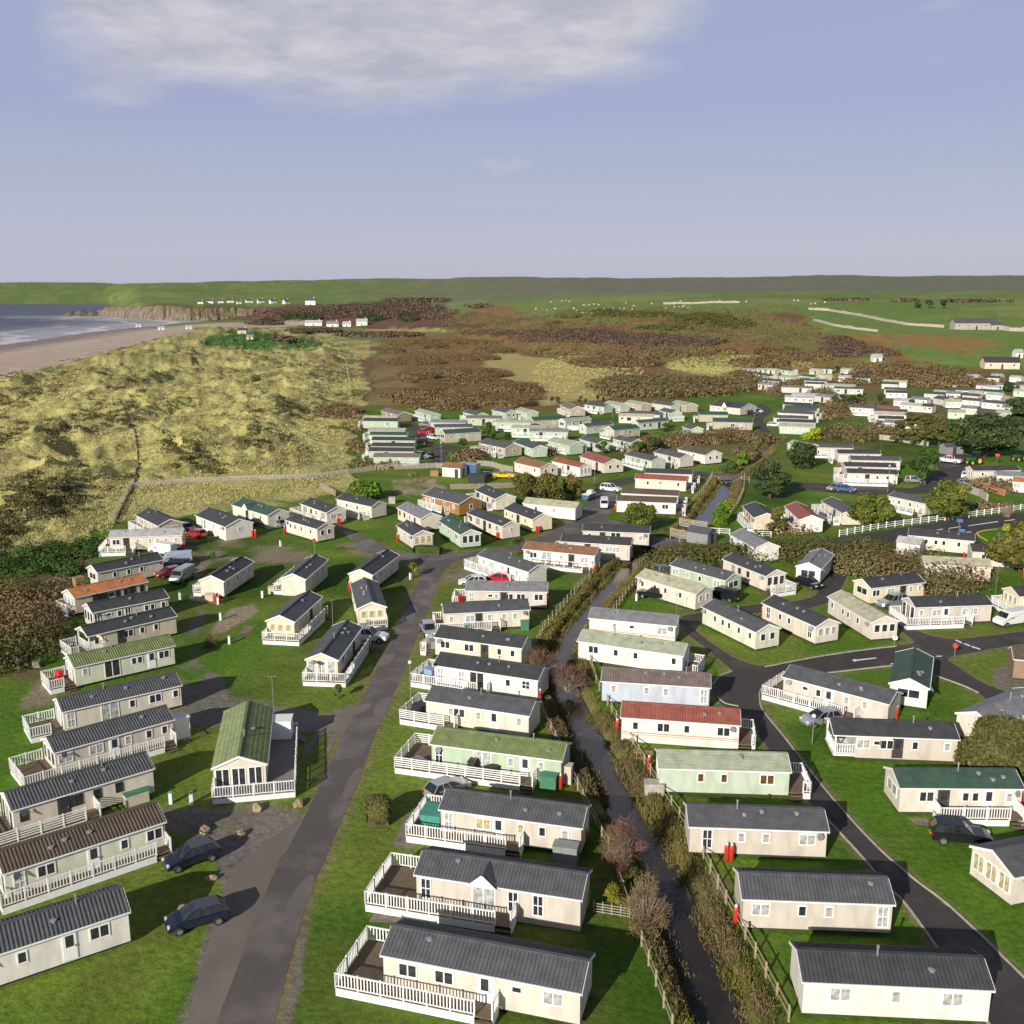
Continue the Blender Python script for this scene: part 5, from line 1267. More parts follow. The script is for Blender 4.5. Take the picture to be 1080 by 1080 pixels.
clumps("rough_grass", [(620,395,60,24,.5),(780,385,80,10,.6)], "marram", 22, .12, .12, False, None, 1200)
# --- marram grass on the dunes
def marram():
    n = 24000
    px = rng.uniform(-120, 380, n * 3); py = 352 + (600 - 352) * rng.random(n * 3) ** 1.1
    u = (px - 540) / F; v = (py - 540) / F; dz = -(v*CP + SP); t = -HC / dz; X = u*t; Y = (CP - v*SP)*t
    DG = [flat(*q) for q in ((-300,690),(0,604),(105,584),(128,552),(375,508),(374,430),(395,380),(330,352),(225,345),(180,355),(100,377),(0,402),(-900,520))]
    ok = (sdist(DG, X, Y) > 1) & (fbm(X / 6, Y / 8, 123, 3) > .40); X, Y = X[ok][:n], Y[ok][:n]; Zz = height(X, Y)
    k = 4; X = np.repeat(X, k) + rng.normal(size=len(X)*k) * .35; Y = np.repeat(Y, k) + rng.normal(size=len(Y)*k) * .35; Zz = np.repeat(Zz, k)
    N = len(X); far_ = np.clip(Y / 200, .8, 2.2)
    hh = (.30 + .3 * rng.random(N)) * far_ ** .5
    c = np.stack([X, Y, Zz + hh * .45], 1); nn = unit(np.stack([rng.normal(size=N), rng.normal(size=N), .9 + .5 * rng.random(N)], 1))
    tn = .5 + .4 * (fbm(X / 9, Y / 12, 131, 3) - .5) * 2 + rng.normal(size=N) * .10
    put_ = put("marram_grass", quads_mesh("marram_grass", c, nn, 0.05 * far_ * (.7 + .6 * rng.random(N)), hh / (.1 * far_), tn, LEAF["marram"], up=(0, 0, 1))); struct(put_, "stuff")
marram()
# --- reeds and rough grass on the banks of the stream
def banks():
    P_ = []
    for i in range(len(RIVER) - 1):
        a, b = RIVER[i], RIVER[i+1]; l = math.hypot(b[0]-a[0], b[1]-a[1]); nx, ny = -(b[1]-a[1])/l, (b[0]-a[0])/l
        m = int(l * 46)
        s = rng.random(m); side = np.where(rng.random(m) < .5, -1, 1); w = (a[2] + (b[2]-a[2]) * s) / 2
        # the overgrown margins lean over and narrow the water
        off = side * (w + .02 + (1.5 + .9 * rng.random()) * rng.random(m) ** .9)
        P_.append(np.stack([a[0] + (b[0]-a[0])*s + nx*off, a[1] + (b[1]-a[1])*s + ny*off, np.abs(off) - w], 1))
    q = np.concatenate(P_)
    thin = fbm(q[:, 0] / 4, q[:, 1] / 4, 211, 3) > .30; q = q[thin]
    br = [P for P in (flat(708, 570), flat(770, 503), flat(815, 466))]
    for bx, by in br: q = q[np.hypot(q[:, 0] - bx, q[:, 1] - by) > 3.6]
    k = 15; X = np.repeat(q[:, 0], k) + rng.normal(size=len(q)*k) * .22; Y = np.repeat(q[:, 1], k) + rng.normal(size=len(q)*k) * .22
    Zz = height(X, Y); Zz = np.maximum(Zz, -.75); N = len(X)
    hh = .28 + .7 * rng.random(N) * vnoise(X / 2.6, Y / 2.6, 5)
    c = np.stack([X, Y, Zz + hh * .42], 1); nn = unit(np.stack([rng.normal(size=N), rng.normal(size=N), .7 * rng.random(N)], 1))
    kind = fbm(X / 5, Y / 5, 221, 3)
    for nm, leaf, m in (("bank_reeds", "reed", kind > .56), ("bank_grass", "rough", (kind <= .56) & (kind > .42)), ("bank_weeds", "scrub", kind <= .42)):
        o = put(nm, quads_mesh(nm, c[m], nn[m], .014 + .012 * rng.random(m.sum()), (hh / .038)[m], .45 + .2 * rng.normal(size=m.sum()), LEAF[leaf], up=(0, 0, 1))); struct(o, "stuff")
banks()
# --- single trees and bushes
tree(812,526,40,40,"dark","dark layered cypress on the green above the two small cars",26,150,layered=True)
shrub(845,493,40,25,"dark","broad dark evergreen bush in front of the mint home left of the cream stack",16,140)
shrub(884,495,7,8,"tan","small tuft of pale pampas grass on the upper green",5,60)
tree(918,557,40,37,"yellowgreen","yellow-green tree overhanging the white fence, leftmost of two",22,170)
tree(1000,549,46,40,"yellowgreen","yellow-green tree with twin trunks behind the white road fence",26,170,layered=True)
tree(975,512,34,38,"green","dense green tree beside the upper lane's turn",24,160)
tree(1038,482,66,44,"dark","broad dark cypress spreading beside the parked tractor",34,170,layered=True)
tree(1076,460,40,40,"dark","tall dark cypress at the right edge beyond the tractor",24,150,layered=True)
BELT = [("second","olive")]
for i, (x, y, w, h, lf, lb) in enumerate(((948,468,20,26,"olive","leftmost small olive pine of the conifer belt"),(960,470,24,36,"olive","tall olive pine second from the left of the conifer belt"),
    (975,471,24,36,"autumn","yellowish pine in the left half of the conifer belt"),(990,471,22,34,"olive","olive pine at the middle of the conifer belt"),(1003,472,22,30,"green","greener pine right of the conifer belt's middle"),(1014,474,20,26,"olive","low olive pine where the conifer belt meets the broad cypress"))):
    tree(x, y, w, h, lf, lb, 16, 110, layered=True, group="pines of the conifer belt")
shrub(858,464,24,12,"lime","bright lime bush in front of the six home stack")
tree(556,529,32,34,"autumn","orange-green tree left in the clump beside the wide brown-red roof",18,170)
tree(579,531,34,29,"autumn","orange-green tree in the middle of the clump above the long pale roof",18,170)
tree(604,527,28,24,"autumn","orange-green tree at the right end of the clump by the parked boat",16,150)
tree(674,560,36,30,"yellowgreen","yellow-green tree in front of the brown roofed pair",20,170)
shrub(762,553,26,25,"bright","bright green bush on the stream bank opposite the brown roofed pair",12,160)
tree(817,563,26,27,"autumn","orange-tinged bush tree left of the pinkish red roof",14,140)
shrub(635,480,14,15,"green","round dark tree between two mint homes in the upper park",8,110,trunk=1,name="tree",cat="tree")
shrub(673,477,20,13,"green","dark bush behind the mint home beside the large red roof")
shrub(690,475,22,15,"dark","dark bush left of the brown scrub band in the upper park")
shrub(701,455,11,10,"green","small round bush right of the mint home with slate roof, upper park")
for x, lb in ((582,"leftmost small pine above the taupe lodge"),(588,"small pine just right of the leftmost one above the taupe lodge"),(612,"small pine above the gap between taupe and mint lodges"),(617,"small pine left of the tallest one on the pale grass edge"),(630,"tallest small pine on the pale grass edge"),(637,"small pine just right of the tallest one on the pale grass edge"),(643,"rightmost small pine on the pale grass edge")):
    shrub(x, 426 + (x % 3), 7, 8 if x != 630 else 10, "dark", lb, 6, 60, trunk=1, name="pine_tree", cat="tree", group="small pines on the grass edge")
shrub(515,458,14,13,"green","dark bush behind the olive lodge by the red cars")
shrub(520,464,10,9,"green","lower dark bush right of the olive lodge by the red cars")
shrub(535,464,9,9,"dark","dark bush in front of the white decked pair of green homes")
shrub(486,478,16,16,"green","dark green bush at the mouth of the close")
shrub(436,608,14,18,"yellow","small yellow-topped tree beside the road junction",8,140,trunk=1,name="tree",cat="tree")
shrub(386,526,44,15,"bright","broad bright green bush beside the upper green",16,140)
shrub(224,590,9,9,"bright","small round green bush on the worn grass behind the dark roofed homes",6,160)
shrub(1048,810,80,44,"olive","big brown-green bush at the right edge in front of the grey roof",30,900,.085)
shrub(1022,800,28,26,"olive","green-brown bush left of the big one at the right edge",12,600,.075)
tree(1076,604,62,52,"autumn","spreading orange-green pine at the right edge by the public road",26,260,layered=True)
shrub(1066,562,20,8,"lime","lime yellow clipped bush by the public road junction",8,140)
shrub(991,592,12,9,"lime","small lime bush between the long cream home and the beige one")
for x, y, w, h, lb in ((880,428,11,12,"leftmost dark hedge tree above the far lane stack"),(889,429,11,13,"dark hedge tree second from left above the far lane stack"),(898,430,12,14,"middle dark hedge tree above the tan scrub"),(907,429,12,14,"dark hedge tree left of the cream cabin"),(927,427,11,13,"dark hedge tree right of the cream cabin")):
    shrub(x, y, w, h, "dark", lb, 8, 80, trunk=1, name="tree", cat="tree")
tree(881,397,10,12,"dark","lone dark conifer among the mint homes under the hill",10,60)
shrub(962,432,11,10,"green","green tree right of the small cream cabin")
shrub(1062,413,16,9,"dark","left dark tree of the far right hedge"); shrub(1076,414,14,9,"green","right green tree of the far right hedge")
shrub(768,498,24,12,"green","low green bush left of the stream by the upper lane"); shrub(783,489,24,12,"bright","bright green bank by the stream above the upper lane")
for x, h, lb in ((968,6,"lowest of the three skyline trees on the hill crest"),(980,9,"tallest of the three skyline trees on the hill crest"),(994,8,"rightmost of the three skyline trees on the hill crest")):
    shrub(x, 325, 8, h, "dark", lb, 6, 40, .6, trunk=1, name="tree", cat="tree")
shrub(358,745,0.1,.1,"green","x",1,8) if 0 else None
shrub(358,737,13,15,"autumn","flowering shrub in a pot at the corner of the patio door deck",6,170)
shrub(646,957,24,22,"yellow","yellow-green bush at the end of the gabled home by the stream",8,240)
shrub(758,612,9,9,"yellow","yellow shrubs in the bed right of the dark car",5,70) if 0 else None
bare_shrub(570,718,44,34,"red","reddish bare shrub at the end of the white home with square panes")
bare_shrub(600,728,40,26,"red","reddish bare shrub overhanging the stream's bend",1300)
bare_shrub(655,922,44,58,"red","tall reddish bare shrub on the stream beside the slate tiled home",1320)
bare_shrub(680,985,54,62,"brown","tawny bare shrub on the stream nearest the camera",1560)
bare_shrub(222,682,14,14,"brown","small bare shrub between the left column and the lawn",400)
bare_shrub(1062,545,18,16,"brown","bare tree behind the white road fence at right",300)
# clipped hedges
def hedge(p0, p1, w, h, leaf, label, r=.35, per=2600, size=.06):
    (ax, ay), (bx, by) = flat(*p0), flat(*p1); L = math.hypot(bx-ax, by-ay)
    root = empty("hedge", ((ax+bx)/2, (ay+by)/2, 0), math.atan2(by-ay, bx-ax), label, "hedge")
    N = per; f = rng.random((N, 3)) * 2 - 1; k = np.argmax(np.abs(f) + rng.random((N, 3)) * .35, axis=1)
    f[np.arange(N), k] = np.sign(f[np.arange(N), k]); n0 = np.zeros((N, 3)); n0[np.arange(N), k] = f[np.arange(N), k]
    p4 = f / (np.sum(np.abs(f) ** 3.4, axis=1, keepdims=True) ** (1 / 3.4))
    c = p4 * np.array((L/2, w/2, h/2)) * (.9 + .12 * rng.random((N, 1))) + np.array((0, 0, h/2))
    put("foliage", quads_mesh("foliage", c, unit(n0 + unit(p4) + rng.normal(size=(N, 3)) * .6), size * (.6 + .8 * rng.random(N)), 1.2, .5 + .18 * rng.normal(size=N), LEAF[leaf]), root)
    MB().box(-L/2*.8, L/2*.8, -w/2*.75, w/2*.75, .05, h*.85).build("stem", M["bark"], root); return root
hedge((385,868),(413,866),2.0,2.2,"olive","round clipped hedge standing alone on the lawn right of the access road",per=5200,size=.07)
hedge((436,584),(467,585),1.4,1.5,"green","low clipped hedge in front of the short pinkish home at the junction",per=3000)
# cabbage palm
x, y, z, w, h = pix(546, 585, 22, 24)
root = empty("cabbage_palm", (x, y, 0), 0, "cabbage palm with spiky heads between the mint green home and the road", "palm tree")
MB().tube([(0,0,-.1),(.05,0,1.2),(0,.05,2.2)],[.16,.13,.1],8).tube([(0,.02,1.5),(.5,.2,2.3)],[.09,.07],6).build("trunk", M["bark"], root, True)
cc = []; 
for hx, hy, hz, n in ((0,.05,2.3,220),(.55,.22,2.4,170),(-.5,-.1,2.1,120)):
    d = unit(rng.normal(size=(n, 3)) + np.array((0,0,.25))); cc.append((np.array((hx,hy,hz)) + d*.42, d))
c = np.concatenate([a for a, _ in cc]); d = np.concatenate([b for _, b in cc]); nn = unit(np.cross(d, rng.normal(size=d.shape)))
q = np.stack([c - d*.4, c - d*.4 + np.cross(d, nn)*.05, c + d*.45, c - d*.4 - np.cross(d, nn)*.05], 1)
me = quads_mesh("crown", c, nn, np.full(len(c), .03), 12, .5 + .2*rng.normal(size=len(c)), LEAF["olive"]); me.vertices.foreach_set("co", q.astype(np.float32).ravel()); put("crown", me, root)
# ------------------------------------------------------------------ vehicles
def paint(name, c, metal=.0, rough=.25):
    m, t, b = nt("car_paint_" + name); b.inputs["Base Color"].default_value = (*c, 1); b.inputs["Metallic"].default_value = metal
    b.inputs["Roughness"].default_value = rough; b.inputs["Coat Weight"].default_value = .6; b.inputs["Coat Roughness"].default_value = .08
    n = noise(t, 30, 2, coord(t)); bump(t, b, n.outputs[0], .02, .01); return m
CP_ = dict(white=paint("white", (.75,.75,.74)), silver=paint("silver", (.48,.49,.52), .6, .32), grey=paint("grey", (.12,.125,.14), .4), black=paint("black", (.012,.013,.017)),
  navy=paint("navy", (.02,.025,.05), .3), red=paint("red", (.50,.015,.03)), darkred=paint("darkred", (.22,.012,.02)), blue=paint("blue", (.10,.20,.40), .4), yellow=paint("yellow", (.75,.50,.03)), green=paint("green", (.02,.13,.03)), paleblue=paint("paleblue", (.42,.50,.62), .4))
def extrude_profile(pts, ws):
    """side profile (x,z) swept across the width; ws gives the half width at each point: a body that tucks in"""
    mb = MB(); n = len(pts); ys = (-1, -.86, .86, 1)
    for y in ys:
        for (x, z), w in zip(pts, ws):
            k = 1 if abs(y) < .9 else .0
            cx, cz = 2.1, .62
            mb.v.append((x if k else cx + (x - cx) * .965, y * w, z if k else cz + (z - cz) * .94))
    for r in range(3):
        for i in range(n): mb.f.append((r*n + i, r*n + (i+1) % n, (r+1)*n + (i+1) % n, (r+1)*n + i))
    mb.f.append(tuple(range(n))[::-1]); mb.f.append(tuple(3*n + i for i in range(n))); return mb
def greenhouse(b, t, w0, w1):
    """b=(rear x, front x, z) base line, t=(rear x, front x, z) roof line"""
    mb = MB(); mb.v = [(b[0], -w0, b[2]), (b[1], -w0, b[2]), (b[1], w0, b[2]), (b[0], w0, b[2]), (t[0], -w1, t[2]), (t[1], -w1, t[2]), (t[1], w1, t[2]), (t[0], w1, t[2])]
    mb.f = [(4,5,6,7), (0,1,5,4), (1,2,6,5), (2,3,7,6), (3,0,4,7)]; return mb
def wheel(root, x, y, r):
    s = 1 if y > 0 else -1
    def f(): return MB().tube([(0,-.11,0),(0,-.08,0),(0,.08,0),(0,.11,0)], [r*.88, r, r, r*.88], 16).mesh("wheel", M["rubber"], False)
    def g(): return MB().tube([(0,-.118,0),(0,.118,0)], [r*.62]*2, 10).mesh("rim", M["rim"])
    o = put("wheel", cached(("wh", r), f), root, (x, y, r)); put("rim", cached(("ri", r), g), o)
def car_body(kind):
    # front towards +x, rear at x=0
    if kind == "hatch": L, pr = 4.1, [(.02,.38),(0,.62),(.08,.92),(1.0,.97),(2.7,.95),(3.5,.86),(3.98,.70),(4.1,.5),(4.06,.28),(.1,.28)]
    elif kind == "suv": L, pr = 4.5, [(.02,.42),(0,.7),(.06,1.06),(1.0,1.08),(2.9,1.08),(3.9,1.0),(4.38,.84),(4.5,.58),(4.45,.34),(.1,.34)]
    elif kind == "van": L, pr = 5.0, [(.02,.42),(0,1.0),(.04,1.9),(.2,1.98),(3.3,1.98),(3.75,1.84),(4.25,1.16),(4.85,.95),(5.0,.6),(4.96,.34),(.1,.34)]
    elif kind == "pickup": L, pr = 5.2, [(.02,.5),(0,.7),(.04,1.05),(1.7,1.07),(3.6,1.1),(4.6,1.04),(5.1,.9),(5.2,.6),(5.14,.4),(.1,.4)]
    ws = [.80 + .08 * min(1, max(0, (z - .25) / .3)) - .07 * max(0, (z - .95)) for x, z in pr]
    ws = [w - (.12 if x > L - .15 else .05 if x > L - .6 else .03 if x < .1 else 0) for w, (x, z) in zip(ws, pr)]
    return L, pr, ws
def vehicle(kind, rear, front, colour, label, cat=None, name=None, scale=1.0, wnd=True):
    ax, ay = flat(*rear); bx, by = flat(*front); a = math.atan2(by-ay, bx-ax)
    cx, cy = (ax+bx)/2, (ay+by)/2
    L, pr, ws = car_body(kind); cat = cat or {"hatch": "car", "suv": "car", "van": "van", "pickup": "truck"}[kind]
    L_ = L * scale
    root = empty(name or {"hatch": "parked_car", "suv": "parked_car", "van": "parked_van", "pickup": "pickup_truck"}[kind], (cx - math.cos(a)*L_/2, cy - math.sin(a)*L_/2, .014), a, label, cat)
    root.scale = (scale,)*3
    pm = CP_[colour]
    put("body", cached(("body", kind, colour), lambda: extrude_profile(pr, ws).mesh("body", pm)), root)
    def sub(nm, key, fn): put(nm, cached((key, kind, colour), fn), root)
    if kind == "van":
        g_ = MB().quad((3.80,-.70,1.80),(4.24,-.76,1.19),(4.24,.76,1.19),(3.80,.70,1.80))
        g_.v = [(x + .02, y, z + .015) for x, y, z in g_.v]
        for s in (-1, 1): g_.quad((3.0, s*.845, 1.15), (3.95, s*.845, 1.15), (3.62, s*.80, 1.72), (3.0, s*.80, 1.72))
        sub("windscreen", "ws", lambda: g_.mesh("windscreen", G["smoked"]))
    else:
        z0 = .93 if kind == "hatch" else 1.06
        if kind == "hatch": b, t = (.12, 3.02, z0), (.62, 2.15, 1.44)
        elif kind == "suv": b, t = (.08, 3.05, z0), (.38, 2.3, 1.68)
        else: b, t = (1.75, 3.75, z0), (1.95, 3.0, 1.72)
        sub("window", "gh", lambda: greenhouse(b, t, .775, .60).mesh("window", G["smoked"]))
        def roof():
            mb = MB().box(t[0]-.02, t[1]+.04, -.61, .61, t[2]-.03, t[2]+.03)
            xs = [(b[0], t[0]), (b[1], t[1])] + [((b[0]*(1-q)+b[1]*q), (t[0]*(1-q)+t[1]*q)) for q in (.36, .64)]
            for xb, xt in xs:
                for s in (-1, 1): mb.bar((xb, s*.775, z0), (xt, s*.605, t[2]), .075, .06)
            return mb.mesh("roof", pm)
        sub("roof", "rf", roof)
    r = .31 if kind == "hatch" else .36
    for x in (L*.19, L*.81):
        for y in (-.77, .77): wheel(root, x, y, r)
    zf = {"hatch": .66, "suv": .8, "van": .85, "pickup": .82}[kind]
    for s in (-1, 1):
        put("headlight", cached(("hl",), lambda: MB().box(-.10, .06, -.16, .16, -.07, .07).mesh("headlight", M["lamp"])), root, (L - .12, s*.56, zf))
        put("tail_light", cached(("tl",), lambda: MB().box(-.03, .08, -.11, .11, -.12, .12).mesh("tail_light", M["tail"])), root, (.01, s*.66, zf + .05))
    put("bumper", cached(("bp", kind), lambda: MB().box(L-.10, L+.02, -.68, .68, .30, .46).box(-.03, .08, -.70, .70, .32, .48).mesh("bumper", M["black_plastic"])) , root) if kind in ("van", "pickup") else None
    put("number_plate", cached(("np",), lambda: MB().box(-.035, .0, -.26, .26, -.055, .055).mesh("number_plate", M["yellowpaint"])), root, (-.0, 0, zf - .16))
    return root
def Q(zn, *p): return [P(zn, *q) for q in p]
V = vehicle
V("hatch", *Q("b",(1045,742),(812,820)), "navy", "dark navy hatchback parked below the brown roofed home")
V("hatch", *Q("d",(130,1052),(-60,1105)), "navy", "dark car at the bottom left beside the gravel bay, below the navy hatchback")
V("suv", *Q("c",(888,566),(982,572)), "white", "white four-by-four half behind the patio door deck home by the access road")
V("hatch", *Q("e",(214,545),(258,618)), "silver", "silver estate car on the grass verge between road and centre row decks")
V("hatch", *Q("e",(488,346),(396,348)), "white", "white hatchback behind the home with red deck seat in the centre row")
V("hatch", *Q("e",(612,338),(520,326)), "red", "red car with black roof parked at the bend beside the white hatchback")
V("hatch", *Q("a",(925,226),(825,246)), "darkred", "dark red car at the end of the orange roofed home")
V("van", *Q("a",(985,235),(905,278)), "silver", "silver van beside the dark red car in the left column")
V("van", *Q("a",(965,168),(858,176)), "paleblue", "pale blue van with rear ladder just behind the silver van")
V("van", *Q("a",(900,128),(785,112)), "white", "white van in front of the cream home with pale grey roof")
V("hatch", *Q("n",(1050,725),(985,712)), "red", "bright red hatchback between two homes near the dunes")
V("hatch", *Q("o",(145,400),(192,412)), "grey", "dark grey car on the drive left of the wide white home")
V("hatch", *Q("o",(500,378),(545,385)), "grey", "grey car in the shade between the wide white home and the green roofed one")
V("hatch", *Q("o",(628,392),(570,376)), "silver", "silver car behind the small cream home with two gable windows")
V("hatch", *Q("f",(325,470),(440,425)), "silver", "silver car tucked behind the slate tiled home with teal furniture cover")
V("pickup", *Q("g",(545,318),(415,300)), "black", "black pickup on the grass in front of the pale olive roofed home")
V("van", *Q("g",(842,325),(745,300)), "black", "black people carrier at the gable of the mint green home", cat="car", scale=.9)
V("suv", *Q("g",(500,205),(575,213)), "grey", "grey car between the pale olive roofed home and the mint green one")
V("hatch", *Q("i",(305,82),(200,98)), "silver", "silver car behind the white porch of the dark roofed home at right")
V("suv", *Q("i",(712,560),(928,582)), "black", "black estate car on the grass in front of the fir green roofed home")
V("suv", *Q("j",(580,300),(498,315)), "silver", "silver car left of the white veranda with pinkish home at right")
V("van", *Q("j",(1095,370),(958,392)), "white", "white van at the right edge above the road junction")
V("hatch", *Q("j",(180,220),(228,236)), "black", "dark car behind the white front deck near the asphalt stand")
V("suv", *Q("l",(305,470),(368,478)), "white", "white four-by-four in the yard beside the covered boat")
V("van", *Q("l",(310,525),(308,556)), "white", "white van facing the camera by the yard gate", scale=.9)
V("suv", *Q("l",(912,150),(945,152)), "black", "dark car left of the white one by the clubhouse lane")
V("hatch", *Q("l",(940,138),(970,142)), "white", "white car right of the dark one by the clubhouse lane")
V("hatch", *Q("x",(182,415),(218,418)), "red", "red car in front of the other red car in the close")
V("hatch", *Q("x",(236,398),(270,396)), "red", "red car nearest the olive lodge's gable in the close")
V("hatch", *Q("x",(240,452),(298,462)), "white", "white car beside the olive lodge with white skirting")
V("suv", *Q("x",(186,492),(140,492)), "black", "black four-by-four at the ends of the stacked green homes")
V("hatch", *Q("x",(180,355),(240,358)), "silver", "silver car at the top of the close")
V("suv", *Q("x",(165,600),(208,605)), "silver", "silver four-by-four beside the nearest stacked green home")
V("hatch", *Q("x",(240,598),(205,592)), "black", "black car just right of the silver four-by-four by the stacked green homes")
V("hatch", *Q("m",(328,565),(296,570)), "silver", "silver car left of the blue one on the upper lane")
V("hatch", *Q("m",(334,570),(372,574)), "blue", "blue car beside the silver one on the upper lane")
V("suv", *Q("m",(840,520),(895,524)), "white", "white car in front of the cream home near the tractor")
V("hatch", *Q("m",(825,548),(870,550)), "paleblue", "pale blue car behind the yellow-green tree by the upper lane")
V("hatch", *Q("m",(615,535),(650,537)), "silver", "silver car under the dense green tree by the upper lane")
V("hatch", *Q("m",(258,682),(298,702)), "silver", "silver car between the pinkish red roof and its cream neighbour")
V("hatch", *Q("q",(235,540),(285,542)), "white", "white car at the end of the far lane stack")
V("hatch", *Q("k",(676,450),(755,450)), "black", "black car by the blue container in the compound")
V("pickup", *Q("k",(745,450),(815,452)), "yellow", "yellow pickup beside the black car in the compound")
V("van", *Q("y",(215,322),(300,322)), "white", "white van parked before the lichen roofed mint home", scale=.85)
# flatbed lorry, tractors and trailer
def lorry():
    r_ = V("pickup", *Q("m",(820,462),(728,452)), "white", "white flatbed lorry with red panel beside the green tractor", cat="lorry", name="flatbed_lorry", scale=1.15)
    put("load_panel", MB().box(1.8, 2.0, -.5, .5, 1.2, 2.0).mesh("load_panel", M["redpaint"]), r_)
lorry()
def tractor(p, label, s=1.0):
    x, y = flat(*p); root = empty("tractor", (x, y, .01), R(200), label, "tractor"); root.scale = (s,)*3
    MB().box(0,1.9,-.35,.35,.8,1.5).box(-.6,.1,-.5,.5,.7,1.3).build("body", CP_["green"], root)
    MB().box(-.7,.3,-.6,.6,1.3,2.5).build("cab", G["smoked"], root); MB().box(-.8,.4,-.7,.7,2.5,2.62).build("roof", CP_["green"], root)
    MB().tube([(1.3,.25,1.4),(1.3,.25,2.3)], .05, 6).build("exhaust_pipe", M["black_plastic"], root)
    for x, r in ((-.3,.8),(1.5,.5)):
        for yy in (-.75,.75):
            o = MB().tube([(x,yy-.2,r),(x,yy+.2,r)], r, 16).build("wheel", M["rubber"], root); MB().tube([(x,yy-.21,r),(x,yy+.21,r)], r*.6, 12).build("rim", M["yellowpaint"], o)
    return root
tractor(P("m",880,462), "green tractor with yellow wheels in front of the dark cypress", 1.2)
tractor(P("m",1065,448), "second green tractor with yellow wheels farther right behind the cypress", 1.1)
def block(name, label, cat, p, rz, size, mat, roofm=None, pitched=False, parts=()):
    x, y = flat(*p); root = empty(name, (x, y, 0), rz, label, cat); l, w_, h = size
    MB().box(-l/2, l/2, -w_/2, w_/2, .0, h).build("wall" if roofm else "body", mat, root)
    if roofm:
        mb = MB()
        if pitched:
            for s in (-1, 1): mb.quad((-l/2-.15, s*(w_/2+.15), h-.05), (l/2+.15, s*(w_/2+.15), h-.05), (l/2+.15, 0, h+w_*.27), (-l/2-.15, 0, h+w_*.27))
            g_ = MB()
            for s in (-1, 1): g_.quad((s*l/2, -w_/2, h), (s*l/2, w_/2, h), (s*l/2, 0, h+w_*.24))
            g_.build("gable", mat, root)
        else: mb.box(-l/2-.08, l/2+.08, -w_/2-.08, w_/2+.08, h, h+.09)
        mb.build("roof", roofm, root)
    for nm, b, m in parts: MB().box(*b).build(nm, m, root)
    return root
block("shed", "white shed with brown pitched roof and open door beside the blue container", "shed", P("k",560,440), R(-25), (4.6,3.4,2.2), WALL["white"], ROOF["rust"], True, (("door",(.9,1.8,-1.74,-1.70,0,1.9),M["dark"]),("door",(2.31,2.35,-.6,.5,0,1.9),M["terracotta"])))
block("shipping_container", "blue shipping container between the white shed and the black trailer", "container", P("k",622,432), R(-25), (5.0,2.4,2.5), CP_["blue"], M["steel"], False, (("door",(2.52,2.56,-1.1,-.05,.1,2.3),M["steel"]),("door",(2.52,2.56,.05,1.1,.1,2.3),M["steel"])))
block("box_trailer", "black box trailer parked in front of the compound", "trailer", P("k",662,472), R(-8), (3.6,1.9,1.9), M["black_plastic"], M["dark"])
block("shed", "dark grey pitched shed by the slatted bridge parapet", "shed", P("u",285,515), R(-40), (4.0,3.0,1.9), M["cable"], ROOF["slate"], True, (("door",(2.02,2.05,-.5,.4,0,1.7),M["dark"]),))
block("shed", "grey storage shed under the cypress beside the lorry", "shed", P("s",525,130), R(10), (5,3,2), M["cable"], ROOF["slate"], True, (("door",(-.5,.5,-1.53,-1.50,0,1.8),M["dark"]),))
block("outbuilding", "small pale outbuilding half behind scrub at the left end of the long cream home", "outbuilding", P("t",210,320), R(-35), (3.6,2.8,2.1), WALL["white"], ROOF["light"], True, (("door",(.2,1.0,-1.43,-1.40,0,1.8),M["trim"]),))
# boat under cover
x, y = flat(*P("l",250,508)); bt = empty("boat", (x, y, .5), R(60), "blue hulled boat on a trailer left of the white four-by-four", "boat")
mb = MB(); secs = [(-2.4,.85,.0),(-1,.95,-.05),(.8,.85,0),(1.8,.5,.1),(2.5,.04,.25)]
for x_, w_, z_ in secs: mb.v += [(x_,-w_,.9),(x_,-w_*.7,z_),(x_,w_*.7,z_),(x_,w_,.9)]
for i in range(4):
    for j in range(3): mb.f.append((i*4+j, (i+1)*4+j, (i+1)*4+j+1, i*4+j+1))
mb.f.append((0,1,2,3)); mb.build("hull", CP_["blue"], bt); MB().box(-2.2,1.2,-.8,.8,.86,.98).box(-.6,.8,-.5,.5,.98,1.5).build("cabin", M["whitepaint"], bt)
t_ = MB().box(-2.2,2.8,-.06,.06,-.3,-.1).build("trailer_frame", M["steel"], bt)
for yy in (-.8,.8): MB().tube([(-.4,yy-.1,-.2),(-.4,yy+.1,-.2)], .3, 12).build("wheel", M["rubber"], t_)
# ------------------------------------------------------------------ gas bottles
def bottle(p, label, colour="red", h=1.35):
    x, y = flat(*p); root = empty("gas_bottle", (x, y, 0), rng.random()*6, label, "gas bottle", "red gas bottles beside the homes")
    put("cylinder", cached(("gb", colour), lambda: MB().lathe([(.16,0),(.19,.04),(.19,1.05),(.17,1.18),(.08,1.28),(.06,1.3)], 14).mesh("cylinder", M["red"], True)), root)
    put("valve", cached(("gv",), lambda: MB().lathe([(.10,1.28),(.10,1.40),(.03,1.40),(.03,1.46)], 10).mesh("valve", M["whitepaint"])), root)
    return root
def pair(zn, x, y, dx, who):
    s = ZW[zn][2]; 
    bottle(P(zn, x, y), "left red gas bottle " + who); bottle(P(zn, x + dx, y + dx*.15), "right red gas bottle " + who)
pair("c",137,372,18,"at the gable of the cream home beside the silver van")
pair("o",480,434,13,"at the gable of the wide white home")
pair("o",884,374,12,"under the long white deck home's wide window by the dunes")
pair("e",560,128,11,"below the gable window of the home behind the mint green one")
pair("e",746,98,11,"at the yellow-cream home left of the long pale roof")
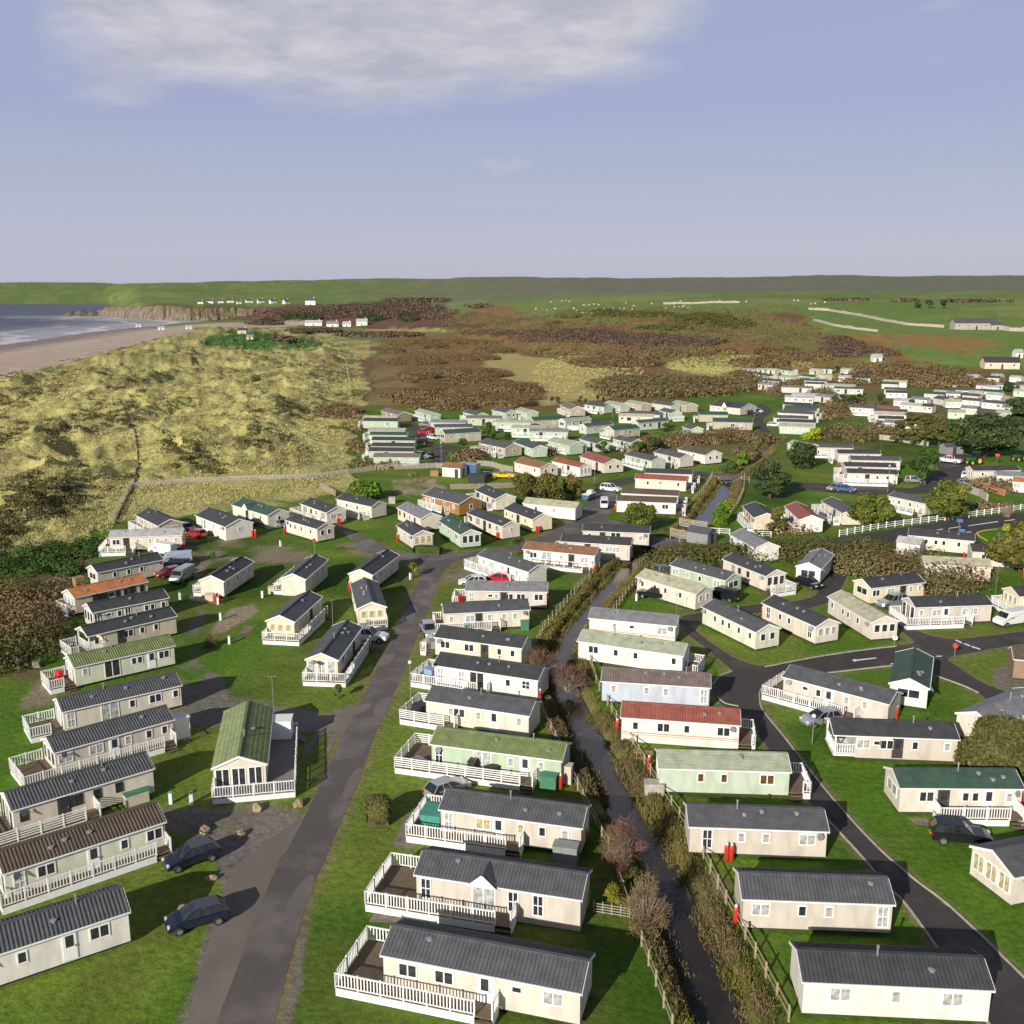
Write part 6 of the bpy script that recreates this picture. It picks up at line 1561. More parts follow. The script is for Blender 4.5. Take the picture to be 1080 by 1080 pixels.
pair("g",475,786,22,"standing against the pale blue-grey home")
pair("g",236,470,18,"between the grey roofed and lichen roofed white homes")
pair("h",780,738,24,"in front of the slate roofed pinkish home by the stream")
pair("f",974,660,10,"at the shaded end of the teal covered deck home")
pair("f",974,935,10,"at the shaded end of the gabled porch home")
for zn, x, y, w_ in (("c",575,330,"behind the yellow-cream home in the middle of the left lawn"),("c",828,312,"at the gable of the cream home by the junction"),("o",632,418,"at the left end of the small twin gable window home"),
  ("b",815,720,"at the end of the brown roofed home's veranda"),("a",948,100,"at the right end of the pale grey roofed cream home"),("e",87,140,"left of the short pinkish home by the hedge"),("e",1022,290,"at the end of the rusty brown roofed home"),
  ("e",800,450,"right of the grey roofed centre row home"),("e",764,900,"at the right end of the home with square panes"),("f",877,424,"right of the green tiled centre row home"),
  ("h",238,105,"at the stream end of the red roofed home"),("h",396,292,"at the stream end of the mint home with brown windows"),("h",824,1052,"at the left end of the front home right of the stream"),
  ("i",560,70,"at the right end of the home inside the road's curve"),("i",811,250,"at the right end of the open porch home"),("i",1076,425,"at the right end of the fir green roofed cream home"),
  ("j",15,352,"at the left end of the home beside the pale beige roof"),("j",672,274,"right of the yellowish home behind the silver car"),("j",974,402,"left of the cream home with pale olive roof") if 0 else ("t",1075,500,"at the right edge lawn above the tan blinded home"),
  ("t",622,362,"between the long and short homes by the public road"),("l",500,468,"in front of the dull red roofed home by the stream"),("l",356,556,"at the left end of the nearer brown roofed white home"),("l",646,372,"at the pinkish home left of the wide white one"),("s",884,565,"by the white road fence at right"),("x",942,300,"by the taupe lodge in the upper park")):
    bottle(P(zn, x, y), "lone red gas bottle " + w_)
# ------------------------------------------------------------------ fences
def fence(name, label, pts, mat, h=1.1, step=1.8, rails=(.45,.95), rw=.08, pw=.11, boards=False, cat="fence"):
    w3 = [at(*q)[:3] if False else (*flat(*q), 0) for q in pts]
    root = empty(name, w3[0], 0, label, cat); ox, oy, _ = w3[0]
    X = np.array([p[0] for p in w3]); Y = np.array([p[1] for p in w3]); Zz = height(X, Y)
    seg = np.hypot(np.diff(X), np.diff(Y)); cum = np.concatenate([[0], np.cumsum(seg)]); n = max(2, int(cum[-1] / step)); n = min(n, 96)
    s = np.linspace(0, cum[-1], n + 1); xs = np.interp(s, cum, X); ys = np.interp(s, cum, Y); zs = height(xs, ys)
    pm = cached(("fp", name, h, pw, mat.name), lambda: MB().box(-pw/2, pw/2, -pw/2, pw/2, -.3, h + .1).mesh("post", mat))
    for x, y, z in zip(xs, ys, zs): put("post", pm, root, (x - ox, y - oy, z), rng.normal() * .1)
    if boards:
        mb = MB()
        for i in range(n):
            L = s[1]; k = max(3, int(L / .16)); 
            for j in range(k):
                u = (j + .5) / k; x = xs[i] + (xs[i+1]-xs[i])*u; y = ys[i] + (ys[i+1]-ys[i])*u; z = zs[i] + (zs[i+1]-zs[i])*u
                dx, dy = (xs[i+1]-xs[i])/L, (ys[i+1]-ys[i])/L; hh = h * (.94 + .1*rng.random())
                mb.bar((x - ox - dx*.05, y - oy - dy*.05, z + hh/2), (x - ox + dx*.05, y - oy + dy*.05, z + hh/2), .03, hh)
        mb.build("boarding", mat, root)
    for r in rails:
        mb = MB()
        for i in range(n): mb.bar((xs[i]-ox, ys[i]-oy, zs[i]+r), (xs[i+1]-ox, ys[i+1]-oy, zs[i+1]+r), .04, rw)
        mb.build("rail", mat, root)
    return root
def rivline(side, off, i0, i1, jit=.0):
    out = []
    for i in range(i0, i1):
        a = RIVER[max(i-1,0)]; b = RIVER[min(i+1,len(RIVER)-1)]; l = math.hypot(b[0]-a[0], b[1]-a[1]); nx, ny = -(b[1]-a[1])/l, (b[0]-a[0])/l
        d = side * (RIVER[i][2]/2 + off); out.append(project(np.float64(RIVER[i][0] + nx*d), np.float64(RIVER[i][1] + ny*d), 0.0))
    return out
fence("post_and_rail_fence", "mossy post and rail fence along the left bank of the stream", rivline(1, 2.4, 0, 12), M["post"], 1.05, 1.9)
fence("post_and_rail_fence", "mossy post and rail fence along the right bank of the stream", rivline(-1, 2.4, 0, 12), M["post"], 1.05, 1.9)
fence("post_and_rail_fence", "rail fence along the left bank of the upper stream", rivline(1, 2.6, 14, 18), M["post"], 1.0, 2.2)
fence("post_and_rail_fence", "rail fence along the right bank of the upper stream", rivline(-1, 2.6, 14, 18), M["post"], 1.0, 2.2)
fence("boarded_fence", "long silvered board fence between the dunes and the park", [(140,514),(160,512),(200,509),(244,507),(300,505.5),(327,504),(365,500),(396,496)], M["greywood"], 1.1, 2.4, (.3,.9), boards=True)
fence("boarded_fence", "silvered board fence running behind the white shed to the stacked green homes", [(398,496),(430,494.5),(461,493.5),(470,494)], M["greywood"], 1.3, 2.2, (.3,.9), boards=True)
fence("boarded_fence", "low wooden board fence behind the timber lodge", [(475,516),(500,516),(530,515),(545,514)], M["plank"], 1.2, 2, (.3,.9), boards=True)
fence("boarded_fence", "short board fence from the compound to the orange-green trees", [P("x",600,655),P("x",700,660),P("x",790,690),P("x",870,705)], M["greywood"], 1.3, 2, (.3,.9), boards=True)
fence("boarded_fence", "dark board fence at the right end of the upper green", [P("o",800,200),P("o",838,222),P("o",872,240)], M["plank"], 1.3, 1.8, (.3,.9), boards=True)
fence("white_rail_fence", "white post and rail fence curving along the public road", [(885,566),(905,562),(930,557.5),(977,551.5),(1024,545.5),(1080,537.5),(1130,529)], M["whitepaint"], 1.15, 2.0, (.3,.65,1.0), .10, .15)
fence("white_rail_fence", "white rail fence beyond the dark shed by the bridge", [P("u",340,450),P("u",420,455),P("u",500,462)], M["whitepaint"], 1.0, 1.6, (.3,.65,1.0), .10, .13)
fence("white_rail_fence", "white rail fence right of the half sunk grey roofed home", [P("u",680,478),P("u",760,480),P("u",815,482)], M["whitepaint"], 1.0, 1.6, (.3,.65,1.0), .10, .13)
fence("timber_steps", "dark sleeper path climbing from the park into the dunes", [(122,553),(130,535),(141,514),(147,497),(146,482),(143,469),(136,455),(128,439)], M["dark"], .55, .9, (.2,), .12, .3, cat="steps")
fence("handrail_fence", "wooden handrail beside the sleeper path up the dunes", [(118,550),(128,530),(139,511)], M["greywood"], 1.0, 1.6, (.5,.95))
fence("wire_fence", "thin post line running straight across the far dune grass", [(371,428),(369,408),(367,394),(365,384),(360,378)], M["greywood"], 1.0, 3, (.9,), .04, .1)
fence("lattice_fence", "short pale lattice fence behind the yellow-green bush by the stream", [(626,962),(645,965),(664,968)], M["greywood"], .8, .6, (.1,.3,.5,.7), .05, .06)
# bridges
def parapet(label, pts, h, mats):
    w3 = [flat(*q) for q in pts]; root = empty("bridge_parapet", (*w3[0], 0), 0, label, "parapet"); ox, oy = w3[0]
    for k, z in enumerate(np.arange(.15, h, .26)):
        mb = MB()
        for a, b in zip(w3[:-1], w3[1:]): mb.bar((a[0]-ox, a[1]-oy, z), (b[0]-ox, b[1]-oy, z), .05, .16)
        mb.build("slat", mats[k % len(mats)], root)
    for p in w3: MB().box(p[0]-ox-.08, p[0]-ox+.08, p[1]-oy-.08, p[1]-oy+.08, -.6, h + .1).build("post", mats[0], root)
parapet("slatted wooden bridge parapet with yellowed boards, near side of the stream bridge", [P("u",50,470),P("u",120,490),P("u",190,498)], 1.5, [M["plank"], M["post"], M["yellowpaint"] if 0 else M["greywood"]])
parapet("slatted wooden bridge parapet on the far side of the stream bridge", [P("u",120,395),P("u",220,412),P("u",325,425)], 1.5, [M["greywood"], M["plank"]])
fence("bridge_railing", "metal railing on the upper lane's bridge over the stream", [(750,505.5),(768,506.5),(790,508)], M["greywood"], 1.1, 1.5, (.5,1.0), .06, .1, cat="railing")
for nm, pts in (("bridge_deck", [(694,572),(722,575),(722,583),(694,580)]), ("bridge_deck", [(752,499),(790,502),(792,508),(752,506)])): sheet(nm, pts, .03, RO, 0)
# walls of rubble and field walls
def wallrun(name, label, pts, h, t, mat, cat="wall"):
    w3 = [at(*q) for q in pts]; root = D.objects.new(name, None); 
    mb = MB(); ox, oy, oz = w3[0]
    for a, b in zip(w3[:-1], w3[1:]):
        n = max(1, int(math.hypot(b[0]-a[0], b[1]-a[1]) / 5))
        X = np.linspace(a[0], b[0], n+1); Y = np.linspace(a[1], b[1], n+1); Zz = height(X, Y)
        for i in range(n):
            hh = h * (.8 + .4*rng.random()); mb.bar((X[i]-ox, Y[i]-oy, Zz[i]-oz+hh/2-.2), (X[i+1]-ox, Y[i+1]-oy, Zz[i+1]-oz+hh/2-.2), t*(.8+.4*rng.random()), hh+.4)
    D.objects.remove(root); o = mb.build(name, mat); o.location = w3[0]; tag(o, label, cat); return o
wallrun("dry_stone_wall", "upper pale stone wall slanting down the green hill field", [P("p",853,326.5),(875,328),(897,331.5),(925,337),(955,342.5),(996,345.5)], 1.6, 1.4, M["stone"])
wallrun("dry_stone_wall", "lower pale stone wall on the green hill field below the long one", [(858,338),(880,344),(900,347),(926,350)], 1.4, 1.2, M["stone"])
wallrun("dry_stone_wall", "stone wall along the field top near the crest at right", [(700,321),(730,320.5),(780,319.5)], 1.6, 1.4, M["stone"])
wallrun("dry_stone_wall", "stone wall right of the hill barn along the field", [(1046,346),(1064,349),(1090,350)], 2.2, 1.6, M["stone"])
wallrun("stone_wall", "long pale wall above the jumbled far right group of homes", [P("r",250,215),P("r",360,226),P("r",470,238),P("r",575,242)], 1.3, .5, M["stone"])
wallrun("stone_wall", "pale weathered wall behind the scrub at the conifer belt's foot", [P("m",492,360),P("m",560,368),P("m",630,378),P("m",690,388)], 1.6, .4, M["concrete"])
wallrun("garden_wall", "pale wall behind the white road fence at right", [P("s",640,420),P("s",740,455),P("s",800,490)], 1.4, .4, M["concrete"])
wallrun("brick_wall", "brown wall behind the pale blue car at right", [P("m",870,548),P("m",930,568),P("m",1000,590)], 1.2, .4, M["terracotta"])
# ------------------------------------------------------------------ poles, lamps, signs, bollards
def pole(name, label, cat, p, h, head=None, r=.06):
    x, y, z = at(*p); root = empty(name, (x, y, z), rng.random()*6, label, cat)
    MB().tube([(0,0,-.2),(0,0,h)], [r, r*.7], 8).build("post", M["steel"] if name != "utility_pole" else M["bark"], root)
    if head == "lamp": MB().lathe([(.12,h),(.2,h+.06),(.2,h+.22),(.06,h+.34)], 10).build("lamp_head", M["lamp"], root)
    elif head == "cross": MB().box(-.6,.6,-.05,.05,h-.4,h-.28).build("crossarm", M["bark"], root)
    elif head == "aerial":
        MB().bar((-.45,0,h),(.45,0,h),.03).bar((-.3,-.25,h),(-.3,.25,h),.02).bar((0,-.2,h),(0,.2,h),.02).bar((.3,-.15,h),(.3,.15,h),.02).build("aerial", M["steel"], root)
    return root
pole("lamp_post","slim grey lamp post on the verge beside the centre row","lamp post",P("e",150,900),4.2,"lamp",.05)
pole("lamp_post","white lamp post on the verge by the open porch home at right","lamp post",P("i",218,168),2.6,"lamp",.05)
pole("lamp_post","lamp post at the left edge of the yard green","lamp post",P("l",268,440),4.5,"lamp",.05)
pole("lamp_post","white lamp post in the close by the stacked green homes","lamp post",P("x",327,622),4.5,"lamp",.05)
pole("lamp_post","white lamp post in front of the nearest home of the cream stack","lamp post",P("m",525,575),5.5,"lamp",.06)
pole("lamp_post","lamp post in the upper park beside the pale lichen roofed mint home","lamp post",P("y",548,228),4,"lamp",.05)
pole("utility_pole","wooden pole beside the white fence between the two trees","pole",P("s",345,632),6,None,.08)
pole("utility_pole","wooden pole above the cream stack by the brown scrub","pole",P("m",497,420),6,"cross",.08)
pole("utility_pole","wooden pole by the far lane bend","pole",P("q",182,365),5,None,.08)
pole("utility_pole","wooden pole in front of the long taupe lodge by the far lane","pole",P("q",48,610),5,None,.08)
pole("television_aerial","tall aerial mast beside the moss green roofed home","aerial",P("d",392,110),4.2,"aerial",.03)
pole("television_aerial","aerial mast on the lawn's edge behind the patio door deck home","aerial",P("c",742,500),3.6,"aerial",.03)
pole("television_aerial","aerial mast by the green bank near the black pickup","aerial",P("g",575,390),3.0,"aerial",.03)
pole("television_aerial","aerial mast in front of the yellow-cream home at the right edge","aerial",P("j",962,268),4.2,"aerial",.03)
def sign(label, p, h, shape, mat, back="whitepaint"):
    x, y = flat(*p); root = empty("road_sign", (x, y, 0), math.atan2(y, x) + R(90) + R(180), label, "sign")
    MB().tube([(0,0,-.1),(0,0,h)], .04, 8).build("post", M["steel"], root)
    mb = MB()
    if shape == "round": mb.tube([(0,.06,h-.35),(0,.03,h-.35)], .31, 20)
    else: mb.box(-.5,.5,.03,.06,h-.6,h)
    f = mb.build("sign_face", mat, root)
    if shape == "round": MB().box(-.24,.24,.062,.072,h-.40,h-.30).build("bar", M["whitepaint"], f)
sg = sign
sign("round red sign on a tall post behind the white skirted home", P("c",648,132), 3.0, "round", M["redpaint"])
sign("round red speed sign at the grass corner of the junction at right", P("j",797,512), 1.7, "round", M["redpaint"])
sign("plain white round sign in front of the pale beige roofed home", P("j",553,462), 1.2, "round", M["whitepaint"])
sign("red sign on a post beside the tractors", P("s",872,215), 2.6, "square", M["redpaint"])
sign("blue square sign at the public road junction", P("t",580,190), 3.2, "square", M["bluepaint"])
sign("low blue sign board beside the square one at the public road junction", P("t",605,188), 1.4, "square", M["bluepaint"])
sign("green square sign under the lime bush at the junction", P("t",895,228), 1.6, "square", M["greenpaint"])
def bollard(p, label, h=1.0, m="whitepaint"):
    x, y = flat(*p); root = empty("service_post", (x, y, 0), rng.random(), label, "post", "white service posts on the lawns")
    MB().box(-.13,.13,-.13,.13,0,h).build("post", M[m], root); MB().box(-.16,.16,-.16,.16,h,h+.06).build("cap", M["steel"], root)
for zn, x, y, lb in (("b",828,495,"left white service post on the shaded lawn right of the slate roofed home"),("b",928,500,"right white service post on the shaded lawn near the gravel track"),("c",205,585,"white service post with a dark base on the open lawn by the bare patch"),("c",378,345,"white service post left of the white skirted home's slab"),("c",147,380,"white service post before the gas bottles by the silver van"),("c",160,462,"small white service post above the bare patch on the left lawn"),
    ("d",9,520,"white service post left of the moss green roofed home"),("o",525,722,"white service post at the corner of the white skirted home's path"),("a",932,355,"white service post by the slab beside the silver van"),("e",148,320,"white service post under the yellow-topped tree"),("g",395,318,"white service cabinet at the tail of the black pickup"),("o",612,478,"pale service post on the worn grass behind the round green bush"),("m",975,545,"white service post left of the white fence gap") if 0 else ("m",520,545,"white service post beside the full white deck of the cream stack")):
    bollard(P(zn, x, y), lb)
def boulder(p, s, label):
    x, y = flat(*p); 
    d = unit(rng.normal(size=(60, 3))); import bmesh
    bm = bmesh.new(); bmesh.ops.create_icosphere(bm, subdivisions=2, radius=1)
    for v in bm.verts: k = 1 + .25*(math.sin(v.co.x*3+p[0])*math.cos(v.co.y*4+p[1])) ; v.co = (v.co.x*s*k, v.co.y*s*.75*k, max(-.25*s, v.co.z*s*.62*k))
    me = D.meshes.new("boulder"); bm.to_mesh(me); bm.free(); me.materials.append(M["rock"])
    o = put("boulder", me, None, (x, y, s*.2), rng.random()*6); tag(o, label, "boulder", "boulders lining the gravel bay")
for zn, x, y, s, lb in (("d",70,648,.55,"sandstone boulder left of the other by the gravel bay's upper corner"),("d",238,668,.55,"sandstone boulder on the grass tongue beside the gravel bay"),("d",315,545,.65,"flat sandstone boulder in front of the moss green roofed home's deck"),("d",508,525,.6,"sandstone boulder at the deck corner nearest the access road"),("d",105,872,.45,"sandstone boulder on the shaded grass below the navy hatchback"),("b",895,1030,.75,"large pale boulder between the two dark cars at left")):
    boulder(P(zn, x, y), s, lb)
# boxes, sheds and seats beside the homes
def chest(p, label, mat, size=(1.5,.8,1.1), rz=0, lid=None, name="storage_box", cat="storage box"):
    x, y = flat(*p); root = empty(name, (x, y, 0), rz, label, cat); l, w_, h = size
    MB().box(-l/2,l/2,-w_/2,w_/2,0,h).build("body", mat, root); MB().box(-l/2-.05,l/2+.05,-w_/2-.05,w_/2+.05,h,h+.1).build("lid", lid or mat, root); return root
chest(P("f",826,425), "green storage chest at the right end of the green tiled home", M["green_plastic"], (1.4,.9,1.3), R(-16))
chest(P("f",900,750), "grey garden store below the teal covered deck home's right window", M["cable"], (1.8,1.0,1.5), R(-14))
chest(P("f",905,395), "pale green meter cupboard behind the green chest by the stream", M["plastic"], (.9,.8,1.6), R(-16))
chest(P("b",660,488), "cream garden box with green lid beside the slate roofed home's steps", M["plastic"], (1.9,1.0,1.0), R(39), M["green_plastic"])
chest(P("b",875,168), "tall white store cupboard at the right end of the picket railed home", M["whitepaint"], (1.5,1.3,2.0), R(40))
chest(P("c",105,360), "beige bin store before the gable of the cream home by the silver van", M["plastic"], (1.1,.9,.9), R(5))
chest(P("c",432,322), "beige box at the left of the white skirted home", M["plastic"], (1.2,1.0,.9), R(5))
chest(P("d",430,228), "white locker on the grey deck beside the moss green roof", M["whitepaint"], (2.0,1.7,1.7), R(5)).location.z = .58
chest(P("e",690,558), "dark green bin at the right end of the green box deck home", M["green_plastic"], (1.0,.8,1.1), R(5))
chest(P("v",585,508), "beige storage box below the satellite dish of the pinkish home", M["plastic"], (1.4,.8,1.0), R(-15))
chest(P("a",410,290), "brown timber store at the left gable of the home behind the orange roof", M["table"], (1.3,1.2,1.4), R(45))
chest(P("h",420,408), "pale box stand at the stream end of the mint home with brown windows", M["concrete"], (1.6,1.0,1.0), R(-4))
chest(P("k",468,440), "small wooden crate store left of the white shed", M["table"], (1.8,1.2,1.2), R(0))
chest(P("k",275,565), "pale utility box behind the pale grey roofed home", M["concrete"], (1.3,1.0,1.2), R(0))
def ondeck(key, x, y, fn):
    px, py = seton(H[key], x, y); return fn(px, py, .585)
def box_on(label, mat, size, name, cat, lid=None):
    def f(x, y, z):
        root = empty(name, (x, y, z), rng.random()*3, label, cat); l, w_, h = size
        MB().box(-l/2,l/2,-w_/2,w_/2,0,h).build("body", mat, root); MB().box(-l/2-.04,l/2+.04,-w_/2-.04,w_/2+.04,h,h+.07).build("lid", lid or mat, root); return root
    return f
ondeck("f2",4.0,-.6,box_on("black covered barbecue on the green tiled home's deck",M["black_plastic"],(.9,.6,1.1),"barbecue","barbecue"))
ondeck("f2",5.6,-.6,box_on("dark brown rattan chest on the green tiled home's deck",M["dark"],(1.5,.7,.7),"rattan_chest","chest"))
ondeck("f2",-.9,-.7,box_on("grey cushion box on the left of the green tiled home's deck",M["cable"],(1.2,.7,.6),"cushion_box","storage box"))
ondeck("f3",-1.2,1.6,box_on("teal covered garden furniture on the slate tiled home's deck",M["tealcover"],(1.7,2.0,.75),"covered_furniture","furniture cover"))
ondeck("e9",2.6,-.55,box_on("green deck box on the centre row home behind the silver car",M["green_plastic"],(1.2,.6,.6),"deck_box","storage box"))
ondeck("e8",-1.0,1.2,box_on("red garden seat on the deck behind the white hatchback",M["redpaint"],(.9,.8,.7),"garden_bench","bench"))
ondeck("e10",-.9,1.6,box_on("grey covered table on the deck by the silver car's nose",M["cable"],(1.3,1.2,.8),"covered_table","table"))
ondeck("e11",-1.1,1.5,box_on("grey blue covered table on the square paned home's deck",M["bag"],(1.2,1.2,.8),"covered_table","table"))
ondeck("f1",-1.2,1.2,box_on("dark round covered table on the plain slate roofed home's deck",M["black_plastic"],(1.2,1.2,.8),"covered_table","table"))
ondeck("g2",11.6,1.4,box_on("blue covered chairs on the lichen roofed home's small deck",M["bag"],(1.0,1.2,.7),"covered_chairs","furniture cover"))
ondeck("a6",-1.0,2.6,box_on("red chair on the turfed deck of the striped green roofed home",M["redpaint"],(.6,.6,.9),"garden_chair","chair"))
ondeck("h1",10.9,1.4,box_on("pink towelled chair on the red roofed home's deck",M["redpaint"],(.6,.6,.9),"garden_chair","chair"))
# parasol, picnic tables, rotary airers
def parasol(x, y, z):
    root = empty("folded_parasol", (x, y, z), 0, "folded brown parasol on the patio door deck by the access road", "parasol")
    MB().tube([(0,0,0),(0,0,2.2)], .03, 6).build("pole", M["table"], root); MB().lathe([(.32,1.85),(.42,2.0),(.25,2.12),(.05,2.2)], 12).build("canopy", M["plank"], root); MB().lathe([(.3,0),(.3,.1),(.08,.16)], 10).build("base", M["concrete"], root)
ondeck("c6",-1.0,2.4,parasol)
def picnic(p, rz, label):
    x, y = flat(*p); root = empty("picnic_table", (x, y, 0), rz, label, "picnic table")
    MB().box(-.9,.9,-.35,.35,.72,.77).build("table_top", M["table"], root)
    for s in (-1, 1): MB().box(-.9,.9,s*.75-.14,s*.75+.14,.42,.46).build("bench", M["table"], root)
    for s in (-.6, .6):
        mb = MB().bar((s,-.8,0),(s,-.25,.72),.08).bar((s,.8,0),(s,.25,.72),.08).bar((s,-.75,.4),(s,.75,.4),.08); mb.build("leg", M["table"], root)
picnic(P("h",368,238), R(-10), "wooden picnic table between the red roof and the mint home by the stream")
picnic(P("k",392,470), R(10), "grey picnic table on the bare patch of the upper green")
picnic(P("m",870,470) if 0 else P("k",365,442), R(30), "wooden picnic table farther back on the upper green")
def airer(p, label):
    x, y = flat(*p); root = empty("rotary_airer", (x, y, 0), rng.random(), label, "clothes airer")
    MB().tube([(0,0,0),(0,0,1.8)], .025, 6).build("post", M["steel"], root)
    for k in range(4):
        a = k*R(90); MB().bar((0,0,1.3),(math.cos(a)*1.1,math.sin(a)*1.1,1.75),.025).build("arm", M["steel"], root)
airer(P("f",795,105), "rotary clothes airer at the stream end of the plain slate roofed home")
airer(P("a",95,730), "rotary clothes airer on the worn ground left of the turfed deck")
airer(P("h",1010,505) if 0 else P("g",440,770), "rotary clothes airer hidden by the pale blue-grey home") if 0 else None
# toys and blue tarpaulin left of the column
chest(P("a",190,705), "small green-lidded play kitchen on the worn ground left of the turfed deck", M["plank"], (.8,.5,.7), R(20), M["green_plastic"], "play_kitchen", "toy")
# slabs and hardstandings
for zn, q in (("c",((245,545),(310,520),(345,492),(290,490))),("d",((520,290),(550,300),(608,190),(590,185))),("d",((618,305),(640,300),(680,212),(655,210))),("c",((890,608),(1000,606),(1030,560),(985,555))),("f",((138,680),(235,690),(262,540),(205,525))),("f",((35,1008),(185,1012),(190,985),(60,970))),("i",((600,470),(640,500),(705,510),(680,470))),("b",((790,235),(900,190),(930,178),(840,165))),("c",((0,330),(150,350),(180,385),(0,360)))):
    sheet("paving_slab", [P(zn, *p_) for p_ in q], .0165, M["slab"], 0)
# ------------------------------------------------------------------ the far buildings
def house(p, rz, l, w_, h, wm, rm, label, name="cottage", cat="house", win=3, chim=True, pit=.4):
    x, y, z = at(*p); root = empty(name, (x, y, z - .3), rz, label, cat)
    er = h; rr = h + w_*pit; mb = MB(); prof = [(-w_/2,0),(w_/2,0),(w_/2,er),(0,rr),(-w_/2,er)]
    mb.v = [(-l/2,a,b) for a,b in prof] + [(l/2,a,b) for a,b in prof]; mb.f = [(4,3,2,1,0),(5,6,7,8,9)] + [(i,(i+1)%5,5+(i+1)%5,5+i) for i in range(5)]
    mb.build("wall", wm, root); rf = MB()
    for s in (-1, 1): rf.quad((-l/2-.3,s*(w_/2+.3),er-.1),(l/2+.3,s*(w_/2+.3),er-.1),(l/2+.3,0,rr+.12),(-l/2-.3,0,rr+.12))
    r_ = rf.build("roof", rm, root)
    if chim: MB().box(l*.3,l*.3+.8,-.4,.4,rr-.4,rr+1.2).build("chimney", wm, r_)
    for i in range(win):
        q = (-.5 + (i+.5)/win)*l; f = MB().box(q-.5,q+.5,-w_/2-.04,-w_/2+.02,h*.42,h*.78).build("window", M["trim"], root); MB().box(q-.4,q+.4,-w_/2-.06,-w_/2-.03,h*.46,h*.74).build("pane", G["dark"], f)
    MB().box(-.5,.5,-w_/2-.05,-w_/2+.01,0,2).build("door", M["dark"], root)
    return root
for i, (x, y, l, lb) in enumerate(((212,320.5,14,"leftmost white cottage on the headland"),(222,319.8,16,"white cottage second from left on the headland"),(233,319.6,14,"white cottage in the left cluster of the headland village"),(243,319.2,18,"widest white cottage in the middle of the headland village"),(252,320.4,12,"white cottage standing lower in the middle of the headland village"),(263,319.3,18,"white cottage right of the headland village's middle"),(275,319.6,16,"white cottage in the right half of the headland village"),(288,320,16,"white cottage second from right in the headland village"),(302,320.4,14,"rightmost white cottage in the headland village row"))):
    house((x, y), .1*i, l * .62, 7, 3.6, WALL["white"], ROOF["slate"], lb)
house((328,321.5), 0, 14, 9, 6, WALL["white"], ROOF["slate"], "tall white farmhouse alone above the brown woods", "farmhouse")
house((331,343.5), .05, 19, 7, 3.6, WALL["white"], ROOF["light"], "long white building left of the row below the brown woods", "cottage")
house((351,344.5), .05, 13, 7, 3.6, WALL["white"], ROOF["grey"], "white building in the middle of the row below the brown woods", "cottage")
house((366,344.5), .05, 9, 6, 3.4, WALL["white"], ROOF["light"], "small white building right of the middle in the row below the brown woods", "cottage")
house((382,343.5), .05, 12, 7, 5, WALL["white"], ROOF["light"], "tallest white building at the right end of the row below the brown woods", "cottage")
house((256,351.5), 0, 7, 5, 3, WALL["beige"], ROOF["dark"], "small dark roofed house on the green field behind the dunes", "cottage", win=2)
house((264,358), 0, 5, 3, 2.4, WALL["taupe"], ROOF["grey"], "low hut on the green field nearest the dunes", "hut", win=1, chim=False)
house((1027,347), -.06, 27, 9, 4.2, M["stone"], ROOF["slate"], "long stone barn with dark roof on the green hill field", "barn", "barn", 5, False, .3)
house((1050,347.5), -.06, 8, 6, 3.2, M["stone"], ROOF["slate"], "small stone outhouse right of the long hill barn", "barn", "barn", 1, False, .3)
house((1054,388), -.12, 17, 8, 3.4, WALL["beige"], ROOF["dark"], "wide beige building with dark roof on the farm track at right", "clubhouse", "house", 3, False, .3)
house((1073,377), 0, 4, 4, 3, WALL["white"], ROOF["light"], "tiny white hut at the right edge above the wide beige building", "hut", "hut", 1, False)
house((924,381), 0, 5, 4, 2.6, WALL["white"], ROOF["light"], "tiny white hut at the foot of the hill left of the farm track", "hut", "hut", 1, False)
for x, y, lb in ((146,345,"small white hut farthest left on the beach"),(170,348,"small white hut where the beach meets the dunes"),(199,347,"white beach hut nearest the headland")):
    house((x, y), .3, 6, 4, 2.4, WALL["white"], ROOF["light"], lb, "hut", "hut", 1, False)
sheet("farm_track", [(905,384),(930,380.5),(960,383),(1000,385),(1020,386),(1080,390),(1080,393),(1020,390),(990,388),(950,386)], .3, RG) if 0 else None
# sheep on the hill
def sheep_mesh():
    mb = MB().tube([(-.55,0,.62),(-.45,0,.66),(0,0,.68),(.4,0,.68),(.55,0,.64)], [.12,.3,.34,.3,.14], 10)
    mb.tube([(.5,0,.78),(.72,0,.86),(.86,0,.76)], [.12,.13,.07], 8)
    for x in (-.35,.35):
        for y in (-.15,.15): mb.tube([(x,y,0),(x,y,.45)], [.04,.06], 6)
    return mb.mesh("sheep", M["whitepaint"])
sm_ = sheep_mesh()
for i in range(46):
    while True:
        x = rng.uniform(556, 870); y = rng.uniform(317.5, 333)
        if y < 320 + 14*(1 - abs(x - 640)/150) or (x > 700 and y < 322): break
    o = put("sheep", sm_, None, at(x, y), rng.random()*6); o.scale = (1.1,)*3; tag(o, "tiny white sheep grazing on the green hill pasture", "sheep", "sheep grazing on the hill")
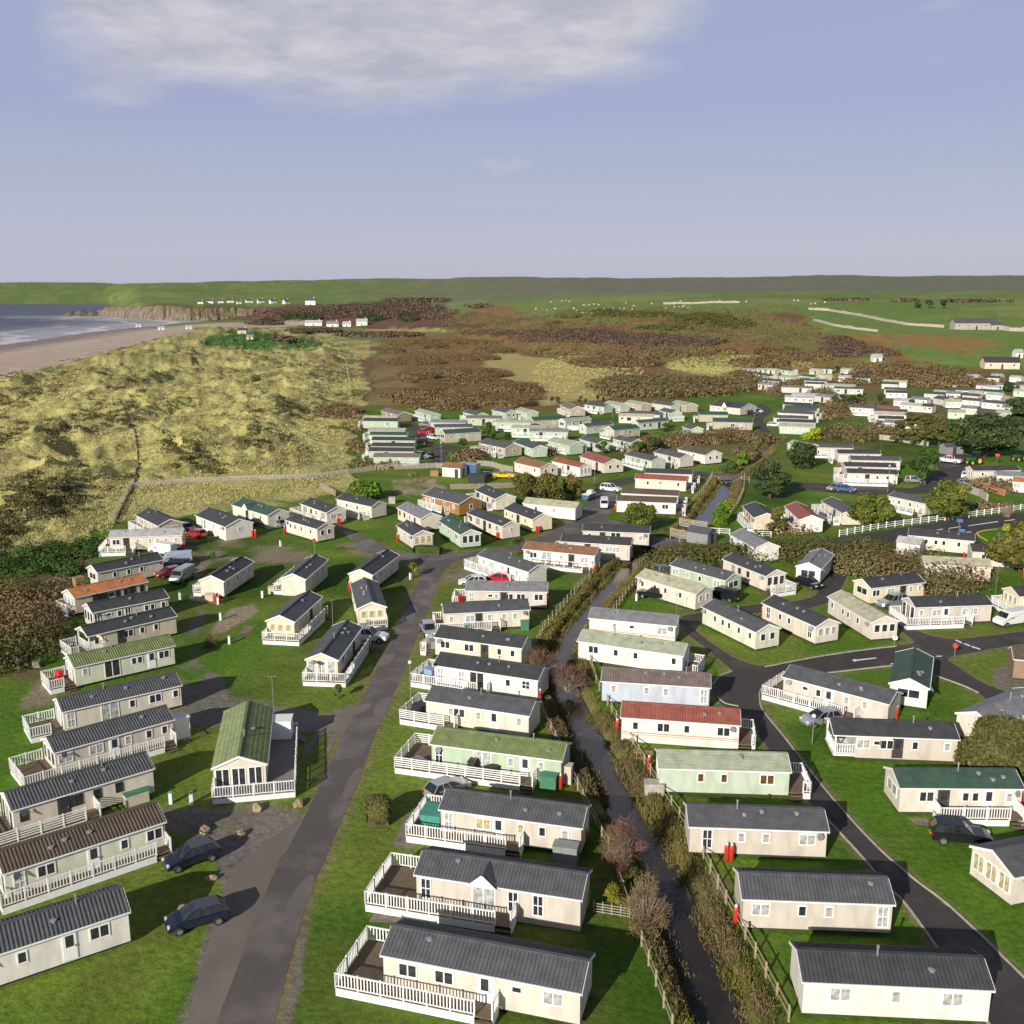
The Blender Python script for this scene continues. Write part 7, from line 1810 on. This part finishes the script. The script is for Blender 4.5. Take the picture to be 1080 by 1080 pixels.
# ------------------------------------------------------------------ headland cliffs
def cliffs():
    line = [(103,333.2),(112,334),(126,334.6),(145,336.3),(160,337.2),(178,337.6),(200,338.2),(225,338),(250,337.6),(268,338),(285,337)]
    tops = [4,9,12,13,17,16,14,13,13,12,6]
    mb = MB(); n = 130; rows = 9
    lx = [p[0] for p in line]; ly = [p[1] for p in line]
    for i in range(n + 1):
        px = lx[0] + (lx[-1] - lx[0]) * i / n; py = np.interp(px, lx, ly); hT = np.interp(px, lx, tops) * (.85 + .3*vnoise(np.float64(i*.37), np.float64(1.5), 9))
        x, y = flat(px, py, SEA)
        for j in range(rows + 1):
            u = j / rows; d = 34 * u ** 1.7 + 11*(fbm(np.float64(i*.5), np.float64(u*2.2), 17, 3) - .5) + (60 if j == rows else 0)
            zz = SEA - .5 + (hT + 4) * min(1, u*1.12) - (6 if j == rows else 0)
            k = math.hypot(x, y); mb.v.append((x + x/k*d, y + y/k*d, zz))
    for i in range(n):
        for j in range(rows): a = i*(rows+1)+j; mb.f.append((a, a+rows+1, a+rows+2, a+1))
    m, t, b = nt("cliff_rock"); o = coord(t); n1 = noise(t, .08, 6, vscale(t, o, (1.6,1.6,.3)), .75); n2 = noise(t, .02, 3, o)
    geo = t.nodes.new("ShaderNodeNewGeometry"); sp = t.nodes.new("ShaderNodeSeparateXYZ"); lk(t, geo.outputs["Normal"], sp.inputs[0])
    rock = mixc(t, ramp(t, n1.outputs[0], [(.35,0),(.65,1)]), (.06,.048,.038), (.27,.215,.165)); gr = mixc(t, ramp(t, n2.outputs[0], [(.4,0),(.6,1)]), (.17,.17,.06), (.16,.11,.06))
    lk(t, mixc(t, ramp(t, sp.outputs[2], [(.62,0),(.85,1)]), rock, gr), b.inputs["Base Color"]); b.inputs["Roughness"].default_value = .9; bump(t, b, n1.outputs[0], 1, 2)
    struct(mb.build("headland_cliff", m))
cliffs()

mb = MB()
xr, yr = flat(88, 333.2, SEA)
for i, (dx, l, h_) in enumerate(((-22,14,3),(-6,20,5),(14,16,3.5),(30,12,5))):
    mb.tube([(dx-l,0,-1),(dx-l*.5,3,h_*.7),(dx+l*.2,0,h_),(dx+l*.7,2,h_*.5),(dx+l,0,-1)], [1,5,7,5,1], 7)
o = mb.build("sea_rock", M["bark"]); o.location = (xr, yr, SEA - 2); tag(o, "low rocky islet off the headland's tip in the sea", "rock")
